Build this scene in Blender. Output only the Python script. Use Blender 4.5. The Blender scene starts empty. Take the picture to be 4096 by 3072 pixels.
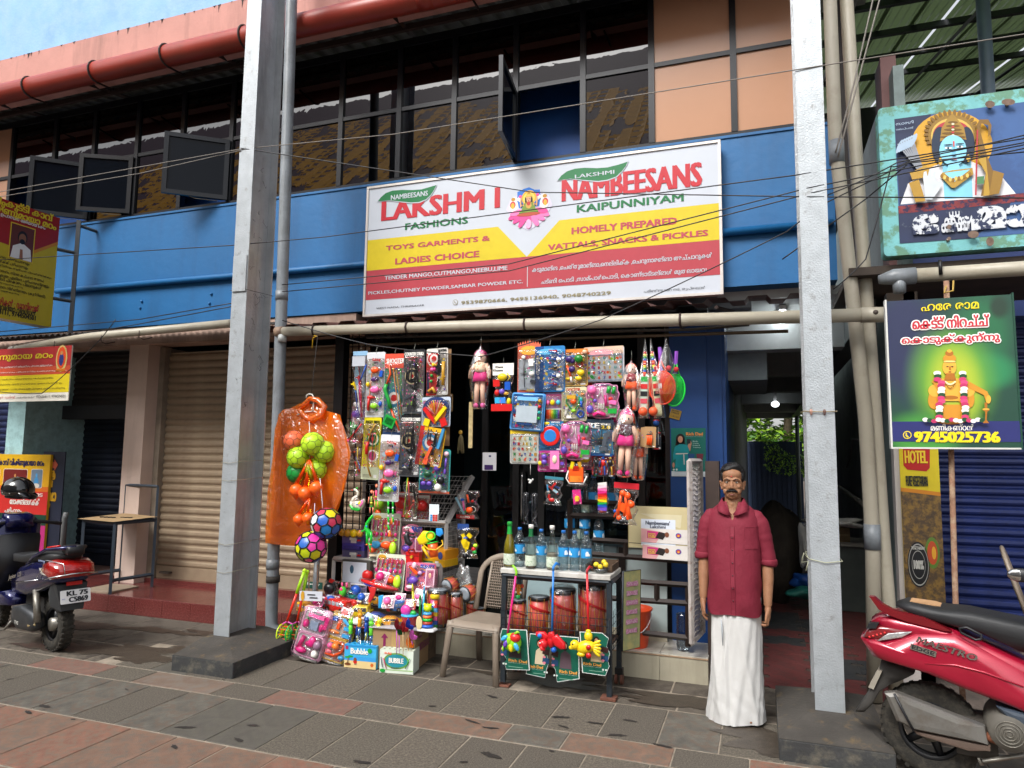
import bpy,bmesh,math,random
from mathutils import Vector,Matrix,Euler
R_=random.Random(7)
scene=bpy.context.scene
CAMH=1.7
vy=Vector((996,-299,2790)).normalized()
vz=Vector((332,26769,2790));vz=(vz-vz.dot(vy)*vy).normalized()
vx=vy.cross(vz)
if vx.x<0:vx=-vx
RX=Matrix((vx,vy,vz))
FPX=2790.0
def ray(u,v):return RX@Vector((u-2048,1536-v,FPX))
cam_d=bpy.data.cameras.new('camera');cam=bpy.data.objects.new('camera',cam_d)
scene.collection.objects.link(cam);scene.camera=cam
cam_d.sensor_width=36;cam_d.lens=FPX/4096*36;cam_d.clip_end=400;cam_d.clip_start=0.05
rt,up,fw=RX@Vector((1,0,0)),RX@Vector((0,1,0)),RX@Vector((0,0,1))
mw=Matrix((rt,up,-fw)).transposed().to_4x4();mw.translation=(0,0,CAMH);cam.matrix_world=mw
world=bpy.data.worlds.new('World');scene.world=world;world.use_nodes=True
nt=world.node_tree;bg=nt.nodes['Background']
sky=nt.nodes.new('ShaderNodeTexSky');sky.sky_type='NISHITA';sky.sun_disc=False
SUN_EL,SUN_AZ=math.radians(46),math.radians(200)
sky.sun_elevation=SUN_EL;sky.sun_rotation=SUN_AZ;sky.air_density=1.0;sky.dust_density=4.0;sky.ozone_density=1.0
hs=nt.nodes.new('ShaderNodeHueSaturation');hs.inputs['Saturation'].default_value=0.22
nt.links.new(sky.outputs[0],hs.inputs['Color']);nt.links.new(hs.outputs[0],bg.inputs[0]);bg.inputs[1].default_value=0.15
sun_d=bpy.data.lights.new('sun','SUN');sun_d.energy=1.5;sun_d.angle=math.radians(25);sun_d.color=(1,.985,.96)
sun=bpy.data.objects.new('sun',sun_d);scene.collection.objects.link(sun)
sd=Vector((math.sin(SUN_AZ)*math.cos(SUN_EL),math.cos(SUN_AZ)*math.cos(SUN_EL),math.sin(SUN_EL)))
sun.rotation_euler=sd.to_track_quat('Z','Y').to_euler()
scene.view_settings.view_transform='Standard';scene.view_settings.look='None'
scene.view_settings.exposure=1.0;scene.view_settings.gamma=1
CR={'3':(0,1650,.66305),'2':(0,700,.6027),'R':(3000,2100,.5858),'K':(2600,1250,.5425),'M':(2600,1750,.7535),'T':(1000,1300,.4823),'U':(1900,1300,.4823),'S':(1100,1950,.4823),'C':(1800,1950,.5426),'N':(3300,0,.6628),'P':(3400,1050,.6932),'W':(1100,0,.9946),'A':(0,0,.6027),'G':(1400,560,.7007),'J':(0,2450,.7233),'Q':(1600,2450,.7233),'Z':(0,0,1.8517),'a':(1240,1850,.24111),'b':(1560,1850,.24111),'c':(1150,2200,.24111),'d':(1500,2200,.24111),'e':(2840,1830,.16272),'f':(0,1850,.48223),'g':(1080,1250,.21095),'h':(2500,1250,.4522)}
O_=Vector((0,0,CAMH))
def uv(c,u,v):a=CR[c];return a[0]+u*a[2],a[1]+v*a[2]
def P(c,u,v,y):
 d=ray(*uv(c,u,v));return O_+d*(y/d.y)
def PX(c,u,v,x):
 d=ray(*uv(c,u,v));return O_+d*(x/d.x)
def PZ(c,u,v,z=0.0):
 d=ray(*uv(c,u,v));return O_+d*((z-CAMH)/d.z)
def PP(c,u,v,o,n):
 d=ray(*uv(c,u,v));return O_+d*((Vector(o)-O_).dot(n)/d.dot(n))
def lin(c):
 if isinstance(c,str):
  c=c.lstrip('#');c=[int(c[i:i+2],16)/255 for i in(0,2,4)]
 return tuple((x/12.92 if x<=.04045 else((x+.055)/1.055)**2.4)for x in c)+(1,)
_mc={}
def mat(col,rough=.5,metal=0.,var=.12,scale=6.,bump=0.,col2=None,fac2=.5,spec=.5,coat=0.,bscale=None,trans=0.,sub=0.,streak=False,edge=(.45,.6),emit=0.,sheen=0.):
 key=(col,rough,metal,var,scale,bump,col2,fac2,spec,coat,bscale,trans,sub,streak,edge,emit,sheen)
 if key in _mc:return _mc[key]
 m=bpy.data.materials.new('m_'+str(len(_mc)));m.use_nodes=True;n=m.node_tree.nodes;l=m.node_tree.links
 b=n['Principled BSDF'];b.inputs['Roughness'].default_value=rough;b.inputs['Metallic'].default_value=metal
 b.inputs['Specular IOR Level'].default_value=spec;b.inputs['Coat Weight'].default_value=coat
 if coat:b.inputs['Coat Roughness'].default_value=.08
 if trans:b.inputs['Transmission Weight'].default_value=trans
 if sub:b.inputs['Subsurface Weight'].default_value=sub;b.inputs['Subsurface Scale'].default_value=.02
 if sheen:b.inputs['Sheen Weight'].default_value=sheen
 c=lin(col);cur=None
 if var or col2 or bump:
  tc=n.new('ShaderNodeTexCoord');src=tc.outputs['Object']
  if streak:
   mp=n.new('ShaderNodeMapping');mp.inputs['Scale'].default_value=(1,1,.12);l.new(src,mp.inputs[0]);src2=mp.outputs[0]
  else:src2=src
 if var:
  no=n.new('ShaderNodeTexNoise');no.inputs['Scale'].default_value=scale;no.inputs['Detail'].default_value=6;no.inputs['Roughness'].default_value=.6
  l.new(src,no.inputs[0]);mr=n.new('ShaderNodeMapRange');mr.inputs[1].default_value=.3;mr.inputs[2].default_value=.7
  mr.inputs[3].default_value=1-var;mr.inputs[4].default_value=1+var;l.new(no.outputs[0],mr.inputs[0])
  mx=n.new('ShaderNodeMix');mx.data_type='RGBA';mx.blend_type='MULTIPLY';mx.inputs[0].default_value=1
  mx.inputs[6].default_value=c;l.new(mr.outputs[0],mx.inputs[7]);cur=mx.outputs[2]
 if col2:
  n2=n.new('ShaderNodeTexNoise');n2.inputs['Scale'].default_value=scale*1.7;n2.inputs['Detail'].default_value=9;n2.inputs['Roughness'].default_value=.68
  l.new(src2,n2.inputs[0]);m2=n.new('ShaderNodeMapRange');m2.inputs[1].default_value=edge[0];m2.inputs[2].default_value=edge[1]
  m2.inputs[3].default_value=0;m2.inputs[4].default_value=fac2;l.new(n2.outputs[0],m2.inputs[0])
  mx2=n.new('ShaderNodeMix');mx2.data_type='RGBA';l.new(m2.outputs[0],mx2.inputs[0])
  if cur:l.new(cur,mx2.inputs[6])
  else:mx2.inputs[6].default_value=c
  mx2.inputs[7].default_value=lin(col2);cur=mx2.outputs[2]
 if cur:l.new(cur,b.inputs['Base Color'])
 else:b.inputs['Base Color'].default_value=c
 if emit:b.inputs['Emission Color'].default_value=c;b.inputs['Emission Strength'].default_value=emit
 if bump:
  nb=n.new('ShaderNodeTexNoise');nb.inputs['Scale'].default_value=bscale or scale*8;nb.inputs['Detail'].default_value=5
  l.new(src,nb.inputs[0]);bu=n.new('ShaderNodeBump');bu.inputs['Strength'].default_value=bump;bu.inputs['Distance'].default_value=.01
  l.new(nb.outputs[0],bu.inputs['Height']);l.new(bu.outputs[0],b.inputs['Normal'])
 _mc[key]=m;return m
def plast(c,rough=.28):return mat(c,rough,var=.06,scale=20,spec=.5)
def pr(c):return mat(c,.4,var=.05,scale=12,spec=.4)
def film(tint='#ffffff',amt=.1,crinkle=.45,scale=26.,rough=.07,body=0.0,bodycol='#ffffff',key=[0]):
 k=('film',tint,amt,crinkle,scale,rough,body,bodycol)
 if k in _mc:return _mc[k]
 m=bpy.data.materials.new('m_film%d'%len(_mc));m.use_nodes=True;n=m.node_tree.nodes;l=m.node_tree.links;n.clear()
 out=n.new('ShaderNodeOutputMaterial');tr=n.new('ShaderNodeBsdfTransparent');tr.inputs[0].default_value=lin(tint)
 gl=n.new('ShaderNodeBsdfGlossy');gl.inputs['Roughness'].default_value=rough;gl.inputs[0].default_value=(1,1,1,1)
 tc=n.new('ShaderNodeTexCoord');no=n.new('ShaderNodeTexNoise');no.inputs['Scale'].default_value=scale;no.inputs['Detail'].default_value=3;no.inputs['Distortion'].default_value=1.2
 l.new(tc.outputs['Object'],no.inputs[0]);bu=n.new('ShaderNodeBump');bu.inputs['Strength'].default_value=crinkle;bu.inputs['Distance'].default_value=.02
 l.new(no.outputs[0],bu.inputs['Height']);l.new(bu.outputs[0],gl.inputs['Normal'])
 fr=n.new('ShaderNodeFresnel');fr.inputs[0].default_value=1.5;l.new(bu.outputs[0],fr.inputs['Normal'])
 f2=n.new('ShaderNodeMath');f2.operation='MULTIPLY';l.new(fr.outputs[0],f2.inputs[0]);f2.inputs[1].default_value=.6
 n3=n.new('ShaderNodeTexNoise');n3.inputs['Scale'].default_value=scale*.8;n3.inputs['Detail'].default_value=4;n3.inputs['Distortion'].default_value=2.5;l.new(tc.outputs['Object'],n3.inputs[0])
 cr=n.new('ShaderNodeMapRange');cr.inputs[1].default_value=.58;cr.inputs[2].default_value=.68;cr.inputs[3].default_value=amt*.25;cr.inputs[4].default_value=amt*(3.4 if crinkle>.3 else.25);l.new(n3.outputs[0],cr.inputs[0])
 ma=n.new('ShaderNodeMath');ma.operation='ADD';ma.use_clamp=True;l.new(f2.outputs[0],ma.inputs[0]);l.new(cr.outputs[0],ma.inputs[1])
 mx=n.new('ShaderNodeMixShader');l.new(ma.outputs[0],mx.inputs[0]);l.new(tr.outputs[0],mx.inputs[1]);l.new(gl.outputs[0],mx.inputs[2]);o=mx.outputs[0]
 if body:
  di=n.new('ShaderNodeBsdfDiffuse');di.inputs[0].default_value=lin(bodycol);tl=n.new('ShaderNodeBsdfTranslucent');tl.inputs[0].default_value=lin(bodycol)
  m0=n.new('ShaderNodeMixShader');m0.inputs[0].default_value=.4;l.new(di.outputs[0],m0.inputs[1]);l.new(tl.outputs[0],m0.inputs[2])
  m1=n.new('ShaderNodeMixShader');m1.inputs[0].default_value=body;l.new(o,m1.inputs[1]);l.new(m0.outputs[0],m1.inputs[2])
  ad=n.new('ShaderNodeMixShader');ad.inputs[0].default_value=.12;l.new(m1.outputs[0],ad.inputs[1]);l.new(gl.outputs[0],ad.inputs[2]);o=ad.outputs[0]
 l.new(o,out.inputs[0]);_mc[k]=m;return m
CLEAR=film('#ffffff',.1,.4)
BLACK='#101114'
_txt={}
PRE={'െ','േ','ൈ'}
def mal(s):
 s=s.replace('ൊ','െ\u0d3e').replace('ോ','േ\u0d3e');o=[]
 for ch in s:
  if ch in PRE and o:
   i=len(o)-1
   while i>=2 and o[i-1]=='\u0d4d':i-=2
   o.insert(i,ch)
  else:o.append(ch)
 return ''.join(o)
def text_mesh(s,bold=0.,shear=0.):
 k=(s,bold,shear)
 if k in _txt:return _txt[k]
 c=bpy.data.curves.new('t','FONT');c.body=mal(s);c.resolution_u=2;c.offset=bold;c.shear=shear
 o=bpy.data.objects.new('t',c);m=o.to_mesh()
 vs=[(v.co.x,v.co.y)for v in m.vertices];fs=[tuple(p.vertices)for p in m.polygons]
 o.to_mesh_clear();bpy.data.objects.remove(o);bpy.data.curves.remove(c)
 _txt[k]=(vs,fs);return _txt[k]
class MB:
 def __init__(s):s.v=[];s.f=[];s.mi=[];s.sm=[];s.mats=[];s.M=None
 def idx(s,m):
  if m not in s.mats:s.mats.append(m)
  return s.mats.index(m)
 def add(s,vs,fs,m,smooth=False):
  b=len(s.v);i=s.idx(m)
  s.v+=[tuple(s.M@Vector(p))if s.M else tuple(p)for p in vs]
  s.f+=[tuple(b+j for j in f)for f in fs];s.mi+=[i]*len(fs);s.sm+=[smooth]*len(fs);return s
 def bb(s,x0,x1,y0,y1,z0,z1,m):
  x0,x1=sorted((x0,x1));y0,y1=sorted((y0,y1));z0,z1=sorted((z0,z1))
  v=[(x,y,z)for x in(x0,x1)for y in(y0,y1)for z in(z0,z1)]
  return s.add(v,[(0,1,3,2),(4,6,7,5),(0,4,5,1),(2,3,7,6),(0,2,6,4),(1,5,7,3)],m)
 def cb(s,x0,x1,y0,y1,z0,z1,m,b=.004):
  s.ring([[(x0+b,y0),(x1-b,y0),(x1,y0+b),(x1,y1-b),(x1-b,y1),(x0+b,y1),(x0,y1-b),(x0,y0+b)]]*2+[[(x0+2*b,y0+b),(x1-2*b,y0+b),(x1-b,y0+2*b),(x1-b,y1-2*b),(x1-2*b,y1-b),(x0+2*b,y1-b),(x0+b,y1-2*b),(x0+b,y0+2*b)]],[z0,z1-b,z1],m);return s
 def ring(s,rings,zs,m,smooth=False):
  n=len(rings[0]);v=[];f=[]
  for r,z in zip(rings,zs):v+=[(p[0],p[1],z)for p in r]
  for k in range(len(rings)-1):
   for i in range(n):a=k*n+i;b2=k*n+(i+1)%n;f.append((a,b2,b2+n,a+n))
  f.append(tuple(range(n))[::-1]);f.append(tuple((len(rings)-1)*n+i for i in range(n)));return s.add(v,f,m,smooth)
 def rings(s,rs,m,smooth=True,caps=True,closed=False):
  n=len(rs[0]);v=[p for r in rs for p in r];f=[]
  K=len(rs)
  for k in range(K if closed else K-1):
   for i in range(n):
    a=k*n+i;b=k*n+(i+1)%n;c=((k+1)%K)*n+(i+1)%n;d=((k+1)%K)*n+i;f.append((a,b,c,d))
  if caps and not closed:f.append(tuple(range(n))[::-1]);f.append(tuple((K-1)*n+i for i in range(n)))
  return s.add(v,f,m,smooth)
 def box(s,c,sz,m,rot=None):
  T=Matrix.Translation(Vector(c))@(Euler(rot).to_matrix().to_4x4()if rot else Matrix())
  v=[T@Vector((x*sz[0]/2,y*sz[1]/2,z*sz[2]/2))for x in(-1,1)for y in(-1,1)for z in(-1,1)]
  return s.add(v,[(0,1,3,2),(4,6,7,5),(0,4,5,1),(2,3,7,6),(0,2,6,4),(1,5,7,3)],m)
 def tube(s,pts,r,m,n=8,closed=False,caps=True,smooth=True,flat=1.):
  pts=[Vector(p)for p in pts];K=len(pts);rs=[]
  ref=None
  for k,p in enumerate(pts):
   a=pts[(k-1)%K]if(closed or k>0)else p;b=pts[(k+1)%K]if(closed or k<K-1)else p
   t=(b-a).normalized()if(b-a).length>1e-9 else Vector((0,0,1))
   if ref is None:ref=Vector((0,1,0))if abs(t.y)<.9 else Vector((1,0,0))
   x=(ref-ref.dot(t)*t).normalized();y=t.cross(x);ref=x
   rr=r[k]if isinstance(r,(list,tuple))else r
   rs.append([p+x*(math.cos(q)*rr*flat)+y*(math.sin(q)*rr)for q in(2*math.pi*i/n for i in range(n))])
  return s.rings(rs,m,smooth,caps,closed)
 def bar(s,a,b,w,m,h=None):
  return s.tube([a,b],[w*.7071]*2,m,4,smooth=False)if h is None else s.tube([a,b],w,m,4,smooth=False)
 def ball(s,c,r,m,n=12,k=8,rot=None):
  r=(r,r,r)if not isinstance(r,(tuple,list))else r;c=Vector(c);E=Euler(rot).to_matrix()if rot else None
  v=[];f=[]
  for j in range(1,k):
   a=math.pi*j/k
   for i in range(n):
    q=2*math.pi*i/n;p=Vector((math.sin(a)*math.cos(q)*r[0],math.sin(a)*math.sin(q)*r[1],math.cos(a)*r[2]))
    v.append(c+(E@p if E else p))
  top=len(v);p=Vector((0,0,r[2]));v.append(c+(E@p if E else p));v.append(c-(E@p if E else p))
  for j in range(k-2):
   for i in range(n):a=j*n+i;b=j*n+(i+1)%n;f.append((a,a+n,b+n,b))
  for i in range(n):f.append((top,i,(i+1)%n));f.append((top+1,(k-2)*n+(i+1)%n,(k-2)*n+i))
  return s.add(v,f,m,True)
 def lathe(s,prof,m,n=16,c=(0,0,0),rot=None,smooth=True,caps=True):
  c=Vector(c);E=Euler(rot).to_matrix()if rot else Matrix.Identity(3)
  rs=[[c+E@Vector((math.cos(2*math.pi*i/n)*r,math.sin(2*math.pi*i/n)*r,z))for i in range(n)]for r,z in prof]
  return s.rings(rs,m,smooth,caps)
 def flat(s,pts,y,m):return s.add([(p[0],y,p[1])for p in pts],[tuple(range(len(pts)))],m)
 def ext(s,pts,y0,y1,m):
  n=len(pts);v=[(p[0],y0,p[1])for p in pts]+[(p[0],y1,p[1])for p in pts]
  return s.add(v,[tuple(range(n)),tuple(range(2*n-1,n-1,-1))]+[(i,i+n,(i+1)%n+n,(i+1)%n)for i in range(n)],m)
 def puff(s,pts,y,t,m,k=(1,.97,.86,.6),d=(0,.55,.85,1.),back=False,cen=None):
  cx=sum(p[0]for p in pts)/len(pts)if cen is None else cen[0];cz=sum(p[1]for p in pts)/len(pts)if cen is None else cen[1]
  rs=[[(cx+(p[0]-cx)*a,y-t*e,cz+(p[1]-cz)*a)for p in pts]for a,e in zip(k,d)]
  if back:rs=[[(cx+(p[0]-cx)*a,y+t*e,cz+(p[1]-cz)*a)for p in pts]for a,e in list(zip(k,d))[:0:-1]]+rs
  return s.rings(rs,m,True)
 def text(s,t,x0,z0,x1,z1,m,y=0.,bold=0.,shear=0.):
  if bold:
   d=bold*(z1-z0)*1.8
   for k,(dx,dz)in enumerate(((-d,-d*.3),(d,-d*.3),(-d,d*.3),(d,d*.3),(0,0))):s.text(t,x0+d+dx,z0+d*.3+dz,x1-d+dx,z1-d*.3+dz,m,y-.00025*k,0.,shear)
   return s
  vs,fs=text_mesh(t,bold,shear)
  if not vs:return s
  ax,bx=min(p[0]for p in vs),max(p[0]for p in vs);az,bz=min(p[1]for p in vs),max(p[1]for p in vs)
  kx=(x1-x0)/max(bx-ax,1e-6);kz=(z1-z0)/max(bz-az,1e-6)
  return s.add([(x0+(p[0]-ax)*kx,y,z0+(p[1]-az)*kz)for p in vs],fs,m)
 def build(s,name,parent=None,at=None,label=None,cat=None,group=None,kind=None,rot=None):
  at=Vector(at)if at is not None else None
  me=bpy.data.meshes.new(name)
  vs=[tuple(Vector(p)-at)for p in s.v]if(at is not None and parent is None and rot is None)else s.v
  me.from_pydata(vs,[],s.f)
  for m in s.mats:me.materials.append(m)
  me.polygons.foreach_set('material_index',s.mi);me.polygons.foreach_set('use_smooth',s.sm);me.update()
  return link(name,me,parent,at,label,cat,group,kind,rot)
def link(name,me,parent=None,at=None,label=None,cat=None,group=None,kind=None,rot=None):
 o=bpy.data.objects.new(name,me);scene.collection.objects.link(o)
 if at is not None:o.location=at
 if rot is not None:o.rotation_euler=rot
 if parent:o.parent=parent
 if label:o['label']=label
 if cat:o['category']=cat
 if group:o['group']=group
 if kind:o['kind']=kind
 return o
def thing(name,label,cat,loc=(0,0,0),rot=(0,0,0),group=None):
 o=bpy.data.objects.new(name,None);scene.collection.objects.link(o);o.empty_display_size=.1
 o.location=loc;o.rotation_euler=rot if isinstance(rot,tuple)else(0,0,rot);o['label']=label;o['category']=cat
 if group:o['group']=group
 return o
def part(parent,name,fn,*a,**k):
 mb=MB();getattr(mb,fn)(*a,**k);return mb.build(name,parent)
def copy_tree(o,loc=None,rot=None,label=None,group=None,parent=None):
 c=o.copy();scene.collection.objects.link(c)
 if parent:c.parent=parent
 if loc is not None:c.location=loc
 if rot is not None:c.rotation_euler=rot
 if label:c['label']=label
 if group:c['group']=group
 for ch in o.children:copy_tree(ch,parent=c)
 return c
def rrect(x0,x1,z0,z1,r=.01,n=3):
 p=[]
 for cx,cz,a0 in((x1-r,z1-r,0),(x0+r,z1-r,90),(x0+r,z0+r,180),(x1-r,z0+r,270)):
  for i in range(n+1):a=math.radians(a0+90*i/n);p.append((cx+r*math.cos(a),cz+r*math.sin(a)))
 return p
def ell(cx,cz,rx,rz=None,n=16,a=0):
 rz=rx if rz is None else rz;ca,sa=math.cos(math.radians(a)),math.sin(math.radians(a))
 return[(cx+ca*rx*math.cos(q)-sa*rz*math.sin(q),cz+sa*rx*math.cos(q)+ca*rz*math.sin(q))for q in(2*math.pi*i/n for i in range(n))]
def Rz(v):return(0,0,v)
# SETTING: ground
YW=6.3
DIRT=mat('#5b5048',.95,var=.25,scale=3,bump=.5,bscale=60,col2='#3a332e',fac2=.6)
MB().bb(-40,40,-30,60,-.5,-.03,DIRT).build('ground',kind='structure')
GREY=[mat(c,.9,var=.38,scale=s,bump=.5,bscale=170,col2=c2,fac2=.85,edge=(.48,.58))for c,c2,s in(('#5f584d','#443e35',60),('#635b50','#4a4339',45),('#5c554b','#403a32',80),('#5a564e','#5e5044',7))]
SMOOTHG=mat('#4f4b44',.8,var=.16,scale=9,bump=.25,bscale=150,col2='#585449',fac2=.5)
RED=[mat(c,.85,var=.24,scale=s*3,bump=.35,bscale=150,col2=c2,fac2=.85,edge=(.45,.6))for c,c2,s in(('#765448','#65594f',4),('#745949','#61584e',3),('#7a5545','#6c5f51',4))]
TAN=mat('#6c5a4d',.85,var=.2,scale=5,bump=.3,bscale=140,col2='#6d655c',fac2=.8)
DIRTY=[mat('#5c544a',.85,var=.25,scale=2.2,bump=.4,bscale=120,col2='#3c352e',fac2=.85),mat('#625a4f',.85,var=.2,scale=2.8,bump=.4,bscale=120,col2='#3a332c',fac2=.9)]
JOINT=mat('#8a7f70',.95,var=.3,scale=12,bump=.3)
pave=MB().bb(-12,3.5,1.2,5.75,-.028,-.0045,JOINT).build('pavement',kind='structure')
rows=[];random.seed(4)
def slab(x0,x1,y0,y1,m,z=0.):
 j=.0036;dz=random.uniform(-.0012,.001)+z*.4
 mb=MB();mb.cb((x0-x1)/2+j,(x1-x0)/2-j,(y0-y1)/2+j,(y1-y0)/2-j,-.02,0,m,.004)
 o=mb.build('paving_slab',pave,at=((x0+x1)/2,(y0+y1)/2,dz),rot=(random.uniform(-.0025,.0025),random.uniform(-.002,.002),random.uniform(-.002,.002)))
x=-12.1
for k in range(46):
 a=-3.695+(k-18)*.365
 if a<-8 or a>1:continue
 slab(a,a+.365,2.83,3.465,random.choice(RED+[TAN])if a<-2.3 or random.random()<.55 else random.choice(GREY))
 slab(a+.1,a+.465,2.2,2.82,random.choice(RED+[TAN]))
for k in range(40):
 a=-3.505+(k-18)*.3605
 if a<-9.5 or a>2:continue
 m=SMOOTHG if k in(18,19)else random.choice(GREY)
 slab(a,a+.3605,3.475,4.112,m)
cx=[(-9.2,-8.6,'g'),(-8.6,-7.9,'r'),(-7.9,-7.5,'g'),(-7.5,-6.85,'g'),(-6.85,-6.2,'r'),(-6.2,-5.54,'g'),(-5.54,-4.85,'r'),(-4.85,-4.45,'g'),(-4.45,-3.712,'t'),(-3.712,-3.3,'g'),(-3.3,-2.612,'r'),(-2.612,-2.21,'g'),(-2.21,-1.525,'r'),(-1.525,-1.152,'g'),(-1.152,-.516,'r'),(-.516,-.1,'g'),(-.1,.6,'r'),(.6,1.0,'g'),(1.0,1.7,'r'),(1.7,2.2,'g')]
for a,b,t in cx:slab(a,b,4.122,4.386,{'g':random.choice(GREY),'r':random.choice(RED),'t':TAN}[t])
for k in range(30):
 a=-2.06+(k-14)*.3575
 if a<-5.1:continue
 if a>2.3:break
 slab(a,a+.3575,4.396,5.0,random.choice(GREY+[SMOOTHG]))
for r,(y0,y1)in enumerate(((5.01,5.36),(5.37,5.745))):
 x=-5.3+r*.3
 while x<1.9:
  w=random.choice((.5,.62,.7));slab(x,x+w,y0,y1,random.choice(DIRTY),-.008);x+=w
for r,(y0,y1)in enumerate(((4.396,4.84),(4.85,5.29),(5.3,5.745))):
 x=-9.6+r*.3
 while x<-5.25-(0 if r else-.05)+.05*r:
  slab(x,min(x+.62,-5.13 if r==0 else-5.2+.1*r),y0,y1,random.choice(DIRTY),-.004);x+=.62
WETM=mat('#453d34',.45,var=.3,scale=14,bump=.3,bscale=150,col2='#38312a',fac2=.6)
STAIN=mat('#2a2521',.7,var=.3,scale=8,bump=.3)
mb=MB()
random.seed(11)
def blot(cx,cy,rx,ry,a=0.):
 n=18;ph=[random.uniform(.62,1.15)for _ in range(n)]
 p=[((ell(0,0,rx,ry,n,a)[i][0])*ph[i]+cx,(ell(0,0,rx,ry,n,a)[i][1])*ph[i]+cy,.0032)for i in range(n)]
 mb.add(p,[tuple(range(n))],STAIN)
for c,u,v,rx,ry in(('J',245,520,.06,.02),('J',405,592,.02,.012),('J',1030,637,.07,.018),('J',1400,627,.05,.02),('J',1320,708,.05,.018),('J',965,745,.04,.015),('Q',500,790,.07,.03),('Q',350,828,.03,.012),('Q',510,467,.06,.016),('Q',178,520,.03,.012),('Q',890,580,.07,.02),('Q',905,633,.04,.013),('Q',1200,680,.06,.022),('Q',1080,612,.07,.014),('Q',840,768,.02,.012),('Q',1270,600,.05,.016),('J',2000,830,.06,.02),('J',155,553,.05,.014),('J',55,370,.03,.01),('J',700,428,.03,.01),('Q',400,605,.08,.013),('Q',500,640,.06,.012),('Q',1460,740,.07,.016)):
 p=PZ(c,u,v);blot(p.x,p.y,rx,ry,random.uniform(-30,30))
for cx_,cy_,rx,ry in((-5.5,4.62,.42,.1),(-5.15,4.75,.4,.13),(-4.85,4.62,.3,.12),(-5.9,4.55,.3,.09),(-4.7,4.9,.22,.1),(-6.3,5.25,.5,.12),(-5.4,5.35,.4,.07),(-4.9,5.45,.3,.06),(.1,4.7,.4,.2),(-.5,5.2,.5,.12),(-1.6,5.3,.45,.12)):
 n=40;ph=[1+.22*math.sin(3*q+cx_*9)+.16*math.sin(7*q+cy_*20)+.1*math.sin(13*q)+random.uniform(-.06,.06)for q in(2*math.pi*i/40 for i in range(40))];e=ell(0,0,rx,ry,40)
 mb.add([(cx_+e[i][0]*ph[i],cy_+e[i][1]*ph[i],.0022+.00006*(cx_+7))for i in range(40)],[tuple(range(40))],WETM)
mb.build('stain',kind='structure')
CONC=mat('#333434',.85,var=.25,scale=5,bump=.5,bscale=50,col2='#77705f',fac2=.5,edge=(.5,.7))
CONCT=mat('#3f3b36',.9,var=.25,scale=5,bump=.5,bscale=60,col2='#8a7040',fac2=.35,edge=(.55,.7))
def plinth(x0,x1,y0,y1,px,py,lab):
 mb=MB();zt=.118;b=.008
 mb.ring([[(x0,y0),(x1,y0),(x1,y1),(x0,y1)]]*2,[-.03,zt],CONC)
 v=[(x0,y0,zt+.001),(x1,y0,zt+.001),(x1,y1,zt+.001),(x0,y1,zt+.001),(px-.13,py-.06,.17),(px+.13,py-.06,.17),(px+.13,py+.42,.17),(px-.13,py+.42,.17)]
 mb.add(v,[(0,1,5,4),(1,2,6,5),(2,3,7,6),(3,0,4,7),(4,5,6,7)],CONCT)
 o=mb.build('concrete_plinth',at=(x0,y0,0),label=lab,cat='concrete base')
 bv=o.modifiers.new('b','BEVEL');bv.width=.008;bv.segments=2
plinth(-4.383,-3.79,4.44,5.28,-4.29,4.87,'low dark concrete plinth under the left silver steel post')
plinth(.058,.652,4.43,5.42,.365,4.85,'low dark concrete plinth with yellow stains under the right silver post')
SIL=mat('#a3a6a9',.42,metal=.35,var=.14,scale=5,bump=.35,bscale=55,col2='#6f6c68',fac2=.6,edge=(.5,.72),streak=True)
SIL2=mat('#a6acb0',.4,metal=.3,var=.12,scale=9,bump=.3,bscale=90,col2='#77756f',fac2=.6,edge=(.56,.68))
def post(x0,x1,y0,y1,lab,top=9.):
 t=thing('steel_post',lab,'post',((x0+x1)/2,y0,.16))
 X=(x1-x0)/2;D=y1-y0
 part(t,'flange','bb',-X,X,0,.012,0,top,SIL2)
 part(t,'flange','bb',-X,X,D-.012,D,0,top,SIL)
 part(t,'web','bb',-.006,.006,.0125,D-.0125,0,top,SIL)
 return t
pl=post(-4.373,-4.214,4.868,5.2,'tall silver painted steel post on the left plinth, cobwebs on its side')
part(pl,'patch_plate','bb',-.07,.072,-.014,-.0005,2.95,3.27,SIL2)
prr=post(.279,.447,4.84,5.2,'tall silver painted steel post on the right plinth, clothes pegs tied to it')
WIRE=mat('#2a2724',.7,var=.1);WIREL=mat('#8d8672',.7,var=.1)
mb=MB();random.seed(3)
for k in range(26):
 z=random.uniform(1.9,4.4);p=Vector((random.uniform(.0,.06),random.uniform(.02,.3),z));pts=[p.copy()]
 for i in range(4):p=p+Vector((random.uniform(-.006,.012),random.uniform(-.03,.03),random.uniform(-.035,.035)));p.x=max(.009,min(.07,p.x));pts.append(p.copy())
 mb.tube(pts,.0012,WIRE,3)
c=mb.build('cobweb',pl);c['kind']='stuff'
def loop(x0,x1,y0,y1,z,m,dz=0.,r=.002,lab='',ends=True):
 j=lambda:random.uniform(-.006,.006)
 mb=MB();mb.tube([(x0-.012,y1,z+dz+j()),(x0-.012,y0-.008,z+j()),((x0+x1)/2,y0-.012,z-.01+j()),(x1+.012,y0-.008,z+j()),(x1+.014,y1+.01,z+dz*.5+j()),(x0-.012,y1+.01,z+dz+j())],r,m,5)
 if ends:mb.tube([(x0-.012,y0-.01,z),(x0-.04,y0-.03,z+.04),(x0-.055,y0-.02,z-.02),(x0-.015,y0-.02,z-.01),(x0-.03,y0-.02,z-.07)],r,m,5)
 return mb
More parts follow.
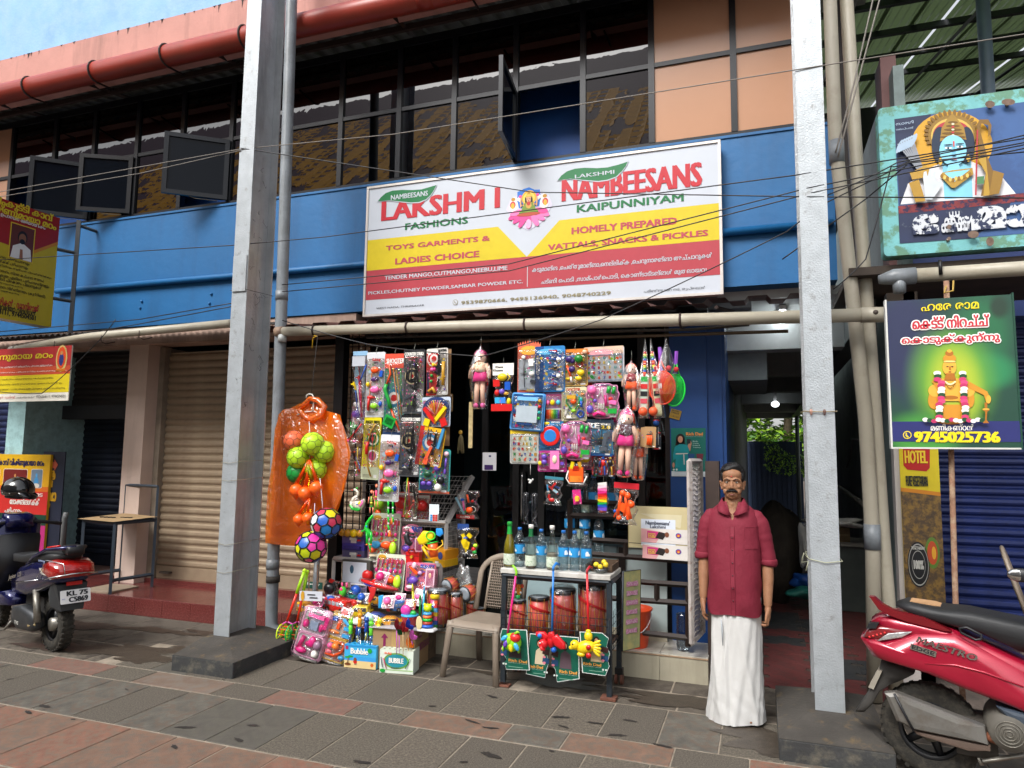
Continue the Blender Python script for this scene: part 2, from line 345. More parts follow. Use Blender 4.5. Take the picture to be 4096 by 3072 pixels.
for z,m,w in((3.12,WIRE,0),(1.62,WIREL,0),(1.47,WIREL,0),(.93,WIREL,0),(.7,WIREL,0)):
 loop(-4.373,-4.214,4.868,5.2,z,m,.03,.0022,ends=False).build('binding_wire',at=(-4.3,4.86,z),label='thin binding wire around the left silver post at about %s'%('first floor height' if z>3 else 'hip height' if z<1 and z>.8 else 'knee height' if z<.8 else 'head height' if z>1.6 else 'shoulder height'),cat='wire')
loop(.279,.447,4.84,5.2,P('R',500,238,4.84).z,mat('#a9ab90',.8),0,.003).build('string',at=(.28,4.83,1.05),label='pale green string knotted round the right silver post at waist height',cat='string')
pz=P('K',1200,728,4.83).z
loop(.279,.447,4.84,5.2,pz,mat('#8c8068',.8),.02,.004,ends=False).build('string',at=(.28,4.83,pz),label='brown twine round the right silver post carrying two clothes pegs',cat='string')
for u,lab,cc in((1188,'reddish clothes peg on the right post, left one of the pair','#b98a78'),(1287,'dark brown clothes peg on the right post, right one of the pair','#6a4136')):
 p=P('K',u,735,4.825);t=thing('clothes_peg',lab,'clothes peg',p,group='clothes pegs on the right post')
 for s in(-1,1):part(t,'jaw','tube',[(s*.003,0,.018),(s*.005,0,.004),(s*.002,0,-.02)],[.0035,.004,.002],plast(cc),6)
 part(t,'spring','tube',[(-.008,0,.003),(.008,0,.003)],.002,WIREL,5)
# red granite step (left) and tiled floor (right)
GRAN=mat('#5c2624',.12,var=.25,scale=60,bump=.04,spec=.6,col2='#a06a62',fac2=.4,edge=(.5,.6))
GRANJ=mat('#8a6a60',.6)
SF=.171
step=MB().bb(-11.5,-3.22,5.765,7.6,-.03,SF-.006,GRANJ).build('red_step',kind='structure')
random.seed(9)
x=-11.4
while x<-3.3:
 w=min(.37,-3.22-x);m=GRAN
 MB().cb(.0015,w-.0015,0,.01,.0,SF-.001,m,.001).build('riser_tile',step,at=(x,5.756,-.002))
 for j in range(3):MB().cb(.0015,w-.0015,.0015,.2985,0,.007,m,.001).build('tile',step,at=(x,5.768+.3*j,SF-.0062))
 x+=.37
TILE=mat('#b9b4a8',.1,var=.06,scale=3,bump=.02,spec=.5,col2='#9a948a',fac2=.4)
CREAM=mat('#aaa38f',.45,var=.12,scale=3,bump=.15,col2='#8c8572',fac2=.4,streak=True)
EDGE=mat('#9c8268',.5,var=.2)
floor=MB().bb(-3.215,-.41,5.65,9.2,-.03,.185,CREAM).build('shop_floor',kind='structure')
x=-3.215
while x<-.42:
 w=min(.61,-.41-x)
 MB().cb(.0015,w-.0015,0,.009,.0,.182,CREAM,.001).build('riser_tile',floor,at=(x,5.64,-.01))
 MB().cb(0,w,0,.012,0,.008,EDGE,.001).build('edge_strip',floor,at=(x,5.637,.178))
 for j in range(5):MB().cb(.0015,w-.0015,.0015,.5985,0,.007,TILE,.001).build('tile',floor,at=(x,5.655+.6*j,.1855))
 x+=.61
PR=mat('#5a2624',.75,var=.3,scale=6,bump=.3,col2='#3a2a26',fac2=.5);PK=mat('#26282a',.75,var=.3,scale=6,bump=.3,col2='#3d3a35',fac2=.4)
PF=mat('#3c342e',.7,var=.3,scale=2,bump=.3)
pf=MB().bb(-.405,1.12,5.6,24,-.028,-.012,PF).build('passage_floor',kind='structure')
def puzzle(w,h):
 p=[];cs=[(0,0),(w,0),(w,h),(0,h)]
 for i in range(4):
  a=Vector(cs[i]);b=Vector(cs[(i+1)%4]);d=b-a;nrm=Vector((d.y,-d.x)).normalized()*(1 if i%2==0 else-1)
  p.append(a)
  for t,o in((.38,0),(.34,.16),(.42,.26),(.5,.29),(.58,.26),(.66,.16),(.62,0)):p.append(a+d*t+nrm*o*min(w,h)*.55)
 return p
random.seed(5)
for i in range(4):
 for j in range(26):
  w=.37;h=.3;x=-.39+i*w;y=5.62+j*h
  pts=[(q.x*.985+.003,q.y*.985+.003)for q in puzzle(w,h)]
  mb=MB();n=len(pts);m=PK if random.random()<.28 else PR
  mb.add([(a,b,-.006)for a,b in pts]+[(a,b,-.02)for a,b in pts],[tuple(range(n))]+[(k,k+n,(k+1)%n+n,(k+1)%n)for k in range(n)],m)
  mb.build('mat_tile',pf,at=(x,y,random.uniform(-.001,.001)))
# MAIN BUILDING
BLUE=mat('#055a90',.55,var=.1,scale=1.5,bump=.25,bscale=14,col2='#06406a',fac2=.6,edge=(.48,.75),streak=True)
BLUE_SHADED=mat('#083c78',.5,var=.1,scale=2,bump=.15,bscale=14)  # pilaster blue, darkened so the shade there sits in the colour
PINKW=mat('#c9b3a6',.8,var=.08,scale=2,bump=.2,bscale=30,col2='#8c7a70',fac2=.35,edge=(.55,.75),streak=True)
BEAMW=mat('#a98f80',.85,var=.12,scale=2,bump=.2,bscale=30,col2='#6b5a50',fac2=.5,streak=True)
FRB=mat('#14171c',.35,metal=.3,var=.08)
bld=thing('shop_building','two storey shop building with blue first floor band and pink fascia','building',(-4,YW,0))
def bp(name,mb,o=None):
 ob=mb.build(name,o or bld)
 if o is None:ob.matrix_parent_inverse=Matrix.Translation((4,-YW,0))
 return ob
XR=.64;XL=-13
bp('blue_band',MB().bb(XL,XR,YW,YW+.2,3.2,4.585,BLUE))
bp('ceiling_slab',MB().bb(XL,-.05,YW+.21,9.4,3.05,3.2,mat('#6f7478',.8)))
bp('beam',MB().bb(XL,-4.02,YW+.02,YW+.3,2.98,3.19,BEAMW))
bp('drip_line',MB().bb(XL,XR-.002,YW-.012,YW+.002,4.56,4.584,BLUE))
bp('blue_conduit',MB().tube([(-8.4,YW-.04,3.715),(-5.6,YW-.04,3.7),(XR-.02,YW-.04,3.68)],.035,BLUE,10))
for z,xx in((3.5,-7.0),(3.42,-7.02),(3.52,-5.95),(3.41,-5.97)):
 bp('bolt',MB().tube([(xx,YW-.02,z),(xx,YW,z)],[.012,.018],BLUE,8))
ZS,ZM,ZT=4.59,5.40,6.13
ML=[-12.6,-11.8,-10.35,-9.57,-8.76,-8.05,-7.31,-6.58,-5.83,-5.08,-4.32,-3.59,-2.94,-2.26,-1.56,-.896,-.156,.55]
GLASS=film('#101318',.22,.02,2.,.0)
GLASS2=mat('#0b0f16',.06,var=0,spec=.12)
PEACH=mat('#b08468',.22,var=.03,scale=2,spec=.5,bump=.02,bscale=2)
fr=MB();fr.bb(XL,.62,YW+.04,YW+.12,ZS-.012,ZS+.045,FRB);bp('window_sill',fr)
bp('window_rail',MB().bb(XL,.56,YW+.042,YW+.088,ZM-.022,ZM+.022,FRB))
bp('window_head',MB().bb(XL,.62,YW+.04,YW+.12,ZT-.02,ZT+.06,FRB))
for i,x in enumerate(ML):bp('mullion',MB().bb(x-.028,x+.028,YW+.035,YW+.115,ZS+.045,ZT-.02,FRB))
open_={3:1,7:1,13:1,4:1}
for i in range(len(ML)-1):
 a,b=ML[i]+.028,ML[i+1]-.028
 tan=i>=15 or i==2
 for lo,hi,row in((ZS+.045,ZM-.022,0),(ZM+.022,ZT-.02,1)):
  if row==0 and i in open_:continue
  bp('panel' if tan else 'pane',MB().bb(a,b,YW+.06,YW+.066,lo,hi,PEACH if tan else GLASS))
def casement(hx,w,ang,lab):
 t=bpy.data.objects.new('casement',None);scene.collection.objects.link(t);t.parent=bld
 t.location=(hx+4,.03,0);t.rotation_euler=(0,0,math.radians(ang))
 h0,h1=ZS+.05,ZM-.03;W=w
 mb=MB()
 for a,b,c,d in((0,W,h0,h0+.05),(0,W,h1-.05,h1)):mb.bb(a,b,-.02,.02,c,d,FRB)
 for a,b in((0,.05),(W-.05,W)):mb.bb(a,b,-.0195,.0195,h0+.05,h1-.05,FRB)
 mb.build('casement_frame',t);MB().bb(.05,W-.05,-.003,.003,h0+.05,h1-.05,GLASS2).build('casement_pane',t)
 MB().bb(.06,.09,-.03,-.021,h0+.3,h0+.36,mat('#c8c8c4',.3,metal=.5)).build('hinge',t)
 MB().tube([(W-.02,-.02,h0+.1),(W*.5,.0,h0-.02),(.1,.25 if False else.0,h0-.02)],.004,WIREL,5).build('stay',t)
casement(-8.05,.66,180+42,'');casement(-5.83,.7,180+38,'');casement(-2.26,.66,180+98,'')
casement(-7.33,.62,180+28,'')
BLI=mat('#0c4a92',.6,var=.08)
bp('inner_wall',MB().bb(XL,.5,6.8,6.9,3.21,6.2,BLI));bp('side_wall',MB().bb(.5,.6,YW+.2,7.8,3.21,6.2,BLI))
bp('upper_floor',MB().bb(XL,.5,YW+.2,7.7,3.21,3.3,BLI))
SHEET=mat('#5f5d58',.6,metal=.2,var=.18,scale=3,col2='#37332f',fac2=.6,edge=(.4,.65))
def corr(x0,x1,y0,z0,y1,z1,m,pitch=.19,amp=.018,axis='x',th=.0,prof='box'):
 xs=[];x=x0;k=0
 while x<x1:
  if prof=='box':xs+=[(x,0),(x+pitch*.35,0),(x+pitch*.45,amp),(x+pitch*.9,amp)]
  else:xs+=[(x+pitch*q/6,amp*math.sin(q/6*2*math.pi))for q in range(6)]
  x+=pitch
 v=[];f=[]
 for a,h in xs:v+=[(a,y0,z0+h),(a,y1,z1+h)]
 for i in range(len(xs)-1):f.append((2*i,2*i+2,2*i+3,2*i+1))
 mb=MB();mb.add(v,f,m);return mb
cs=corr(XL,1.0,5.74,6.13,8.0,6.62,SHEET,.2,.022);ob=bp('roof_sheet',cs)
RAF=mat('#33231f',.7,var=.2)
bp('purlin',MB().bb(XL,1.,6.12,6.16,6.14,6.2,RAF))
for x in(-10.4,-9.1,-7.55,-5.6,-3.4,-1.55,.3):bp('rafter',MB().tube([(x,5.7,6.09),(x-.15,7.6,6.5)],.028,RAF,4,smooth=False))
PINK=mat('#b88378',.75,var=.1,scale=2,bump=.25,bscale=25,col2='#7d5a50',fac2=.6,edge=(.52,.74),streak=True)
SKYB=mat('#7fa9d2',.7,var=.12,scale=2.5,bump=.25,bscale=30,col2='#93b4d8',fac2=.7,edge=(.4,.65))
bp('fascia',MB().bb(XL,.9,5.86,5.98,6.13,6.74,PINK));bp('parapet',MB().bb(XL,.9,5.905,6.0,6.741,9.3,SKYB))
mb=MB();random.seed(31);GRM=mat('#3a3230',.9,var=.3,scale=20)
for k in range(90):
 x=random.uniform(-11,.8);w_=random.uniform(.01,.07);h_=random.uniform(.02,.14)*random.random()**.5
 mb.add([(x,5.857,6.741),(x+w_,5.857,6.741),(x+w_*.7,5.857,6.741-h_*.3),(x+w_*.45,5.857,6.741-h_),(x+w_*.3,5.857,6.741-h_*.25)],[(0,1,2,3,4)],GRM)
bp('drip_stain',mb)['kind']='stuff'
bp('parapet_cap',MB().bb(XL,-7,5.7,6.05,9.3,9.42,mat('#77797c',.8)))
GUT=mat('#97372a',.4,var=.1,scale=2,bump=.08,bscale=20,col2='#7e3a2c',fac2=.6,edge=(.45,.7))
gt=MB();gt.tube([(XL,5.74,6.18),(-4.2,5.74,6.165),(.9,5.74,6.14)],.118,GUT,20)
bp('roof_gutter',gt)
bp('gutter_joint',MB().tube([(-3.06,5.74,6.163),(-2.9,5.74,6.163)],.124,GUT,20))
for x in[-10.6,-9.5,-8.42,-7.32,-6.24,-5.15,-2.5,-1.4,-.3]:
 bp('gutter_strap',MB().tube([(x,5.74+.125*math.cos(q),6.17+.125*math.sin(q))for q in[math.radians(d)for d in range(95,285,20)]]+[(x-.03,6.0,6.09)],.012,RAF,5))
pier=lambda n,a,b,y0,y1,z0,z1,m:bp(n,MB().bb(a,b,y0,y1,z0,z1,m))
pier('pier',-7.2,-6.9,6.35,7.2,SF,2.98,PINKW)
pier('shutter_jamb',-6.9,-6.82,6.52,6.62,SF,2.97,mat('#8b7f70',.7,var=.2,bump=.2))
pier('pier',-9.22,-8.9,6.35,7.2,SF,2.97,mat('#9ec4c6',.7,var=.1,bump=.2,col2='#6f8a8a',fac2=.4))
pier('door_post',-7.42,-7.205,6.6,7.3,SF,2.97,mat('#1b2740',.6,var=.15))
SHC=mat('#98866f',.42,metal=.15,var=.1,scale=3,bump=.1,col2='#7f6a58',fac2=.55,edge=(.42,.7))
SHB=mat('#1d2a55',.4,metal=.15,var=.15,scale=3,bump=.1,col2='#131b33',fac2=.6)
SHK=mat('#1a2030',.5,metal=.1,var=.15,scale=3,bump=.1,col2='#101420',fac2=.6)
def shutter(x0,x1,y,z0,z1,m,lab,pitch=.085,g=None,recede=0.):
 t=thing('roller_shutter',lab,'shutter',(x0,y,z0),(0,0,recede));W=x1-x0
 prof=[(0,0),(-.010,.012),(-.014,.026),(-.012,.05),(-.004,.06),(.004,.066),(.004,.078),(0,pitch)]
 v=[(0,a,b)for a,b in prof]+[(W,a,b)for a,b in prof];n=len(prof)
 me=MB().add(v,[(i,i+n,i+n+1,i+1)for i in range(n-1)],m,False);first=me.build('slat',t);z=.14;first.location.z=z
 while z+pitch*2<z1-z0:
  z+=pitch;link('slat',first.data,t,at=(0,0,z))
 MB().bb(0,W,-.02,.01,0,.14,m).build('bottom_rail',t)
 return t
sh1=shutter(-6.815,-4.0,6.6,SF+.045,2.97,SHC,'closed beige roller shutter behind the raincoat and the left silver post',.088)
bp('shutter_sill',MB().bb(-6.9,-4.0,6.5,6.7,SF,SF+.045,GRAN))
part(sh1,'sticker','bb',2.12,2.33,-.026,-.021,.03,.1,pr('#17483f'))
mb=MB();mb.text('Beekay',2.14,.06,2.3,.09,pr('#e8e8e0'),-.0275,.01);mb.build('sticker_print',sh1)
part(sh1,'hasp','bb',.1,.25,-.07,-.021,.06,.08,mat('#4a4038',.6))
shutter(-8.9,-7.42,7.2,SF,2.2,SHK,'dark blue roller shutter between pink pier and light blue pier',.085)
shutter(-8.9,-7.42,7.0,2.25,3.0,mat('#2b2421',.5,var=.3),'dark brown shutter box slats above the dark blue shutter',.085)
bp('lintel',MB().bb(-8.9,-7.42,6.85,6.98,2.12,2.3,mat('#25292f',.6)))
shutter(-11.6,-9.24,6.75,SF,2.97,SHB,'blue and brown roller shutter at the far left edge behind the banner',.085)
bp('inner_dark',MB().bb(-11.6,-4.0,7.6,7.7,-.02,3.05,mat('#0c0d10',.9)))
BLK=mat('#1b1a1b',.4,metal=.2,var=.15)
thing_post=thing('black_post','black steel post between the beige shutter and the toy stall','post',(-3.93,5.95,SF))
part(thing_post,'shaft','bb',-.05,.05,-.05,.05,0,2.82,BLK)
mb=MB()
for k in range(11):mb.tube([(-3.86+k*.075,6.02,.25),(-3.86+k*.075,6.02,2.92)],.006,BLK,5)
for k in range(26):mb.tube([(-3.88,6.012,.3+k*.103),(-3.08,6.012,.3+k*.103)],.005,BLK,5)
t=thing('steel_grille','black steel bar grille behind the hanging toys on the left','grille',(0,0,0));mb.build('bars',t)
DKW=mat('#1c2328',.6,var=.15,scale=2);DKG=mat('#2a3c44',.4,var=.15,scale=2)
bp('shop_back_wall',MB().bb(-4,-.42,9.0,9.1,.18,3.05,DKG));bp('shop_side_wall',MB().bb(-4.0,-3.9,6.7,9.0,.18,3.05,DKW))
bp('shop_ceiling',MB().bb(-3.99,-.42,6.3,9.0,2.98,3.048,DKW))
FRD=mat('#1d1512',.4,var=.15)
gf=thing('glass_partition','dark framed glass front of the toy shop behind the counter cart','glass front',(0,0,0))
for x in(-2.5,-2.18,-1.93,-1.0,-.76):part(gf,'upright','bb',x-.03,x+.03,6.25,6.31,.19,2.97,FRD if x>-1.5 else BLK)
part(gf,'head_rail','bb',-2.53,-.73,6.24,6.32,2.45,2.52,FRB)
SG=film('#9fb0b4',.05,.02,2.,.0)
for a,b in((-2.47,-2.21),(-2.15,-1.96),(-1.9,-1.03),(-.97,-.79)):part(gf,'glass_pane','bb',a,b,6.275,6.281,.2,2.45,SG)
part(gf,'handle','tube',[(-2.1,6.22,1.1),(-2.1,6.2,1.15),(-2.1,6.2,1.5),(-2.1,6.22,1.55)],.01,mat('#9a9a9a',.2,metal=.9),8)
bp('blue_pilaster',MB().bb(-.73,-.42,6.1,6.29,.19,2.94,BLUE_SHADED));bp('blue_pilaster',MB().bb(-.42,-.3,6.14,9.0,-.02,2.95,BLUE_SHADED));bp('pilaster_edge',MB().bb(-.3,-.27,6.16,6.5,-.02,2.95,BLUE_SHADED))
GW=mat('#6c7a78',.6,var=.15,scale=2,col2='#4a5553',fac2=.5);CEI=mat('#b0b4b2',.5,var=.08)
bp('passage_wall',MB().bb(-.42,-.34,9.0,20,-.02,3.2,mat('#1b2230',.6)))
bp('passage_wall',MB().bb(1.12,1.22,6.3,13,-.02,2.0,GW));bp('passage_wall',MB().bb(1.12,1.2,6.3,15,2.0,5.,GW))
bp('passage_ceiling',MB().bb(-.34,.95,6.5,20,3.12,3.2,CEI))
for y in(7.3,9.6,12,14.5,17.2,19.8):bp('ceiling_beam',MB().bb(-.339,.78,y,y+.25,2.78,3.119,CEI))
bp('edge_beam',MB().bb(.781,.95,6.5,20.1,2.8,3.119,mat('#5b605f',.5)))
for y in(11,16,19.5):bp('passage_column',MB().tube([(.9,y,0),(.9,y,2.8)],.05,mat('#3c4444',.5),8))
bx=thing('ceiling_duct','grey boxed duct under the passage ceiling','duct',(-.1,7.6,2.5));part(bx,'duct_shell','bb',-.2,.18,-.1,1.6,0,.28,mat('#8e9796',.5))
mb=MB();mb.bb(-.45,1.05,0,.03,0,2.17,mat('#1c2b44',.6,var=.2))
for k in range(12):mb.bb(-.43+k*.12,-.38+k*.12,-.02,0,0,2.165,mat('#1c2b44',.6,var=.2))
mb.build('sheet_fence',at=(0,20.3,0),rot=(0,0,0),label='dark blue metal sheet fence closing the end of the passage',cat='fence')
lt=thing('tube_light','lit fluorescent tube light on the passage ceiling near the entrance','tube light',(.22,6.9,3.05))
part(lt,'tube','tube',[(0,-.1,0),(0,.5,0)],.016,mat('#f4fbff',.3,emit=14.,var=0),10);part(lt,'fitting','bb',-.03,.03,-.12,.52,.02,.06,mat('#dddddd',.4))
lt=thing('bulb','round white lit bulb further down the passage ceiling','bulb',(.28,14.2,2.74))
part(lt,'globe','ball',(0,0,0),(.075,.075,.06),mat('#f4fbff',.3,emit=1.4,var=0));part(lt,'holder','tube',[(0,0,.05),(0,0,.4)],.03,mat('#dddddd',.4),8)
# SIGNS
def TX(mb,c,s,u0,v0,u1,v1,m,y,yy=None,bold=0.,shear=0.):
 a=P(c,u0,v0,y);b=P(c,u1,v1,y);mb.text(s,a.x,a.z,b.x,b.z,m,yy if yy is not None else y-.003,bold,shear)
def PL(c,pts,y):return[(p.x,p.z)for p in(P(c,u,v,y)for u,v in pts)]
WHT=mat('#bac0c9',.4,var=.05,scale=1.2,spec=.4);RD=pr('#b5202e');GRN=pr('#0f6b3a');YEL=pr('#c9b41c');RDB=pr('#a83c46');PNK=pr('#b04350');GOLD=pr('#8d8566');BLKP=pr('#22252a')
SK=pr('#d9a47a');GLD=pr('#c9912b')
ys=6.18;yf=ys-.002
sg=thing('shop_sign','large white, yellow and red shop signboard on the blue band above the toy stall','signboard',(-2.1,ys,3.1))
def sp(name,mb,t,loc):
 o=mb.build(name,t);o.matrix_parent_inverse=Matrix.Translation(-Vector(loc));return o
L=(-2.1,ys,3.1)
a=P('G',75,1003,ys);b=P('G',2105,10,ys);X0,X1,Z0,Z1=a.x+.015,b.x,a.z,b.z
sp('board',MB().bb(X0,X1,ys,ys+.06,Z0,Z1,WHT),sg,L)
FRM=mat('#c9c3bd',.4,metal=.3,var=.1)
mb=MB()
for q in((X0-.015,X1+.015,Z0-.015,Z0+.008),(X0-.015,X1+.015,Z1-.008,Z1+.015)):mb.bb(q[0],q[1],ys-.012,ys+.065,q[2],q[3],FRM)
for q in((X0-.0152,X0+.008),(X1-.008,X1+.0152)):mb.bb(q[0],q[1],ys-.0115,ys+.0645,Z0+.008,Z1-.008,FRM)
sp('frame',mb,sg,L)
zy0=P('G',107,573,ys).z;zr=P('G',100,747,ys).z;zw=P('G',90,915,ys).z
mb=MB();xl=X0+.01;xr=X1-.01
c1=P('G',845,505,ys);c2=P('G',1015,672,ys);c3=P('G',1195,468,ys)
mb.flat([(xl,zr),(c2.x-.01,zr),(c1.x,zy0),(xl,zy0)],yf,YEL);mb.flat([(c2.x-.01,zr),(xr,zr),(xr,zy0+.005),(c3.x,zy0)],yf,YEL)
mb.flat([(xl,zw),(xr,zw),(xr,zr-.001),(xl,zr-.001)],yf,RDB)
sp('colour_bands',mb,sg,L)
mb=MB();g=lambda*k,**w:TX(mb,'G',*k,ys,ys-.004,**w)
def leaf(pts):
 q=PL('G',pts,ys);cx_=sum(p[0]for p in q)/len(q);cz_=sum(p[1]for p in q)/len(q)
 mb.flat([(cx_+(x-cx_)*1.03,cz_+(z-cz_)*1.12)for x,z in q],ys-.0062,WHT);mb.flat(q,ys-.0067,GRN)
g('LAKSHM I',178,465,858,268,RD,bold=.035)
g('FASHIONS',315,515,675,437,GRN,bold=.03);g('NAMBEESANS',1208,354,2010,124,RD,bold=.028);g('KAIPUNNIYAM',1295,415,1905,305,GRN,bold=.03)
leaf(((160,352),(178,328),(205,305),(245,290),(300,286),(360,287),(410,283),(455,270),(495,258),(482,285),(462,315),(435,340),(395,355),(350,358),(290,352),(225,345)))
leaf(((1187,232),(1207,205),(1240,180),(1285,165),(1340,160),(1410,162),(1470,158),(1530,143),(1587,125),(1575,150),(1552,180),(1520,210),(1470,228),(1420,235),(1350,231),(1260,222)))
TX(mb,'G','NAMBEESANS',235,345,447,290,WHT,ys,ys-.008,bold=.02);TX(mb,'G','LAKSHMI',1285,222,1510,172,WHT,ys,ys-.008,bold=.02)
g('TOYS GARMENTS &',205,633,800,545,PNK,bold=.045);g('LADIES CHOICE',258,712,740,632,PNK,bold=.045)
g('HOMELY PREPARED',1265,540,1868,440,PNK,bold=.04);g('VATTALS, SNACKS & PICKLES',1130,635,2045,512,PNK,bold=.04)
g('TENDER MANGO,CUTMANGO,NEEBU,LIME',198,803,900,718,WHT,bold=.02);g('PICKLES,CHUTNEY POWDER,SAMBAR POWDER ETC.',105,887,988,798,WHT,bold=.02)
g('കടുമാങ്ങ ,ചെത്തുമാങ്ങാ,നെല്ലിക്ക ,ചെറുനാരങ്ങാ അച്ചാറുകൾ',1040,762,2068,640,WHT,bold=.01);g('ചട്ണി പൊടി ,സാമ്പാർപൊടി, കൊണ്ടാട്ടങ്ങൾ മുതലായവ',1090,830,2035,722,WHT,bold=.01)
g('9539870666, 9495136940, 9048740229',635,942,1490,862,GOLD,bold=.03);g('WEST NADA, THRIPRAYAR',150,968,425,938,BLKP);g('പടിഞ്ഞാറേ നട, തൃപ്രയാർ',1678,878,2028,832,BLKP)
p=P('G',602,927,ys);mb.flat(ell(p.x,p.z,.028,n=20),ys-.004,GOLD);mb.flat(ell(p.x,p.z,.023,n=20),ys-.005,WHT);mb.flat([(p.x-.012,p.z+.012),(p.x-.004,p.z+.012),(p.x-.002,p.z),(p.x+.01,p.z-.006),(p.x+.008,p.z-.013),(p.x-.008,p.z-.006)],ys-.006,GOLD)
q0=P('G',1011,838,ys);q1=P('G',1014,720,ys);mb.bb(q0.x,q0.x+.006,ys-.004,ys-.003,q0.z,q1.z,WHT)
sp('lettering',mb,sg,L)
o=P('G',1022,385,ys);cx0,cz0=o.x,o.z;mb=MB();lay=[0]
def F(pts,col,k=1.):
 lay[0]+=1;mb.flat([(cx0+x*k,cz0+z*k)for x,z in pts],ys-.003-.0003*lay[0],pr(col))
S_=1.
F([(0,.2),(.055,.17),(.115,.165),(.125,.12),(.2,.1),(.235,.0),(.2,-.06),(.2,-.1),(.12,-.17),(.0,-.23),(-.12,-.17),(-.2,-.09),(-.2,-.04),(-.235,.0),(-.19,.1),(-.125,.13),(-.12,.165),(-.055,.19)],'#c9c4d8')
F([(0,.2),(.055,.17),(.11,.165),(.12,.05),(.1,0),(-.1,0),(-.12,.06),(-.12,.165),(-.055,.19)],'#2470c8')
F(ell(0,.095,.075,n=20),'#e8b030');F(ell(0,.09,.06,n=20),'#f0d060')
for s in(-1,1):
 F(ell(s*.155,.03,.045,.06),'#efe9e0');F(ell(s*.15,.085,.03,.035),'#efe9e0');F([(s*.13,.09),(s*.09,.06),(s*.085,.1),(s*.1,.12)],'#e8e0d8')
 F(ell(s*.16,.095,.022,.018),'#b8862a');F(ell(s*.165,.04,.03,.035),'#c23a48');F(ell(s*.165,.03,.018,.03),'#d8a83a');F(ell(s*.088,.115,.016,.016),'#e04a90')
for k,(x,z,a)in enumerate(((-.14,-.07,25),(.14,-.07,-25),(-.1,-.1,35),(.1,-.1,-35),(-.06,-.13,60),(.06,-.13,-60),(0,-.14,90),(-.12,-.045,10),(.12,-.045,-10))):
 F(ell(x,z,.075,.028,a=a),('#d8458c','#e874ac')[k%2])
F(ell(0,-.165,.03,.045),'#f0a8c8');F(ell(0,-.055,.1,.035),'#2d6a2c');F(ell(0,-.07,.12,.018),'#b04a30')
F([(-.055,.04),(.055,.04),(.07,-.02),(.1,-.05),(-.1,-.05),(-.07,-.02)],'#6f8a30')
for s in(-1,1):F([(s*.05,.04),(s*.085,.0),(s*.09,.05),(s*.083,.1),(s*.073,.1),(s*.074,.03),(s*.045,.01)],'#d8a070')
F(ell(0,.02,.03,.035),'#c79a4a');F(ell(0,.078,.026,.032),'#d9a27c');F([(-.03,.1),(.03,.1),(.018,.13),(0,.165),(-.018,.13)],'#c9952c');F(ell(0,.115,.03,.012),'#e8c050')
F(ell(0,.035,.018,.02),'#b8322a');F(ell(-.009,.08,.005,.003),'#202020');F(ell(.009,.08,.005,.003),'#202020');F(ell(0,.063,.007,.003),'#b03030')
for s in(-1,1):F(ell(s*.03,.07,.008,.03),'#202020')
sp('emblem_print',mb,sg,L)
yb=5.55
bd=thing('painted_board','old turquoise bordered painted board with a crowned blue faced archer figure','signboard',(1.2,yb,3.2));L=(1.2,yb,3.2)
TQ=mat('#6fb0b2',.7,var=.12,scale=5,bump=.3,bscale=30,col2='#5c8468',fac2=.9,edge=(.48,.56));NAVY=mat('#1b2748',.6,var=.2,scale=5,col2='#6f7480',fac2=.5,edge=(.6,.66))
BL2=mat('#35588c',.6,var=.12,scale=2,col2='#27406e',fac2=.5)
B=P('N',318,655,yb);Bb=P('N',330,1550,yb);T_=P('N',1200,540,yb);xR=2.9
bz0,bz1,bx0=Bb.z,B.z,B.x
body=MB().ext(rrect(bx0,xR,bz0,bz1,.03),yb,yb+.13,TQ);sp('board',body,bd,L)
mb=MB();ix0=P('N',418,720,yb).x;iz1=P('N',418,720,yb).z;iz0=P('N',450,1470,yb).z
mb.flat([(ix0,iz0),(xR-.1,iz0),(xR-.1,iz1),(ix0,iz1)],yb-.002,BL2)
mb.flat(PL('N',((418,720),(640,690),(600,900),(640,1200),(450,1235)),yb),yb-.003,NAVY)
mb.flat(PL('N',((440,1245),(1130,1180),(1100,1300),(880,1440),(450,1470)),yb),yb-.003,NAVY)
RST=mat('#7a3236',.8,var=.3,scale=14,col2='#1b2748',fac2=.9,edge=(.5,.55));mb.flat(PL('N',((440,1245),(1200,1165),(1200,1215),(700,1270),(445,1290)),yb),yb-.004,RST)
lay[0]=0
def FN(pts,col):lay[0]+=1;mb.flat(PL('N',pts,yb),yb-.004-.0004*lay[0],pr(col)if isinstance(col,str)else col)
def en(cx,cy,rx,ry,a=0,n=20):return[(x,y)for x,y in ell(cx,cy,rx,ry,n,a)][::-1]
FN([(x,y)for x,y in en(765,880,245,205,n=30)if y<1040]+[(560,1060),(640,1060),(980,1000)]if False else en(765,875,245,200,n=32),'#c8962a')
FN([(455,1235),(500,1110),(560,1070),(640,1010),(720,980),(880,975),(960,1010),(1060,1060),(1150,1170),(900,1200)],'#d8d8dc')
FN([(705,970),(880,960),(890,1190),(720,1205)],'#7fc4dc')
for k in range(22):
 a=math.radians(-25+k*230/21);cxn,cyn=765+150*math.cos(a),810-125*math.sin(a);FN(en(cxn,cyn,22,10,-math.degrees(a)),'#7a5a20')
FN(en(765,820,145,120,n=30),'#8a6a28');FN(en(765,822,128,103,n=30),'#c8a850');FN(en(765,826,118,92,n=30),'#a8323c')
FN(en(690,880,50,110),'#1c2a40');FN(en(850,880,50,110),'#1c2a40')
FN([(690,860),(700,780),(730,730),(765,690),(800,730),(835,775),(850,850),(770,830)],'#9a7830')
for k in range(5):FN(en(768,745+k*22,30+k*12,8),'#6a4c18')
for k in range(6):FN(en(768,755+k*17,9,6),('#d8d0b0','#b83a40')[k%2])
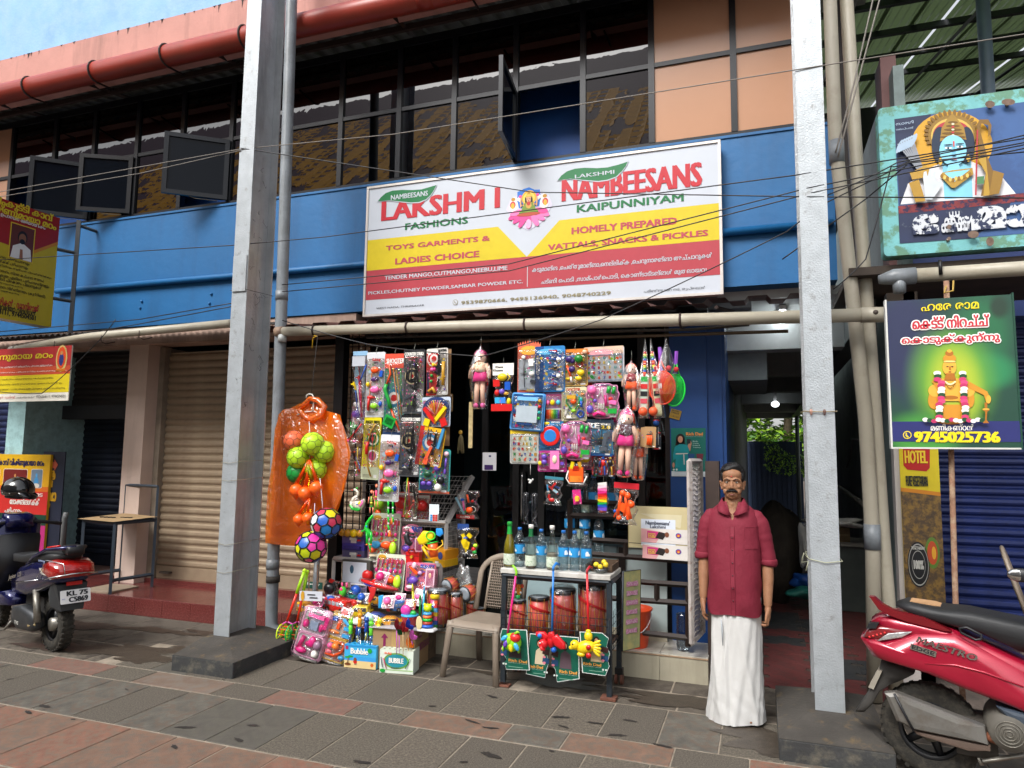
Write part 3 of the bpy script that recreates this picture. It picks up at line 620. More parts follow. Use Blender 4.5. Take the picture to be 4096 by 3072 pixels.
FN(en(768,915,82,92,n=26),'#86c8e0');FN([(745,985),(800,985),(815,1050),(770,1100),(725,1050)],'#86c8e0')
FN([(700,1050),(760,1035),(885,1020),(890,1060),(780,1140),(760,1140),(700,1080)],'#a88430');FN([(715,1050),(870,1030),(775,1105)],'#86c8e0')
for k in range(11):FN(en(700+k*17,1060+25*math.sin(k/10*math.pi)+(10 if k<5 else 0),9,13),('#8a6420','#d8b860')[k%2])
FN(en(738,902,20,6),'#f0f0f0');FN(en(808,895,20,6),'#f0f0f0');FN(en(738,902,7,6),'#18202c');FN(en(808,895,7,6),'#18202c')
FN(en(738,884,27,4,-4),'#22303c');FN(en(808,878,27,4,-4),'#22303c');FN([(766,900),(776,900),(785,948),(760,950)],'#6fb2cc');FN(en(772,968,20,6),'#c8586a');FN([(765,862),(775,862),(774,895),(767,895)],'#c84a3a')
FN(en(690,985,12,22),'#c8a040');FN(en(858,965,12,22),'#c8a040')
for k in range(7):FN([(430+k*14,880-k*6),(440+k*14,878-k*6),(575+k*3,1050),(565+k*3,1052)],'#8a8f98');FN(en(445+k*14,895-k*6,12,45,25),'#9fb4c8')
FN([(505,1055),(600,1010),(625,1030),(610,1080),(520,1095)],'#b08a34');FN([(500,1115),(560,1095),(600,1225),(540,1230)],'#a8822c')
FN([(585,1080),(590,1050),(605,1045),(612,1080),(622,1038),(634,1038),(636,1080),(650,1045),(662,1050),(660,1100),(680,1110),(690,1095),(700,1105),(680,1160),(640,1215),(600,1215)],'#c4ccd0')
FN([(905,770),(925,735),(975,735),(995,770),(990,820),(975,840),(975,770),(935,760),(925,800),(970,960),(1010,1060),(1000,1190),(930,1195),(960,1060),(930,960)],'#7a5a22')
FN([(910,960),(960,955),(985,1190),(945,1195),(960,1060)],'#b08c34');FN([(1005,1040),(1070,1060),(1040,1180),(980,1190)],'#8e6c28');FN([(900,1080),(950,1075),(950,1120),(905,1125)],'#4a7a50')
FN([(905,800),(915,800),(905,1190),(895,1190)],'#a83038')
WL=mat('#c8ccd2',.6,var=.05,scale=9,col2='#1b2748',fac2=1.,edge=(.53,.545))
TX(mb,'N','സാരഥി',425,765,530,732,pr('#a8bcd0'),yb,yb-.02);TX(mb,'N','വലപ്പാട്',425,795,530,770,pr('#a8bcd0'),yb,yb-.02)
TX(mb,'N','ഭ',525,1425,680,1290,WL,yb,yb-.018,bold=.07);TX(mb,'N','ക്ഷ',700,1410,880,1270,WL,yb,yb-.018,bold=.07);TX(mb,'N','മ',880,1395,1085,1240,WL,yb,yb-.018,bold=.07);TX(mb,'N','ാ',1090,1380,1240,1230,WL,yb,yb-.018,bold=.07)
RUSTP=mat('#6f5c50',.9,var=.3,scale=30)
for cc in((985,645,30,22),(1095,632,42,20),(885,1425,35,22),(985,1468,24,28),(740,1380,14,14),(740,1450,12,10)):FN(en(*cc,0,10),RUSTP)
sp('painting',mb,bd,L)
for u,v in((990,645),(1095,635),(893,1425),(987,1465),(740,1380),(740,1450)):
 p=P('N',u,v,yb);sp('bolt',MB().tube([(p.x,yb-.012,p.z),(p.x,yb+.01,p.z)],.012,mat('#8a8478',.4,metal=.7),8),bd,L)
ya=5.0
t=thing('hanging_board','green board with golden seated deity tied in front of the right shutter','signboard',(1.1,ya,1.8));L=(1.1,ya,1.8)
a=P('P',247,1065,ya);b=P('P',910,185,ya);ax,az,bx,bz=a.x,a.z,b.x+.02,b.z
def gradmat():
 m=bpy.data.materials.new('m_grad');m.use_nodes=True;n=m.node_tree.nodes;l=m.node_tree.links;b_=n['Principled BSDF'];b_.inputs['Roughness'].default_value=.35
 tc=n.new('ShaderNodeTexCoord');prev=None
 for(px_,pz_,rx,rz,col)in((None,0,0,0,'#123f30'),(-.36,.22,.42,.55,'#1c2448'),(.25,.25,.3,.35,'#17603a'),(.28,.0,.3,.16,'#1f7a4a'),(0.,-.05,.42,.45,'#5f9a2c'),(.02,-.1,.27,.36,'#a8b82c'),(-.25,-.42,.4,.2,'#3f8a34'),(.4,.42,.1,.1,'#12301f')):
  if px_ is None:prev=lin(col);continue
  mp=n.new('ShaderNodeMapping');cxm,czm=(ax+bx)/2-1.1+px_*(bx-ax),(az+bz)/2-1.8+pz_*(bz-az)
  mp.vector_type='TEXTURE';mp.inputs['Location'].default_value=(cxm+1.1*0,0,czm);mp.inputs['Scale'].default_value=(rx*(bx-ax),10,rz*(bz-az));l.new(tc.outputs['Object'],mp.inputs[0])
  g_=n.new('ShaderNodeTexGradient');g_.gradient_type='SPHERICAL';l.new(mp.outputs[0],g_.inputs[0])
  r_=n.new('ShaderNodeMapRange');r_.interpolation_type='SMOOTHSTEP';r_.inputs[1].default_value=0;r_.inputs[2].default_value=.6;l.new(g_.outputs[0],r_.inputs[0])
  mx=n.new('ShaderNodeMix');mx.data_type='RGBA';l.new(r_.outputs[0],mx.inputs[0]);mx.inputs[7].default_value=lin(col)
  if isinstance(prev,tuple):mx.inputs[6].default_value=prev
  else:l.new(prev,mx.inputs[6])
  prev=mx.outputs[2]
 l.new(prev,b_.inputs['Base Color']);return m
GM=gradmat()
def loc2(x0,x1,z0,z1,y0,y1,m):return MB().bb(x0-1.1,x1-1.1,y0-ya,y1-ya,z0-1.8,z1-1.8,m)
loc2(ax,bx,az,bz,ya,ya+.05,GM).build('board',t)
mb=MB();fm=mat('#c9c9c4',.5)
for q in((ax-.01,ax,az-.01,bz+.01),(bx,bx+.01,az-.01,bz+.01)):mb.bb(q[0]-1.1,q[1]-1.1,-.004,.055,q[2]-1.8,q[3]-1.8,fm if q[0]<1 else pr('#123f30'))
mb.bb(ax-1.1,bx-1.1,-.004,.055,az-1.81,az-1.8,fm);mb.build('frame',t)
mb=MB();zb1=P('P',245,918,ya).z;zb0=P('P',247,1033,ya).z
mb.flat([(ax,zb0),(bx,zb0),(bx,zb1),(ax,zb1)],ya-.002,pr('#252a66'))
lay[0]=0
def FA(pts,col):lay[0]+=1;mb.flat(PL('P',pts,ya),ya-.003-.0003*lay[0],pr(col))
YW_=pr('#e8cf18');WT=pr('#f0eee8')
TX(mb,'P','ഹരേ രാമ',410,283,742,226,YW_,ya,ya-.005,bold=.015)
for s,r in(('കെട്ട് നിറച്ച്',(358,388,800,296)),('കൊടുക്കുന്നു',(297,482,862,402))):
 for dx,dz in((-7,0),(7,0),(0,7),(0,-7),(5,5),(-5,-5),(5,-5),(-5,5)):TX(mb,'P',s,r[0]+dx,r[1]+dz,r[2]+dx,r[3]+dz,WT,ya,ya-.005-.0001*(dx+8)/4-.00003*dz,bold=.02)
 TX(mb,'P',s,*r,pr('#c02838'),ya,ya-.008,bold=.018)
TX(mb,'P','മണികണ്ഠൻ',465,970,712,930,WT,ya,ya-.005,bold=.01);TX(mb,'P','9745025736',370,1038,865,975,YW_,ya,ya-.005,bold=.05)
FA(en(330,995,25,23),'#e8cf18');FA(en(330,995,20,18),'#252a66');FA([(320,982),(328,984),(328,996),(338,1004),(334,1012),(320,1000)],'#e8cf18')
G1,G2,G3='#c98a28','#a8661a','#e0a83c'
FA(en(580,905,95,30),G2);FA(en(580,880,75,25),G1);FA(en(580,850,70,28),G2);FA([(520,820),(640,820),(660,915),(500,915)],G1)
FA(en(500,780,48,70,20),G1);FA(en(665,770,48,75,-20),G1);FA(en(490,740,40,35),G3);FA(en(680,740,40,35),G3)
FA([(510,670),(650,670),(640,800),(525,800)],G3);FA(en(578,760,55,40),G3);FA(en(578,780,45,12),G2)
FA([(640,665),(690,690),(790,745),(810,790),(800,815),(785,810),(770,765),(680,725),(645,710)],G1);FA(en(797,790,14,24),G3)
FA([(500,660),(525,680),(528,720),(500,735),(480,700),(470,690)],G1);FA(en(512,690,14,28),G3)
FA(en(572,605,40,48),G3);FA(en(572,555,38,26),G1);FA(en(571,525,24,16),G2);FA(en(571,512,14,9),G3);FA([(552,640),(600,640),(610,680),(540,680)],G2)
FA(en(560,602,7,3),'#3a2010');FA(en(588,602,7,3),'#3a2010');FA(en(574,632,9,3),'#8a3018');FA([(571,600),(578,600),(580,620),(568,620)],G2);FA(en(572,572,36,5),'#e8d080')
for k in range(7):FA(en(548+k*9,690+14*math.sin(k/6*math.pi),6,5),'#f0e0b0');FA(en(552+k*8,705+22*math.sin(k/6*math.pi),4,4),'#8a5a18')
for s,(xa,xb)in((0,(508,522)),(1,(645,650))):
 for k in range(15):
  zz=640+k*18;xx=(xa if k<3 else xb)+(k%2)*3+(0 if s else(-8 if k<3 else 0))+(k>9)*(-12 if s==0 else 8)
  FA(en(xx,zz,22,13),('#e8e6dc','#1f4a28','#c8386a','#d04878','#b83060','#e8e6dc')[k%6])
for k in range(14):FA(en(430+k*25,908+(k%3)*4,17,12),('#e8e6dc','#1f4a28','#b83060','#e8e6dc')[k%4])
FA([(768,810),(784,810),(784,850),(800,852),(784,862),(780,910),(795,928),(758,928),(772,910),(772,862),(755,852),(770,850)],G2);FA(en(776,848,20,5),G3)
o_=sp('poster_print',mb,t,L)
p0=P('P',583,1080,5.12);RUST=mat('#8d6a55',.9,var=.3,scale=14,bump=.3,col2='#a89078',fac2=.8)
MB().tube([(P('P',555,90,5.12).x,5.12,P('P',555,90,5.12).z-.02),(p0.x,5.12,p0.z),(P('R',1405,580,5.12).x,5.12,P('R',1405,580,5.12).z),(P('R',1405,580,5.12).x+.02,5.12,0)],.0165,RUST,10).build('rusty_pole',at=(p0.x,5.12,0),label='thin rusty pole standing behind the green hanging board',cat='pole')
p0=P('P',560,150,5.08);MB().tube([(p0.x,5.1,p0.z+.02),(p0.x-.02,5.07,p0.z-.03),(p0.x+.03,5.07,p0.z-.02),(p0.x+.04,5.09,p0.z+.05)],.006,mat('#a88a40',.8),5).build('straw_tie',at=p0,label='twist of straw rope at the top of the rusty pole',cat='rope')
# RIGHT NEIGHBOUR
nb=thing('neighbour_shop','neighbouring shop on the right with grey wall edge and high open sheet roof','building',(0,0,0))
MB().bb(1.0,1.22,6.3,6.42,-.02,3.2,mat('#b9b2ac',.7,var=.1,scale=2,bump=.1)).build('wall_edge',nb)
MB().bb(1.22,4,7.2,7.3,2.9,3.6,mat('#1a2c5c',.5)).build('shutter_box',nb)
MB().bb(1.3,6,15.5,15.6,3.2,9,mat('#16181a',.9)).build('back_wall',nb)
shutter(1.2,3.6,7.0,0.0,2.95,mat('#11235a',.35,metal=.3,var=.12,scale=3,bump=.1,col2='#0c1638',fac2=.5),'closed bright blue roller shutter behind the green hanging board',.085)
GS=film('#6f8a5a',.1,.1,9.,.3,.8,'#48553a')
for k in range(16):
 xa=.3+k*.42;corr(xa,xa+(.425 if k%4 else.38),6.0,6.3+.012*(k%2),16,9.2,GS,.1,.02).build('roof_sheet',nb)
SKYG=0
for i,y in enumerate((6.0,7.3,8.6,9.9,11.2,12.5)):MB().bb(.3,6,y,y+.06,6.3+(y-6)*.29-.1,6.3+(y-6)*.29-.02,mat('#141a22',.6)).build('roof_purlin',nb)
for x in(1.1,2.6,4.1):MB().tube([(x,6,6.15),(x,16,9.05)],.03,mat('#141a22',.6),4,smooth=False).build('roof_rafter',nb)
mb=MB();mb.tube([(P('N',955,0,7.4).x,7.4,7.5),(P('N',980,555,7.4).x,7.4,3.2)],.06,mat('#5b6c7c',.5),12);mb.build('roof_post',nb)
mb=MB();mb.bb(P('N',345,640,6.5).x,P('N',440,640,6.5).x,6.5,6.8,3.2,P('N',440,330,6.5).z,mat('#6b4a48',.7,var=.1));mb.build('brown_column',nb)
mb=MB();mb.bb(.72,.86,6.42,6.5,3.2,9,mat('#2a2422',.8));mb.build('dark_wall',nb)
MB().bb(.65,4,5.62,6.9,3.06,3.12,mat('#3a3028',.8,var=.3)).build('awning_deck',nb)
yh=6.28
t=thing('hotel_banner','yellow restaurant banner with round black badge beside the blue shutter','banner',(1.0,yh,0));L=(1.0,yh,0)
BN=[P('P',285,1000,yh),P('P',518,1000,yh)];hx0,hx1=P('P',292,1300,yh).x,P('P',520,1300,yh).x;hz0=P('R',1050,555,yh).z;hz1=1.95
sp('banner',MB().bb(hx0,hx1,yh,yh+.01,hz0,hz1,pr('#c8b420')),t,L)
mb=MB();zc=P('P',300,1320,yh).z
mb.flat([(hx0,hz0),(hx1,hz0),(hx1,zc-.03),(hx0,zc)],yh-.002,mat('#4a3a28',.5,var=.3,scale=9,col2='#8a6a2c',fac2=.8));mb.flat([(hx0,zc),(hx1,zc-.03),(hx1,zc+.0),(hx0,zc+.03)],yh-.003,pr('#c07a20'))
mb.flat(PL('P',((305,1070),(460,1070),(460,1185),(440,1205),(330,1195),(308,1170)),yh),yh-.003,pr('#a82020'))
TX(mb,'P','HOTEL',315,1158,445,1085,pr('#d8b830'),yh,yh-.006,bold=.02);TX(mb,'P','PURE VEGETARIAN',322,1290,447,1232,pr('#2a2c20'),yh,yh-.006,bold=.02)
o=P('R',1150,270,yh)
for rr,cc,k in((1.,'#15171a',0),(.92,'#9a9a94',1),(.86,'#15171a',2),(.62,'#9a9a94',3),(.58,'#15171a',4)):mb.flat(ell(o.x,o.z,.075*rr,.175*rr,n=30),yh-.004-k*.001,pr(cc))
mb.text('100%',o.x-.035,o.z-.035,o.x+.035,o.z+.035,pr('#b8b8b0'),yh-.012,.02);mb.text('VEGETARIAN',o.x-.045,o.z+.115,o.x+.045,o.z+.14,pr('#b8b8b0'),yh-.012,.02)
o2=P('R',1245,190,yh);mb.flat(ell(o2.x,o2.z,.05,.12,n=20),yh-.004,pr('#5a7a30'));mb.flat(ell(o2.x,o2.z,.035,.09,n=20),yh-.005,pr('#b84a28'));mb.flat(ell(o2.x+.01,o2.z,.015,.05,n=12),yh-.006,pr('#d8a030'))
sp('banner_print',mb,t,L)
# LEFT SIGNS
xs_=-7.9
t=thing('projecting_sign','red and yellow astrologer box sign projecting from the facade at the left edge','signboard',(xs_,5.9,3.1),Rz(math.pi/2))
def LX(c,u,v,x=xs_):p=PX(c,u,v,x);return(p.y-5.9,p.z-3.1)
c00=LX('2',330,1010);c11=LX('2',405,290);zb,zt=c00[1],c11[1];xe=(c00[0]+c11[0])/2;xn=xe-1.75
MB().bb(xn,xe,0,.16,zb,zt,mat('#cfcac4',.5)).build('box',t)
mb=MB();mb.flat([(xn,zb),(xe,zb),(xe,zt),(xn,zt)],-.002,pr('#b39c14'))
mb.flat([(xn,zt-.42),(xe-.55,zt-.5),(xe-.3,zt-.5),(xe,zt-.3),(xe,zt),(xn,zt)],-.003,pr('#8e1d1a'));mb.flat([(xe-.55,zt-.54),(xe-.3,zt-.53),(xe,zt-.33),(xe,zt-.29),(xe-.3,zt-.49),(xe-.55,zt-.5)],-.004,pr('#b8761a'))
def TL(s,u0,v0,u1,v1,m,bold=0.):a_=LX('2',u0,v0);b_=LX('2',u1,v1);mb.text(s,a_[0],a_[1],b_[0],b_[1],m,-.006,bold)
yy_=pr('#cdb428');bk_=pr('#201a10');ww_=pr('#d8d4cc')
TL('കരിംകുട്ടി കാവ്',-120,170,355,262,yy_,.02);TL('വിഷ്ണുമായാ മഠം',-120,225,375,320,yy_,.02);TL('ഉപാസന ജ്യോതിഷം',0,275,300,340,ww_,.01)
for s,v0,v1,u1 in(('കാരുടെ ഫല പ്രവചനവും',545,580,195),('ദോഷങ്ങൾക്ക് പരിഹാരവും',577,605,185),('രോഗശാന്തിയിലും ആഭിചാര പ്രവർത്തിക്കും',600,675,340),('തടസം, (വിവാഹം, സ്ഥല കച്ചവട തടസം)',640,690,290),('സംബന്ധമായ എല്ലാ പരിഹാരങ്ങളും',672,728,325),('വിദ്യാ വിധി പ്രകാരം പ്ലാനുകൾ',700,738,275),('ചെയ്തുകൊടുക്കുന്നു',715,742,150),('തിൽ, സ്ഥാന നിർണ്ണയം (കുറ്റിയടി)',752,795,300),('ചെയ്തുകൊടുക്കുന്നു',768,785,125)):TL(s,-120,v0-22,u1,v1+2,bk_,.005)
TL('താന്ത്രികൻ : ഡാനിരാജ്',-120,838,258,862,pr('#a82820'),.01);TL('വാസ്തുവിദ്യാ വിദഗ്ധൻ',-120,880,238,898,bk_,.01);TL('9526664111, 9744504501',-120,905,236,935,bk_,.02)
a_=LX('2',58,540);b_=LX('2',228,365)
for k,(d,cc)in enumerate(((.012,'#c8a828'),(0,'#5a2a20'))):mb.flat([(a_[0]-d,a_[1]-d),(b_[0]+d,a_[1]-d),(b_[0]+d,b_[1]+d),(a_[0]-d,b_[1]+d)],-.005-k*.001,pr(cc))
mx_,mz_=(a_[0]+b_[0])/2,a_[1];hh=b_[1]-a_[1]
mb.flat([(a_[0]+.01,mz_),(b_[0]-.01,mz_),(b_[0]-.03,mz_+hh*.35),(mx_,mz_+hh*.5),(a_[0]+.03,mz_+hh*.35)],-.0075,pr('#cfcac4'));mb.flat(ell(mx_,mz_+hh*.66,.055,.075),-.008,pr('#1a1614'));mb.flat(ell(mx_,mz_+hh*.62,.042,.06),-.009,pr('#7a5038'));mb.flat(ell(mx_,mz_+hh*.53,.03,.03),-.0095,pr('#1a1614'));mb.flat([(mx_-.02,mz_),(mx_+.02,mz_),(mx_+.01,mz_+hh*.3),(mx_-.02,mz_+hh*.3)],-.0092,pr('#8a5a40'))
mb.build('sign_print',t)
ff=thing('sign_frame','rusty angle iron post holding the projecting astrologer sign','frame',(xs_+.02,6.2,3.0));IR=mat('#4a4c4e',.6,metal=.3,var=.2)
q=P('2',385,1075,6.0);ztp=P('2',455,300,6.0).z
MB().bar((.05,-.15,0),(.05,-.15,ztp-3.),.045,IR).build('upright',ff)
for z in(3.5,4.1):MB().bar((.05,-.15,z-3),(-.02,-.35,z-3),.03,IR).build('bracket',ff)
MB().bar((.05,-.15,ztp-3.06),(.05,.1,ztp-3.06),.03,IR).build('bracket',ff)
yl=5.45
t=thing('front_banner','red, yellow and white astrologer banner hanging below the gutter at the left','banner',(-8.3,yl,2.3));L=(-8.3,yl,2.3)
a=P('2',450,1497,yl);b=P('2',480,1130,yl);z1,z0,x1=b.z,a.z,(a.x+b.x)/2;x0=x1-1.9
sp('banner_sheet',MB().bb(x0,x1,yl,yl+.012,z0,z1,pr('#d8d4c8')),t,L)
mb=MB();zA=P('2',460,1318,yl).z;zB=P('2',455,1440,yl).z;zC=P('2',470,1262,yl).z
mb.flat([(x0,zA),(x1,zA),(x1,z1),(x0,z1)],yl-.002,pr('#9c2a2a'));mb.flat([(x0,zA),(x1,zA),(x1,zC),(x0,zC)],yl-.0025,pr('#b8482c'));mb.flat([(x0,zB),(x1,zB),(x1,zA),(x0,zA)],yl-.002,pr('#cdb81c'))
h=lambda*k,**w:TX(mb,'2',*k,yl,yl-.006,**w)
h('വിഷ്ണുമായ മഠം',-170,1250,358,1165,yy_,bold=.02);h('വിഷ്ണുമായ എണ്ണരാശി ജ്യോതിഷം പ്രധാന ജ്യോതിഷം',-60,1290,352,1255,ww_);h('സുദോഷങ്ങൾക്കും പരിഹാരകർമ്മം ചെയ്തുകൊടുക്കുന്നു.',-60,1322,448,1290,ww_)
h('ദോഷം • ആഭിചാരം • വിവാഹതടസ്സം • കച്ചവടതടസ്സം',-40,1368,360,1338,bk_);h('ചേർച്ചയില്ലായ്മ • വാസ്തുസംബന്ധമായ എല്ലാപരിഹാരങ്ങളും',-60,1402,418,1372,bk_);h('കുറ്റിയടി • കല്ലിടൽ • വാസ്തുപ്രകാരമുള്ള പ്ലാനുകൾ എന്നിവ ചെയ്യുന്നു.',-70,1436,436,1405,bk_)
h('താന്ത്രികൻ : ഡാനിരാജ്',-60,1488,105,1464,pr('#b02820'));h('വാസ്തുവിദ്യാവിദഗ്ധൻ',112,1486,232,1468,bk_);h('9526664111, 9744504501',243,1485,437,1457,bk_)
o=P('2',412,1200,yl);mb.flat(ell(o.x,o.z-.03,.085,.15),yl-.004,pr('#b8a060'));mb.flat(ell(o.x,o.z-.02,.065,.12),yl-.005,pr('#c8481c'));mb.flat(ell(o.x,o.z-.04,.035,.07),yl-.006,pr('#28306a'));mb.flat(ell(o.x,o.z+.03,.022),yl-.007,pr('#b07848'));mb.flat([(o.x-.06,o.z-.14),(o.x+.06,o.z-.14),(o.x+.08,o.z-.17),(o.x-.08,o.z-.17)],yl-.006,pr('#c87020'))
sp('banner_print',mb,t,L)
yp=6.3
t=thing('poster_board','orange to magenta astrologer poster board behind the blue scooter','poster',(-9.2,yp,.3));L=(-9.2,yp,.3)
a=P('3',262,808,yp);b=P('3',303,255,yp);x1=(a.x+b.x)/2+.01;x0=x1-1.15;z0=a.z;z1=b.z
sp('board',MB().bb(x0,x1,yp,yp+.03,.3,z1,pr('#c79a1c')),t,L)
mb=MB();zz=[P('3',290,v,yp).z for v in(255,345,450,480,620,685,808)]
ramp=['#cfa21c','#d09a1c','#c8641e','#b82a26','#16392a','#a8286a']
for k in range(6):mb.flat([(x0,zz[k+1]),(x1,zz[k+1]),(x1,zz[k]),(x0,zz[k])],yp-.002,pr(ramp[k]))
mb.flat([(x0,.3),(x1,.3),(x1,zz[6]),(x0,zz[6])],yp-.002,pr('#a8286a'))
h=lambda*k,**w:TX(mb,'3',*k,yp,yp-.006,**w)
h('കുട്ടിക്കാവ് വിഷ്ണുമായാ മഠം',-90,325,272,280,pr('#141c50'),bold=.015)
for q in((15,342,170,455),(182,342,262,455),(-140,342,4,455)):
 a=P('3',q[0],q[3],yp);b=P('3',q[2],q[1],yp);mb.flat(rrect(a.x,b.x,a.z,b.z,.02),yp-.003,pr('#d8d0c0'));mb.flat(rrect(a.x+.006,b.x-.006,a.z+.006,b.z-.006,.02),yp-.004,pr('#6a1f1c' if q[0]<100 else '#6a7a8a'))
 m_=(a.x+b.x)/2;mb.flat(ell(m_,a.z+.07,.04,.07),yp-.005,pr('#b8802c' if q[0]<100 else '#3f86b8'));mb.flat(ell(m_,a.z+.16,.018,.024),yp-.006,pr('#b07848' if q[0]<100 else '#4f96c8'));mb.flat(ell(m_,a.z+.03,.06,.03),yp-.0055,pr('#c8c4bc'))
h('നിങ്ങളുടെ',60,508,262,478,ww_,bold=.02);h('ദോഷങ്ങൾക്ക്',60,552,243,520,ww_,bold=.02);h('പരിഹാരം',30,602,136,575,ww_,bold=.02)
h('ദോഷം.വിവാഹ തടസ്സം',-60,652,207,628,ww_);h('(തൊഴിൽ തടസ്സം)',85,678,252,652,ww_);h('ഗൂഢമായ',70,735,187,708,yy_,bold=.01);h('ദുരിതം പരിഹാരം',60,772,242,745,yy_,bold=.01);h('(ക്കി) പ്ലാനുകൾ',90,808,212,785,ww_)
sp('poster_print',mb,t,L)
t=thing('painted_sign','narrow navy panel with yellow letters and a red arrow beside the poster board','sign',(-9,6.33,.3));L=(-9,6.33,.3)
a=P('3',358,700,6.33);b=P('3',262,235,6.33)
sp('panel',MB().bb(b.x,a.x,6.335,6.348,.3,b.z,mat('#141b2e',.5,var=.2)),t,L)
mb=MB();
for s,v0,v1,u1 in(('ആ',405,350,338),('ൽ',455,410,322),('വാ',535,482,342),('ർ',598,548,305)):TX(mb,'3',s,282,v0,u1,v1,pr('#a8801c'),6.33,6.33,bold=.04)
mb.flat(PL('3',((298,295),(328,298),(328,282),(350,315),(330,350),(328,335),(298,335)),6.33),6.33,pr('#a8503c'));sp('panel_print',mb,t,L)
# reflected roof across the street
PUR=mat('#4a1240',.6,var=.2,scale=3)
far=thing('temple_hall','large hall across the street with a purple and yellow scalloped tile roof','building',(0,-12,0))
MB().bb(-62,1,2.8,3.4,0,10.9,mat('#b9b2a8',.8)).build('wall',far)
mb=MB();mb.add([(-64,3,11.0),(2,3,11.0),(2,-8.6,22.1),(-64,-8.6,22.1)],[(0,1,2,3)],PUR);mb.build('roof',far)
mb=MB();random.seed(2);YT=mat('#ffb400',.6,var=.2,scale=3)
for i in range(145):
 for j in range(26):
  x=-60+i*.42;lo_=3+3.2*math.sin(i*.045)+1.5*math.sin(i*.13);hi_=17+3*math.sin(i*.06+2)
  if not(lo_<j<hi_)or((i+j)%7>=4 and(i-j)%7>=4):continue
  y=3-10.8*j/26;z=11+10.3*j/26;h_=.11*((i*7+j*3)%3)
  mb.add([(x,y,z+.03),(x+.1,y+.1,z-.08-h_*.3),(x+.21,y+.13,z-.11),(x+.32,y+.1,z-.08),(x+.42,y,z+.03),(x+.42,y-.4,z+.42),(x,y-.4,z+.42)],[tuple(range(7))],YT)
mb.build('roof_tiles',far)['kind']='stuff'
for nm,x0,x1,y0,y1,h,lab in(('building',-48,-38,-4,26,11,'added plain dark building far to the left, out of view, darkens the casement reflections'),('building',26,36,-10,26,9,'added plain dark building far to the right, out of view, darkens the casement reflections')):  # unseen blocks added so the open casements reflect less sky
 b_=thing('reflection_block',lab,'building',((x0+x1)/2,y0,0));part(b_,'wall','bb',-5,5,0,y1-y0,0,h,mat('#2a2c28',.9,var=.3,scale=.5));part(b_,'roof','bb',-5.3,5.3,-.3,y1-y0+.3,h+.001,h+.3,mat('#4a4640',.9))
# awning, pipes, greenery
AW=mat('#5f3a33',.8,var=.25,scale=4,col2='#3b2d28',fac2=.7)
PVC=mat('#aaa392',.45,var=.08,scale=3,bump=.1,bscale=30,col2='#8f8470',fac2=.5,edge=(.52,.72))
PVCG=mat('#80868b',.4,var=.1,scale=4,bump=.1,bscale=20,col2='#5f6060',fac2=.4)
t=thing('awning','rusty corrugated sheet awning along the top of the toy stall','awning',(0,0,0))
c_=corr(-5.0,.32,5.5,2.895,6.28,3.02,AW,.3,.035);c_.build('awning_sheet',t)
for x in(-4.0,-3.1,-2.1,-1.2,-.3):MB().tube([(x,5.52,2.86),(x+.15,6.3,2.96)],.016,RAF,4,smooth=False).build('bracket',t)
t2=thing('awning','grey corrugated awning above the closed shutters at the left','awning',(0,0,0))
c_=corr(-9.6,-4.9,5.52,2.98,6.28,3.12,mat('#3e3a37',.8,var=.25),.09,.014,prof='s');c_.build('awning_sheet',t2)
RODS=mat('#4a4540',.6,metal=.3,var=.2)
a=P('2',90,1163,5.5);b=P('2',1530,985,5.5)
pg=thing('gutter_pipe','cream plastic gutter pipe sloping up to the left silver post','pipe',a)
MB().tube([(0,0,0),(1.0,0,.1),b-a],.042,PVC,14).build('pipe',pg);MB().tube([(-.03,0,-.003),(.05,0,.005)],.05,mat('#7a746a',.6),14).build('end_cap',pg)
for u in(390,700,950):p=P('2',u,1163-(u-90)*.124,5.5)-a;MB().tube([(p.x,-.05,p.z+.03),(p.x,-.05,p.z-.04),(p.x+.01,0,p.z-.055),(p.x+.02,.1,p.z-.02)],.005,RAF,5).build('strap',pg)
A=P('T',235,57,5.5);B_=Vector((P('P',205,300,5.5).x,5.5,P('P',205,300,5.5).z))
pg=thing('gutter_pipe','long cream gutter pipe running above the hanging toys to beyond the right post','pipe',A)
MB().tube([Vector((0,0,0)),(B_-A)*.33+Vector((0,0,.006)),(B_-A)*.66+Vector((0,0,.004)),B_-A],[.046,.047,.05,.05],PVC,16).build('pipe',pg)
MB().tube([(-.02,0,0),(.06,0,0)],.05,mat('#8a7260',.6),14).build('end_cap',pg)
p=B_-A;MB().tube([p+Vector((-.16,0,.004)),p],.056,PVC,16).build('coupling',pg);MB().tube([p+Vector((-.07,-.056,.01)),p+Vector((-.07,-.04,.01))],.018,mat('#4a4038',.6),8).build('screw_cap',pg)
MB().tube([(.05,0,-.03),(.05,0,-.1)],.04,mat('#b9bdbb',.5),12).build('outlet',pg)
for c,u,v in(('T',540,40),('T',1310,0),('G',332,1040),('G',1002,1025),('G',1885,990),('K',225,40)):
 q=P(c,u,v,5.5)-A;z=(B_-A).z*q.x/(B_-A).x
 MB().tube([(q.x,.03,z+.05),(q.x,-.035,z+.045),(q.x,-.054,z),(q.x,-.035,z-.04),(q.x,.04,z-.05),(q.x+.04,.3,z+.02)],.009,RAF,5).build('strap',pg)
STN=mat('#7a5638',.8,var=.3)
p=P('T',545,95,5.43);MB().tube([p+Vector((-.02,0,.01)),p+Vector((.025,-.01,0)),p+Vector((-.02,-.01,-.012)),p+Vector((-.03,0,-.03)),p+Vector((-.035,0,-.11))],.004,plast('#d8a820'),5).build('yellow_string',at=p,label='short yellow string knotted round the gutter strap above the raincoat',cat='string')
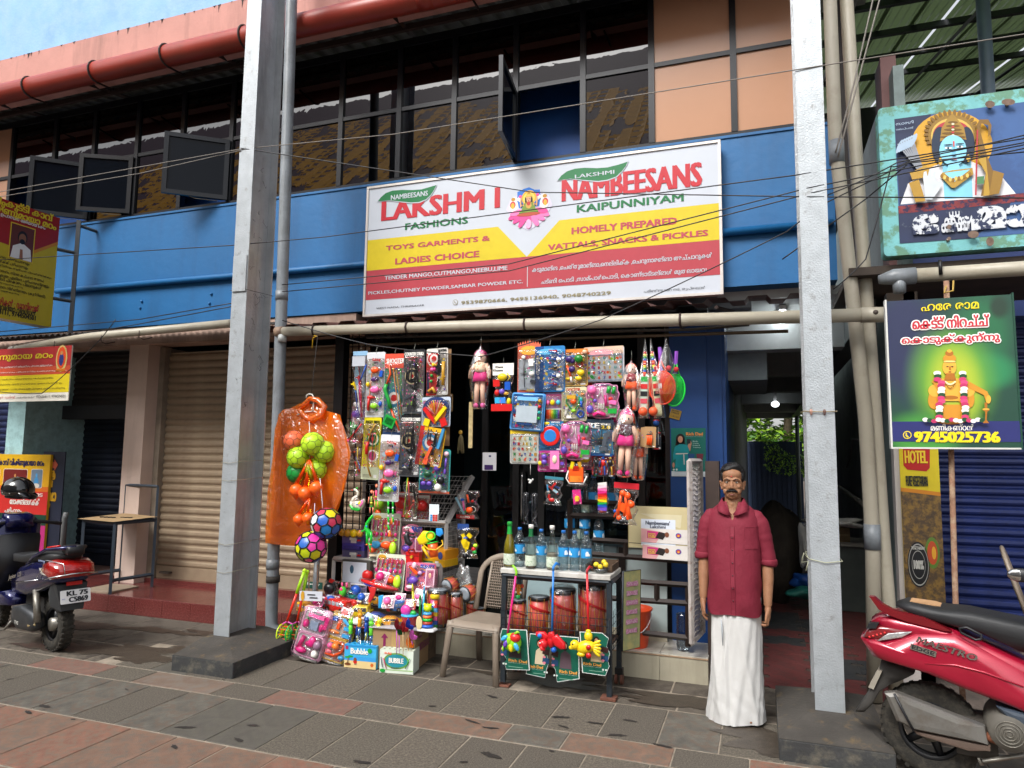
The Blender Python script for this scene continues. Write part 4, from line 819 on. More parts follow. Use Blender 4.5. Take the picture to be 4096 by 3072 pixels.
MB().tube([P('T',970,105,5.6),P('h',600,150,5.6),P('h',1100,108,5.6)],.012,RODS,6).build('rod',at=P('T',970,105,5.6),label='upper thin iron rod under the gutter holding the hanging toys',cat='rod')
MB().tube([P('T',1000,165,5.62),P('h',400,200,5.62),P('h',1445,165,5.62)],.014,mat('#5a4a38',.6,metal=.3),6).build('rod',at=P('T',1000,165,5.62),label='lower brown rod ending in front of the lit passage',cat='rod')
PT_=P('Z',630,0,5.54);MB().tube([PT_+(PT_-Vector((-4.32,5.54,.3)))*.4,PT_,(-4.32,5.54,.25),(-4.31,5.535,.12),(-4.26,5.53,.06),(-4.15,5.52,.05)],.056,PVCG,16).build('downpipe',at=(-4.32,5.54,0),label='grey plastic downpipe beside the left silver post',cat='pipe')
for z,r in((3.05,.062),(1.55,.062)):pass
dp=[o for o in scene.objects if o.name=='downpipe'][0]
for z in(3.18,1.35,.62):dx_=(PT_.x+4.32)*z/PT_.z;m_=MB().tube([(dx_,0,z),(dx_,0,z+.09)],.061,PVCG,16).build('coupling',dp)
MB().tube([(0,0,.5),(.0,0,.56)],.064,mat('#3a3632',.9,var=.4,scale=40),12).build('wire_wrap',dp)
for k,(pts,lab)in enumerate((([('N',30,0),('N',62,850),('P',90,900),('P',130,1600),('R',852,1200)],'left one of the two tall cream downpipes right of the right post'),([('N',130,0),('N',190,1000),('P',130,700),('P',190,1600),('R',945,560),('R',1000,1150)],'right one of the two tall cream downpipes right of the right post'))):
 y=5.7+.08*k;w=[P(c,u,v,y)for c,u,v in pts];w[0]=w[0]+(w[0]-w[1])*2;o=w[-1].copy();o.z=0
 d=thing('downpipe',lab,'pipe',o,group=None);MB().tube([q-o for q in w],.05,PVC,16).build('pipe',d)
 if k==0:
  for c,u,v,m_ in(('N',70,920,PVCG),('R',835,80,PVCG)):q=P(c,u,v,y)-o;MB().tube([q+Vector((0,0,-.09)),q+Vector((0,0,.09))],.056,m_,16).build('coupling',d)
A2=P('P',165,90,5.4);B2=P('P',1100,28,5.4);d=thing('gutter_pipe','cream gutter pipe with grey elbow under the painted board','pipe',A2);V=B2-A2
MB().tube([V*.22,V*1.6],.05,PVC,16).build('pipe',d);MB().tube([(0,0,-.012),V*.1,V*.24],[.03,.056,.058],PVCG,14).build('elbow',d);q=P('P',283,95,5.4)-A2;MB().tube([q,q+Vector((0,0,-.1))],[.045,.04],PVCG,14).build('outlet',d)
q=P('P',510,40,5.4)-A2;MB().tube([q+Vector((0,-.056,.05)),q+Vector((0,-.056,-.05))],.012,BLK,6).build('strap',d)
p=[PX('K',1390,1285,1.08),PX('K',1520,1375,1.08),PX('K',1600,1430,1.08)];MB().tube(p,.03,mat('#7f7d74',.6,var=.2),8).build('wall_pipe',at=p[0],label='thin grey pipe running along the wall inside the passage',cat='pipe')
p=[PX('K',1450,1140,1.08),PX('K',1480,1070,1.08),PX('K',1490,940,1.08),PX('K',1560,940,1.08)];MB().tube(p,.015,mat('#8a8a84',.6),8).build('tap_pipe',at=p[0],label='small bent tap pipe on the passage wall',cat='pipe')
LEAFM=[mat(c,.5,var=.25,scale=2,sub=0.)for c in('#3c6a18','#5f8c22','#28480f','#86ac30')]
def foliage(name,lab,c0,c1,n,kinds,sz=(.12,.28),cat='tree',trunk=None):
 t=thing(name,lab,cat,(c0[0],c0[1],0));mb=MB()
 for i in range(n):
  p=Vector([random.uniform(c0[k],c1[k])for k in range(3)]);
  if math.sin(p.x*2.1+p.z*1.3)*math.sin(p.z*2.7-p.y)>.45:continue
  s=random.uniform(*sz);a=Euler((random.uniform(-.9,.9),random.uniform(-.6,.6),random.uniform(0,6.28))).to_matrix();pts=[(0,0,0),(s*.35,s*.3,s*.05),(s,0,-.05),(s*.35,-s*.3,s*.05)]
  mb.add([p-Vector(c0)*Vector((1,1,0)).length*0+a@Vector(q)-Vector((c0[0],c0[1],0))for q in pts],[(0,1,2,3)],LEAFM[random.choice(kinds)])
 o=mb.build('crown',t);o['kind']='stuff'
 if trunk:part(t,'trunk','tube',[(trunk-c0[0],.8,0),(trunk-c0[0]+.2,.9,3),(trunk-c0[0]-.1,1.1,6)],[.16,.12,.06],mat('#4a4030',.9,var=.3,scale=20),8)
 return t
random.seed(21)
foliage('broadleaf_tree','bright green leafy tree behind the blue sheet fence at the end of the passage',(-3,21.5,1.2),(2.5,24,6),9000,(0,1,3,3),(.16,.36),trunk=.6)
foliage('climber','yellow green creeper trailing over the top of the blue sheet fence',(.1,19.9,1.3),(1.1,20.25,2.4),600,(1,3),(.04,.09),'climbing plant')
foliage('broadleaf_tree','green tree leaning in on the right side of the passage beyond the wall',(1.2,13.5,2.0),(3.2,20,5.5),4500,(0,1,3),(.06,.16),trunk=2.)
BAGM=mat('#c9c7bf',.5,var=.2,scale=8,bump=.6,bscale=14)
def lump(name,lab,cat,c,r,m,n=12,seed=1,amp=.18):
 random.seed(seed);mb=MB();mb.ball((0,0,0),r,m,22,14);k=[random.uniform(0,6)for _ in range(6)]
 mb.v=[tuple(Vector(p)*(1+amp*(math.sin(p[0]*n/r[0]*.5+k[0])*math.sin(p[2]*n/r[2]*.4+k[1])+.5*math.sin(p[1]*n/r[1]*.6+p[0]*20+k[2]))))for p in mb.v]
 return mb.build(name,at=c,label=lab,cat=cat,rot=(0,0,0))
lump('covered_pile','brown tarpaulin covered heap standing in the passage behind the man','pile',(.16,9.3,.6),(.3,.4,.62),mat('#3e372e',.9,var=.3,scale=5,bump=.5),5,3,.1)
p=X0=None
cb=thing('counter_box','dark grey metal cabinet standing in the passage','cabinet',(.72,8.9,0));part(cb,'body','bb',-.17,.4,0,.6,0,.72,mat('#4d5450',.5,var=.15));part(cb,'top','bb',-.2,.42,-.03,.63,.721,.76,mat('#7b776d',.6));part(cb,'leg','bb',-.17,-.13,.01,.05,-.02,-.001,BLK)
cbx=thing('carton','brown cardboard carton on the cabinet in the passage','carton',(.72,8.95,.76));part(cbx,'box','cb',-.1,.22,0,.3,0,.16,mat('#8b7655',.8));part(cbx,'tape','bb',-.1,.22,-.002,0,.07,.09,mat('#a08a60',.3))
lump('plastic_sheet','crumpled white plastic sheet draped over the carton in the passage','plastic sheet',(.78,8.85,.99),(.3,.14,.06),BAGM,9,5,.35);lump('plastic_sheet','grey plastic bag hanging down beside the passage cabinet','plastic bag',(.45,8.8,.72),(.07,.1,.26),BAGM,7,6,.3)
lump('plastic_bag','blue crumpled plastic bag at the foot of the passage cabinet','plastic bag',(.43,8.8,.33),(.14,.1,.08),mat('#1f4f9c',.4,bump=.5),8,7,.3);lump('plastic_bag','teal plastic bag lying under the blue one in the passage','plastic bag',(.42,8.75,.2),(.17,.12,.06),mat('#2c7a6e',.4,bump=.5),8,8,.3)
# HANGING TOYS
PAL=dict(r='#c8201e',o='#f0561c',y='#e8c818',g='#1f9a3c',l='#8fd02a',b='#1d56b8',c='#3fa8e0',p='#f06aa8',m='#d02878',v='#6a48b0',k='#15161a',w='#ece9e2',n='#7a4a2a',t='#1a9a94',s='#e8b494',e='#9a9ca0',d='#c8962a',f='#b8e830',x='#f4c8d8',q='#bfe2f0',z='#3a3d44',u='#8a1a2a',h='#e8d8b8',a='#f08830')
def pc(k):return plast(PAL.get(k,k))
def outl(kind,w,h):
 if kind=='bumpy':
  p=[];n=56
  for i in range(n):
   q=2*math.pi*i/n;r=1+.045*math.cos(8*q);x=math.copysign(abs(math.cos(q))**.45,math.cos(q));z=math.copysign(abs(math.sin(q))**.45,math.sin(q))
   wx=.5 if z>.1 or z<-.1 else.44;p.append((x*w*wx*r/1.03,z*h*.5*r/1.03-h/2))
  return p
 if kind=='sun':
  top=[(w*(.5-i/18),-.02*h+(.0 if i%2 else.07*h)+.05*h*math.sin(math.pi*i/18))for i in range(19)]
  return top+[(-w/2,-h),(w/2,-h)]
 return rrect(-w/2,w/2,-h,0,min(w,h)*.07)
def items(t,spec,w,h,y=-.006):
 for it in spec.split(';'):
  k=it.split()
  if not k:continue
  X=lambda s:(float(s)-.5)*w
  Z=lambda s:-float(s)*h
  S=lambda s:float(s)*w
  mb=MB();kd=k[0];nm=k[-1]
  if kd=='b':r1,r2=S(k[3]),S(k[4]);mb.ball((X(k[1]),y-min(r1,r2)*.7,Z(k[2])),(r1,min(r1,r2)*.8,r2),pc(k[5]),12,8)
  elif kd=='D':r=S(k[3]);d=.012+.002*(len(t.children)%7);mb.tube([(X(k[1]),y,Z(k[2])),(X(k[1]),y-d,Z(k[2])),(X(k[1]),y-d-.002,Z(k[2]))],[r,r,r*.93],pc(k[4]),24,smooth=False)
  elif kd=='x':a=math.radians(float(k[6]));d=min(S(k[3]),S(k[4]),.02);mb.box((X(k[1]),y-d*.5,Z(k[2])),(S(k[3]),d,S(k[4])),pc(k[5]),(0,a,0))
  elif kd=='r':r=S(k[5]);mb.tube([(X(k[1]),y-r,Z(k[2])),(X(k[3]),y-r,Z(k[4]))],r,pc(k[6]),7)
  elif kd=='o':rx,rz,r=S(k[3]),S(k[4]),S(k[5]);mb.tube([(X(k[1])+rx*math.cos(q),y-r,Z(k[2])+rz*math.sin(q))for q in(2*math.pi*i/16 for i in range(16))],r,pc(k[6]),6,closed=True)
  elif kd=='q':x_,z_,a_,b_,r=X(k[1]),Z(k[2]),S(k[3]),float(k[4])*h,S(k[5]);mb.tube([(p,y-r,q)for p,q in rrect(x_-a_,x_+a_,z_-b_,z_+b_,.012)],r,pc(k[6]),6,closed=True)
  elif kd=='c':
   r=S(k[1]);q=k[3:-1];mb.tube([(X(q[i]),y-r,Z(q[i+1]))for i in range(0,len(q),2)],r,pc(k[2]),7)
  elif kd=='f':
   x_,z_,s_=X(k[1]),Z(k[2]),S(k[3]);m=pc(k[4]);mb.ball((x_,y-s_*.35,z_),(s_,s_*.4,s_*.7),m,12,8);mb.puff([(x_+s_*.8,z_),(x_+s_*1.4,z_+s_*.5),(x_+s_*1.3,z_-s_*.5)],y,s_*.2,m);mb.ball((x_-s_*.45,y-s_*.65,z_+s_*.2),s_*.13,pc('w'),8,5)
  elif kd=='g':
   x_,z_,s_,a=X(k[1]),Z(k[2]),S(k[3]),math.radians(float(k[4]));m=pc(k[5]);mb.M=Matrix.Translation((x_,y-.008,z_))@Matrix.Rotation(a,4,'Y')
   mb.box((0,0,0),(s_,.012,s_*.16),m);mb.box((-s_*.3,0,-s_*.22),(s_*.15,.012,s_*.36),m,(0,.3,0));mb.tube([(s_*.5,0,.02*s_),(s_*.62,0,.02*s_)],s_*.035,m,6);mb.tube([(-s_*.05,0,-.1*s_),(-s_*.02,0,-.2*s_),(-.16*s_,0,-.2*s_)],s_*.02,m,5);mb.box((0,0,s_*.11),(s_*.5,.008,s_*.06),m)
  elif kd=='R':
   x_,z_,s_=X(k[1]),Z(k[2]),float(k[3])*h;m=pc(k[4]);mb.M=Matrix.Translation((x_,y-.01,z_))
   mb.box((0,0,.05*s_),(s_*.07,.014,s_*.42),m);mb.tube([(0,0,.2*s_),(0,0,.5*s_)],s_*.018,m,6);mb.box((0,0,.33*s_),(s_*.06,.012,.12*s_),m);mb.box((-.02*s_,0,-.36*s_),(s_*.05,.012,s_*.2),m,(0,.15,0));mb.box((-.02*s_,0,-.46*s_),(s_*.1,.014,s_*.05),m);mb.box((-.08*s_,0,-.1*s_),(s_*.12,.01,s_*.05),m,(0,.5,0));mb.box((-.09*s_,0,.05*s_),(s_*.13,.01,s_*.045),m,(0,-.2,0));mb.tube([(.045*s_,0,-.05*s_),(.045*s_,0,.2*s_)],s_*.014,m,6)
  elif kd=='F':
   x_,z_,s_,a=X(k[1]),Z(k[2]),S(k[3]),math.radians(float(k[4]));m,m2=pc(k[5]),pc(k[6]);mb.M=Matrix.Translation((x_,y-.008,z_))@Matrix.Rotation(a,4,'Y')
   mb.ball((0,0,.42*s_),(.075*s_,.07*s_,.09*s_),m2,8,6);mb.tube([(0,0,.32*s_),(0,0,.12*s_),(0,0,.0)],[.12*s_,.1*s_,.09*s_],m,8)
   for q in(-1,1):mb.tube([(q*.11*s_,0,.29*s_),(q*.2*s_,0,.12*s_),(q*.22*s_,0,-.04*s_)],[.045*s_,.035*s_,.03*s_],m2,6);mb.tube([(q*.05*s_,0,.02*s_),(q*.08*s_,0,-.22*s_),(q*.1*s_,-.01,-.46*s_)],[.06*s_,.045*s_,.04*s_],m if q<0 else m2,6)
  elif kd=='A':vs=k[3].split('|');mb.text(vs[0],X(k[1])-S(k[4])/2,Z(k[2])-S(k[5])/2,X(k[1])+S(k[4])/2,Z(k[2])+S(k[5])/2,pc(k[6]),y-.003,.04)
  elif kd=='E':mb.flat(ell(X(k[1]),Z(k[2]),S(k[3]),S(k[4])),y+.0036-.0002*(len(t.children)%9),pr(PAL.get(k[5],k[5])))
  elif kd=='B':mb.flat([(X(k[1]),Z(k[4])),(X(k[3]),Z(k[4])),(X(k[3]),Z(k[2])),(X(k[1]),Z(k[2]))],y+.0041-.00008*(len(t.children)%5),pr(PAL.get(k[5],k[5])))
  elif kd=='T':mb.text(k[1].replace('_',' '),X(k[2]),Z(k[5]),X(k[4]),Z(k[3]),pr(PAL.get(k[6],k[6])),y+.0015,float(k[7])if len(k)>8 else.03)
  mb.build(nm,t)
HOOK=mat('#8a8a80',.35,metal=.8,var=.1)
_cn=[0]
def frame_of(c,r,y):a=P(c,r[0],r[3],y);b=P(c,r[2],r[1],y);return(a.x+b.x)/2,a.z,b.z,abs(b.x-a.x)
def card(c,r,name,lab,cat,col,spec,y=5.5,tilt=0.,shape='',group=None,clear=1,hang=True,back=None,depth=.022,lean=0.):
 cx,z0,z1,w=frame_of(c,r,y);h=z1-z0;_cn[0]+=1
 yaw=random.uniform(-.1,.1)
 t=thing(name,lab,cat,(cx,y,z1),(lean,math.radians(tilt),yaw),group)
 o=outl(shape,w,h);MB().ext(o,-.0015,.0015,pr(PAL.get(col,col))).build('backing_card',t)
 mb=MB();cl=random.sample(list('roylgcbpmvw'),4)
 for i in range(int(10+60*w*h/.08)):
  x,z,r=random.uniform(-.42,.42)*w,-random.uniform(.16,.9)*h,random.uniform(.012,.05)*w;f_=ell(x,z,r,r*random.uniform(.5,1.4),6,random.uniform(0,90));mb.flat(f_,-.00165-.00001*i,pr(PAL[random.choice(cl)]))
 for i in range(3):z=-h*(.93+.018*i);mb.bb(-w*.4,w*random.uniform(-.1,.3),-.0022,-.0017,z,z+h*.006,BLKP)
 mb.bb(w*.22,w*.4,-.0022,-.0017,-h*.97,-h*.92,pr('#e8e8e8'));mb.build('printed_pattern',t)['kind']='stuff'
 items(t,spec,w,h)
 if clear:MB().puff(rrect(-w*.47,w*.47,-h*.97,-h*.1,w*.08)if shape!='bumpy' else[(x*.95,z*.96-h*.015)for x,z in o],-.002,depth,CLEAR,k=(1,.985,.95,.9),d=(0,.7,.95,1.)).build('blister',t)
 if hang:MB().tube([(0,0,-.015),(.004,-.008,0),(-.003,0,.015),(.002,.004,.035),(0,.01,.06)],.0015,HOOK,5).build('hook',t)
 return t
def bag(c,r,name,lab,cat,spec,y=5.5,hdr=None,hh=.12,tilt=0.,group=None,depth=.03,tint='#ffffff',hook=True,htext=None,netm=None):
 cx,z0,z1,w=frame_of(c,r,y);h=z1-z0
 t=thing(name,lab,cat,(cx,y,z1),(0,math.radians(tilt),random.uniform(-.08,.08)),group)
 fm=netm or film(tint,.1,.5,22.)
 n=14;pts=[(w*.5*(.82+.18*math.sin(i*1.9))if 0<i<7 else w*.47,-h*(hh+(1-hh)*i/7))for i in range(8)];pts+=[(-x*(.95+.05*math.cos(i)),z)for i,(x,z)in enumerate(pts[::-1])]
 items(t,spec,w,h,-.012);MB().puff(pts[::-1],0,depth,fm,k=(1,.94,.8,.55),back=True).build('bag_film',t)
 if hdr:MB().ext([(-w*.48,-h*hh),(w*.48,-h*hh),(w*.48,0),(-w*.48,0)],-.003,.003,pr(PAL.get(hdr,hdr))).build('header_card',t)
 if htext:items(t,htext,w,h,-.0055)
 if hook:MB().tube([(0,0,-.01),(.003,0,.02),(0,.01,.05)],.0013,HOOK,5).build('hook',t)
 return t
random.seed(33)
FISH="T fishing .3 .09 .75 .15 r;T GAME_SET .38 .155 .62 .18 k .01;E .2 .3 .09 .1 q print;E .8 .85 .1 .1 #b8a8d8 print;E .2 .88 .1 .06 #d8c08a print;B 0 .93 1 .97 #c8c4bc band;c .02 a .33 .3 .25 .6 .2 .88 fishing_rod;f .5 .28 .22 o toy_fish;f .45 .42 .17 #4a2a68 toy_fish;f .52 .58 .24 p toy_fish;f .5 .83 .2 l toy_fish;b .15 .5 .1 .12 y toy_shell;x .85 .34 .16 .3 b 12 blue_piece;b .85 .8 .1 .13 b blue_piece;b .3 .7 .18 .1 r reel;r .25 .68 .2 .9 .07 r handle;r .22 .72 .55 .7 .05 r crank"
card('T',(955,222,1125,765),'fishing_set','tall white fishing game card, upper left of the two, top row left bank','toy set','#d6d8dc',FISH,group='white fishing game cards')
card('T',(1075,910,1260,1460),'fishing_set','tall white fishing game card, lower one hanging at the left bank','toy set','#d6d8dc',FISH,y=5.49,tilt=2,group='white fishing game cards')
card('T',(1105,235,1285,910),'bow_set','teal and orange SHOOTER toy bow card with green quiver','toy bow','#4a9a86',"B 0 0 1 .18 #d8503a band;E .5 .55 .42 .42 #2a7a9a print;E .5 .55 .28 .28 w print;E .5 .55 .16 .16 r print;B 0 .93 1 1 #23406a band;T SHOOTER .08 .06 .98 .12 w .05;c .05 o .25 .13 .33 .25 .15 .38 bow_limb;c .09 g .15 .38 .1 .45 .25 .55 .4 .68 bow_grip;c .05 o .4 .68 .6 .8 .85 .95 bow_limb;r .45 .2 .85 .85 .02 a arrow;r .6 .2 .95 .8 .02 d arrow;r .82 .2 .88 .6 .02 g arrow;b .45 .19 .07 .04 y suction_cup;b .8 .2 .07 .04 g suction_cup;x .35 .84 .55 .5 g 25 quiver;x .35 .84 .4 .3 #12702a 25 quiver_face",y=5.51)
GUNS="B .02 0 .98 .12 k band;B 0 .86 .6 .98 #3a3c42 band;E .42 .42 .36 .36 #c8b890 print;E .42 .42 .3 .3 #22242a print;E .42 .42 .18 .18 #b8a880 print;E .42 .42 .08 .08 r print;B .0 .9 .2 .97 w label;T COUNTER_STRIKE .04 .045 .96 .1 w .04;T SERIES .1 .115 .6 .135 r .02;R .64 .52 .76 k toy_rifle;r .3 .17 .25 .5 .022 z dart;r .42 .17 .38 .5 .022 z dart;r .2 .2 .14 .5 .022 z dart;b .3 .17 .05 .03 r suction_cup;b .42 .17 .05 .03 r suction_cup;x .3 .75 .3 .1 z -30 stock;b .85 .2 .05 .05 r suction_cup"
card('T',(1265,198,1452,735),'toy_gun_set','black toy rifle card with dart board print, upper of two alike','toy gun','#55585c',GUNS,y=5.5,group='black toy rifle cards')
card('T',(1240,745,1425,1255),'toy_gun_set','black toy rifle card with dart board print, lower of two alike','toy gun','#55585c',GUNS,y=5.49,tilt=1,group='black toy rifle cards')
part(thing('cardboard_sheet','plain brown cardboard strip behind the red HUNTING toy gun card','cardboard',(P('T',1640,200,5.54).x,5.54,P('T',1640,200,5.54).z)),'sheet','bb',-.035,.035,0,.004,-.85,0,mat('#8a6a48',.8))
card('T',(1455,190,1645,585),'toy_gun_set','red and white HUNTING toy gun card with round target and yellow grip','toy gun','#d8d4cc',"B 0 .1 .5 1 #c0302a band;E .35 .22 .33 .33 w print;E .35 .22 .28 .28 r print;E .35 .22 .2 .2 w print;E .35 .22 .12 .12 r print;T HUNTING .55 .02 .95 .08 k;B .02 .5 .14 .95 #2a2c50 band;R .62 .45 .78 k toy_rifle;r .84 .3 .82 .8 .07 d toy_scope;b .83 .4 .1 .08 d ring;b .83 .62 .1 .08 d ring;b .36 .35 .08 .08 y pellet;b .3 .45 .08 .08 p pellet;b .42 .45 .08 .08 m pellet;b .28 .58 .07 .07 g pellet;b .26 .7 .07 .07 g pellet;b .48 .36 .07 .07 d pellet;c .07 d .15 .92 .35 .85 .45 .95 grip",y=5.5,tilt=-1)
card('T',(1420,595,1668,845),'toy_gun_set','fan shaped card with two crossed red and yellow toy pistols','toy gun','#b8c4d4',"E .5 .42 .48 .4 #25386a print;E .5 .5 .36 .3 #d88a2a print;"+';'.join('r .5 .62 %.2f %.2f .012 %s dart'%(.5+.42*math.cos(math.radians(a)),.6-.5*math.sin(math.radians(a)),'ryoahp'[i%6])for i,a in enumerate(range(25,160,11)))+";x .32 .62 .12 .62 r -42 toy_pistol;x .22 .85 .2 .22 y 20 grip;x .66 .6 .12 .62 y 40 toy_pistol;x .8 .85 .2 .25 r -20 grip",y=5.48)
card('T',(1410,1030,1662,1392),'kitchen_set','teal toy kitchen card with purple stove, spoons and fried egg','toy set','#3f9f9c',"B 0 .95 1 1 #d8684a band;x .26 .82 .42 .26 #23244e 0 stove;b .17 .78 .09 .07 v burner;b .36 .78 .09 .07 v burner;b .74 .7 .13 .13 k pan;b .66 .86 .12 .12 w egg_white;b .66 .86 .05 .05 y yolk;c .02 l .5 .66 .55 .78 .68 .84 pan_rim;b .6 .43 .1 .1 v spoon_bowl;r .88 .2 .86 .42 .04 v spoon;b .85 .5 .05 .1 v knife;b .3 .57 .13 .1 #174a30 pepper;b .3 .37 .12 .08 k pan;b .88 .1 .09 .07 x doll_print;b .06 .47 .03 .03 w badge;b .06 .58 .03 .03 w badge;b .06 .68 .03 .03 w badge",y=5.5,tilt=1)
card('T',(1405,850,1635,1172),'toy_gun_set','tilted yellow and red toy gun card with orange rifle','toy gun','#e0a818',"B 0 0 .16 1 #b82420 band;E .45 .4 .3 .3 #3f86b8 print;E .45 .4 .2 .2 w print;E .45 .4 .12 .12 r print;x .88 .25 .1 .7 #3f8ab8 8 print_strip;R .66 .38 .66 k toy_rifle;x .5 .68 .1 .5 #e05a38 18 orange_rifle;x .44 .88 .16 .2 #e05a38 12 stock;r .34 .05 .36 .35 .02 k dart;r .44 .05 .46 .35 .02 k dart;b .3 .75 .05 .08 #4a5a20 soldier_print;b .8 .82 .06 .05 #4a5a20 soldier_print",y=5.465,tilt=9)
card('T',(930,765,1097,1280),'bow_set','yellow card with gold and red toy bow and the words ANGRY BIRDS','toy bow','#d8c81c',"E .58 .35 .38 .38 #1f7a34 print;E .58 .35 .3 .3 w print;E .58 .35 .22 .22 #2a2c30 print;E .58 .35 .1 .1 r print;E .6 .62 .3 .3 w print;E .6 .62 .22 .22 #c03a7a print;B 0 .8 1 1 #c8d0b0 band;T ANGRY_BIRDS .08 .05 .92 .1 #2a3018 .03;T - .3 .16 .5 .17 k;c .04 d .7 .1 .45 .25 .35 .4 bow_limb;c .08 r .35 .4 .3 .5 .33 .6 bow_grip;c .04 d .33 .6 .4 .8 .6 .95 bow_limb;r .7 .2 .6 .7 .015 g arrow;r .55 .25 .62 .8 .015 r arrow;r .8 .25 .72 .75 .015 y arrow;b .35 .28 .08 .05 r suction_cup;b .7 .26 .08 .05 r suction_cup",y=5.5,tilt=2)
bag('T',(838,215,978,795),'toy_weapon_bag','silver foil bag of blue, red and yellow toy blades at the left end','toy set',"c .05 b .98 .2 .7 .38 .5 .45 toy_bow;g .55 .42 .55 80 r toy_gun;g .25 .5 .5 70 y toy_gun;r .5 .4 .75 .95 .04 m toy_sword;r .4 .5 .65 .9 .03 w toy_sword;r .3 .55 .5 .85 .04 b toy_sword;r .65 .5 .8 .95 .03 r toy_sword;x .5 .15 .85 .6 #b8bcc4 0 foil",hdr='#8fb8d8',hh=.06,y=5.5)
bag('T',(792,795,952,985),'toy_weapon_bag','small clear bag with red toy bow and suction cups below the silver bag','toy set',"r .3 .05 .4 .8 .02 g arrow;r .45 .05 .4 .8 .02 g arrow;c .04 r .9 .1 .6 .5 .3 .85 toy_bow;c .04 k .8 .05 .6 .4 .55 .7 toy_bow;b .25 .88 .08 .06 p suction_cup;b .6 .88 .08 .06 p suction_cup;r .1 .8 .9 .9 .02 r arrow",y=5.49,tilt=4,hook=False)
bag('T',(832,985,938,1255),'toy_weapon_bag','clear bag with black and orange toy crossbow and yellow arrow','toy set',"g .35 .35 .7 75 k toy_crossbow;r .65 .1 .6 .95 .03 y arrow;r .45 .55 .9 .85 .05 r arrow;b .35 .25 .1 .06 o badge;c .03 b .5 .4 .9 .7 .8 .8 toy_bow;b .62 .95 .12 .05 p suction_cup",y=5.52,hook=False)
bag('T',(1262,1260,1405,1620),'toy_weapon_bag','clear bag of red, yellow and green toy arrows below the rifle cards','toy set',"r .35 .02 .12 .85 .02 y arrow;r .28 .02 .2 .85 .02 g arrow;r .4 .1 .5 .85 .03 r arrow;r .15 .92 .75 .6 .03 r arrow;g .8 .4 .5 80 k toy_crossbow;b .75 .55 .07 .06 o badge;b .15 .9 .1 .05 r suction_cup;b .5 .9 .1 .05 r suction_cup;b .85 .93 .12 .05 w tag",y=5.52,hook=False)
def rag_doll(c,r,lab,hair,top,skirt,shoes,y=5.5,tilt=0,dots=None):
 cx,z0,z1,w=frame_of(c,r,y);H=(z1-z0)
 t=thing('rag_doll',lab,'doll',(cx,y,z1),(0,math.radians(tilt),random.uniform(-.1,.1)),'cloth dolls hanging in clear bags');s=H*.93;C=mat('#e0b8a0',.8,var=.05,scale=20)
 z=lambda f:-H*.07-s*f;hr=s*.1
 mb=MB();mb.ball((0,-.01,z(.15)),(hr*1.05,hr*.85,hr*1.05),C,16,10);mb.tube([(0,0,z(.22)),(0,0,z(.26))],hr*.35,C,8)
 for q in(-1,1):
  mb.tube([(q*hr*.95,0,z(.27)),(q*hr*1.5,-.01,z(.38)),(q*hr*1.6,-.02,z(.5))],[hr*.38,hr*.4,hr*.3],C,8)
  mb.tube([(q*hr*.4,0,z(.52)),(q*hr*.5,-.01,z(.7)),(q*hr*.55,-.01,z(.9))],[hr*.48,hr*.42,hr*.34],C,8)
 mb.build('body',t);HM=mat(PAL.get(hair,hair),.7,var=.1,scale=30)
 mb=MB();mb.ball((0,.0,z(.125)),(hr*1.14,hr*.98,hr*.95),HM,16,8,(-.35,0,0));mb.build('hair',t)
 for q in(-1,1):part(t,'eye','ball',(q*hr*.38,-.01-hr*.8,z(.165)),(hr*.13,hr*.08,hr*.17),plast('#15100e'),8,6)
 part(t,'mouth','ball',(0,-.01-hr*.84,z(.195)),(hr*.12,hr*.05,hr*.05),plast('#c03a4a'),8,5)
 tm=mat(PAL.get(top,top),.8,var=.12,scale=40,col2=dots,fac2=1.if dots else 0,edge=(.56,.58))if dots else mat(PAL.get(top,top),.8)
 mb=MB();mb.lathe([(hr*.55,z(.235)),(hr*.98,z(.26)),(hr*.92,z(.34)),(hr*.9,z(.4))],tm,12);mb.build('bodice',t)
 mb=MB();n=20;mb.rings([[(rr*(1+.07*math.sin(5*a))*math.cos(a),rr*.7*(1+.07*math.sin(5*a))*math.sin(a),zz)for a in(2*math.pi*i/n for i in range(n))]for rr,zz in((hr*.92,z(.38)),(hr*1.25,z(.47)),(hr*1.45,z(.55)))],mat(PAL.get(skirt,skirt),.85,var=.1),True);mb.build('skirt',t)
 for q in(-1,1):part(t,'shoe','ball',(q*hr*.6,-.015,z(.94)),(hr*.42,hr*.55,hr*.42),mat(PAL.get(shoes,shoes),.8),10,7)
 part(t,'bag_film','lathe',[(.004,0),(.01,-.03),(hr*1.2,z(.08)),(hr*1.9,z(.3)),(hr*1.8,z(.6)),(hr*1.3,z(.97)),(hr*.9,z(1.0))],film('#ffffff',.07,.4,14.),12,smooth=True)
 part(t,'hook','tube',[(0,0,-.02),(.003,0,.02),(0,.01,.06)],.0015,HOOK,5)
rag_doll('U',(-12,150,100,700),'pink haired rag doll in patterned blouse hanging alone near the wooden stick','m','h','m','p',dots='#d84a2a')
rag_doll('U',(1225,270,1370,720),'small orange haired rag doll with orange skirt, near the cricket bats','o','u','o','o',dots='#d8c8c0')
rag_doll('U',(1280,815,1425,1290),'orange skirted rag doll partly hidden behind the largest doll','o','u','o','o',y=5.58)
rag_doll('U',(1145,640,1385,1262),'largest rag doll with pink hair, brown patterned top and pink boots','m','#4a1c28','m','m',y=5.46,tilt=3,dots='#c8d0d8')
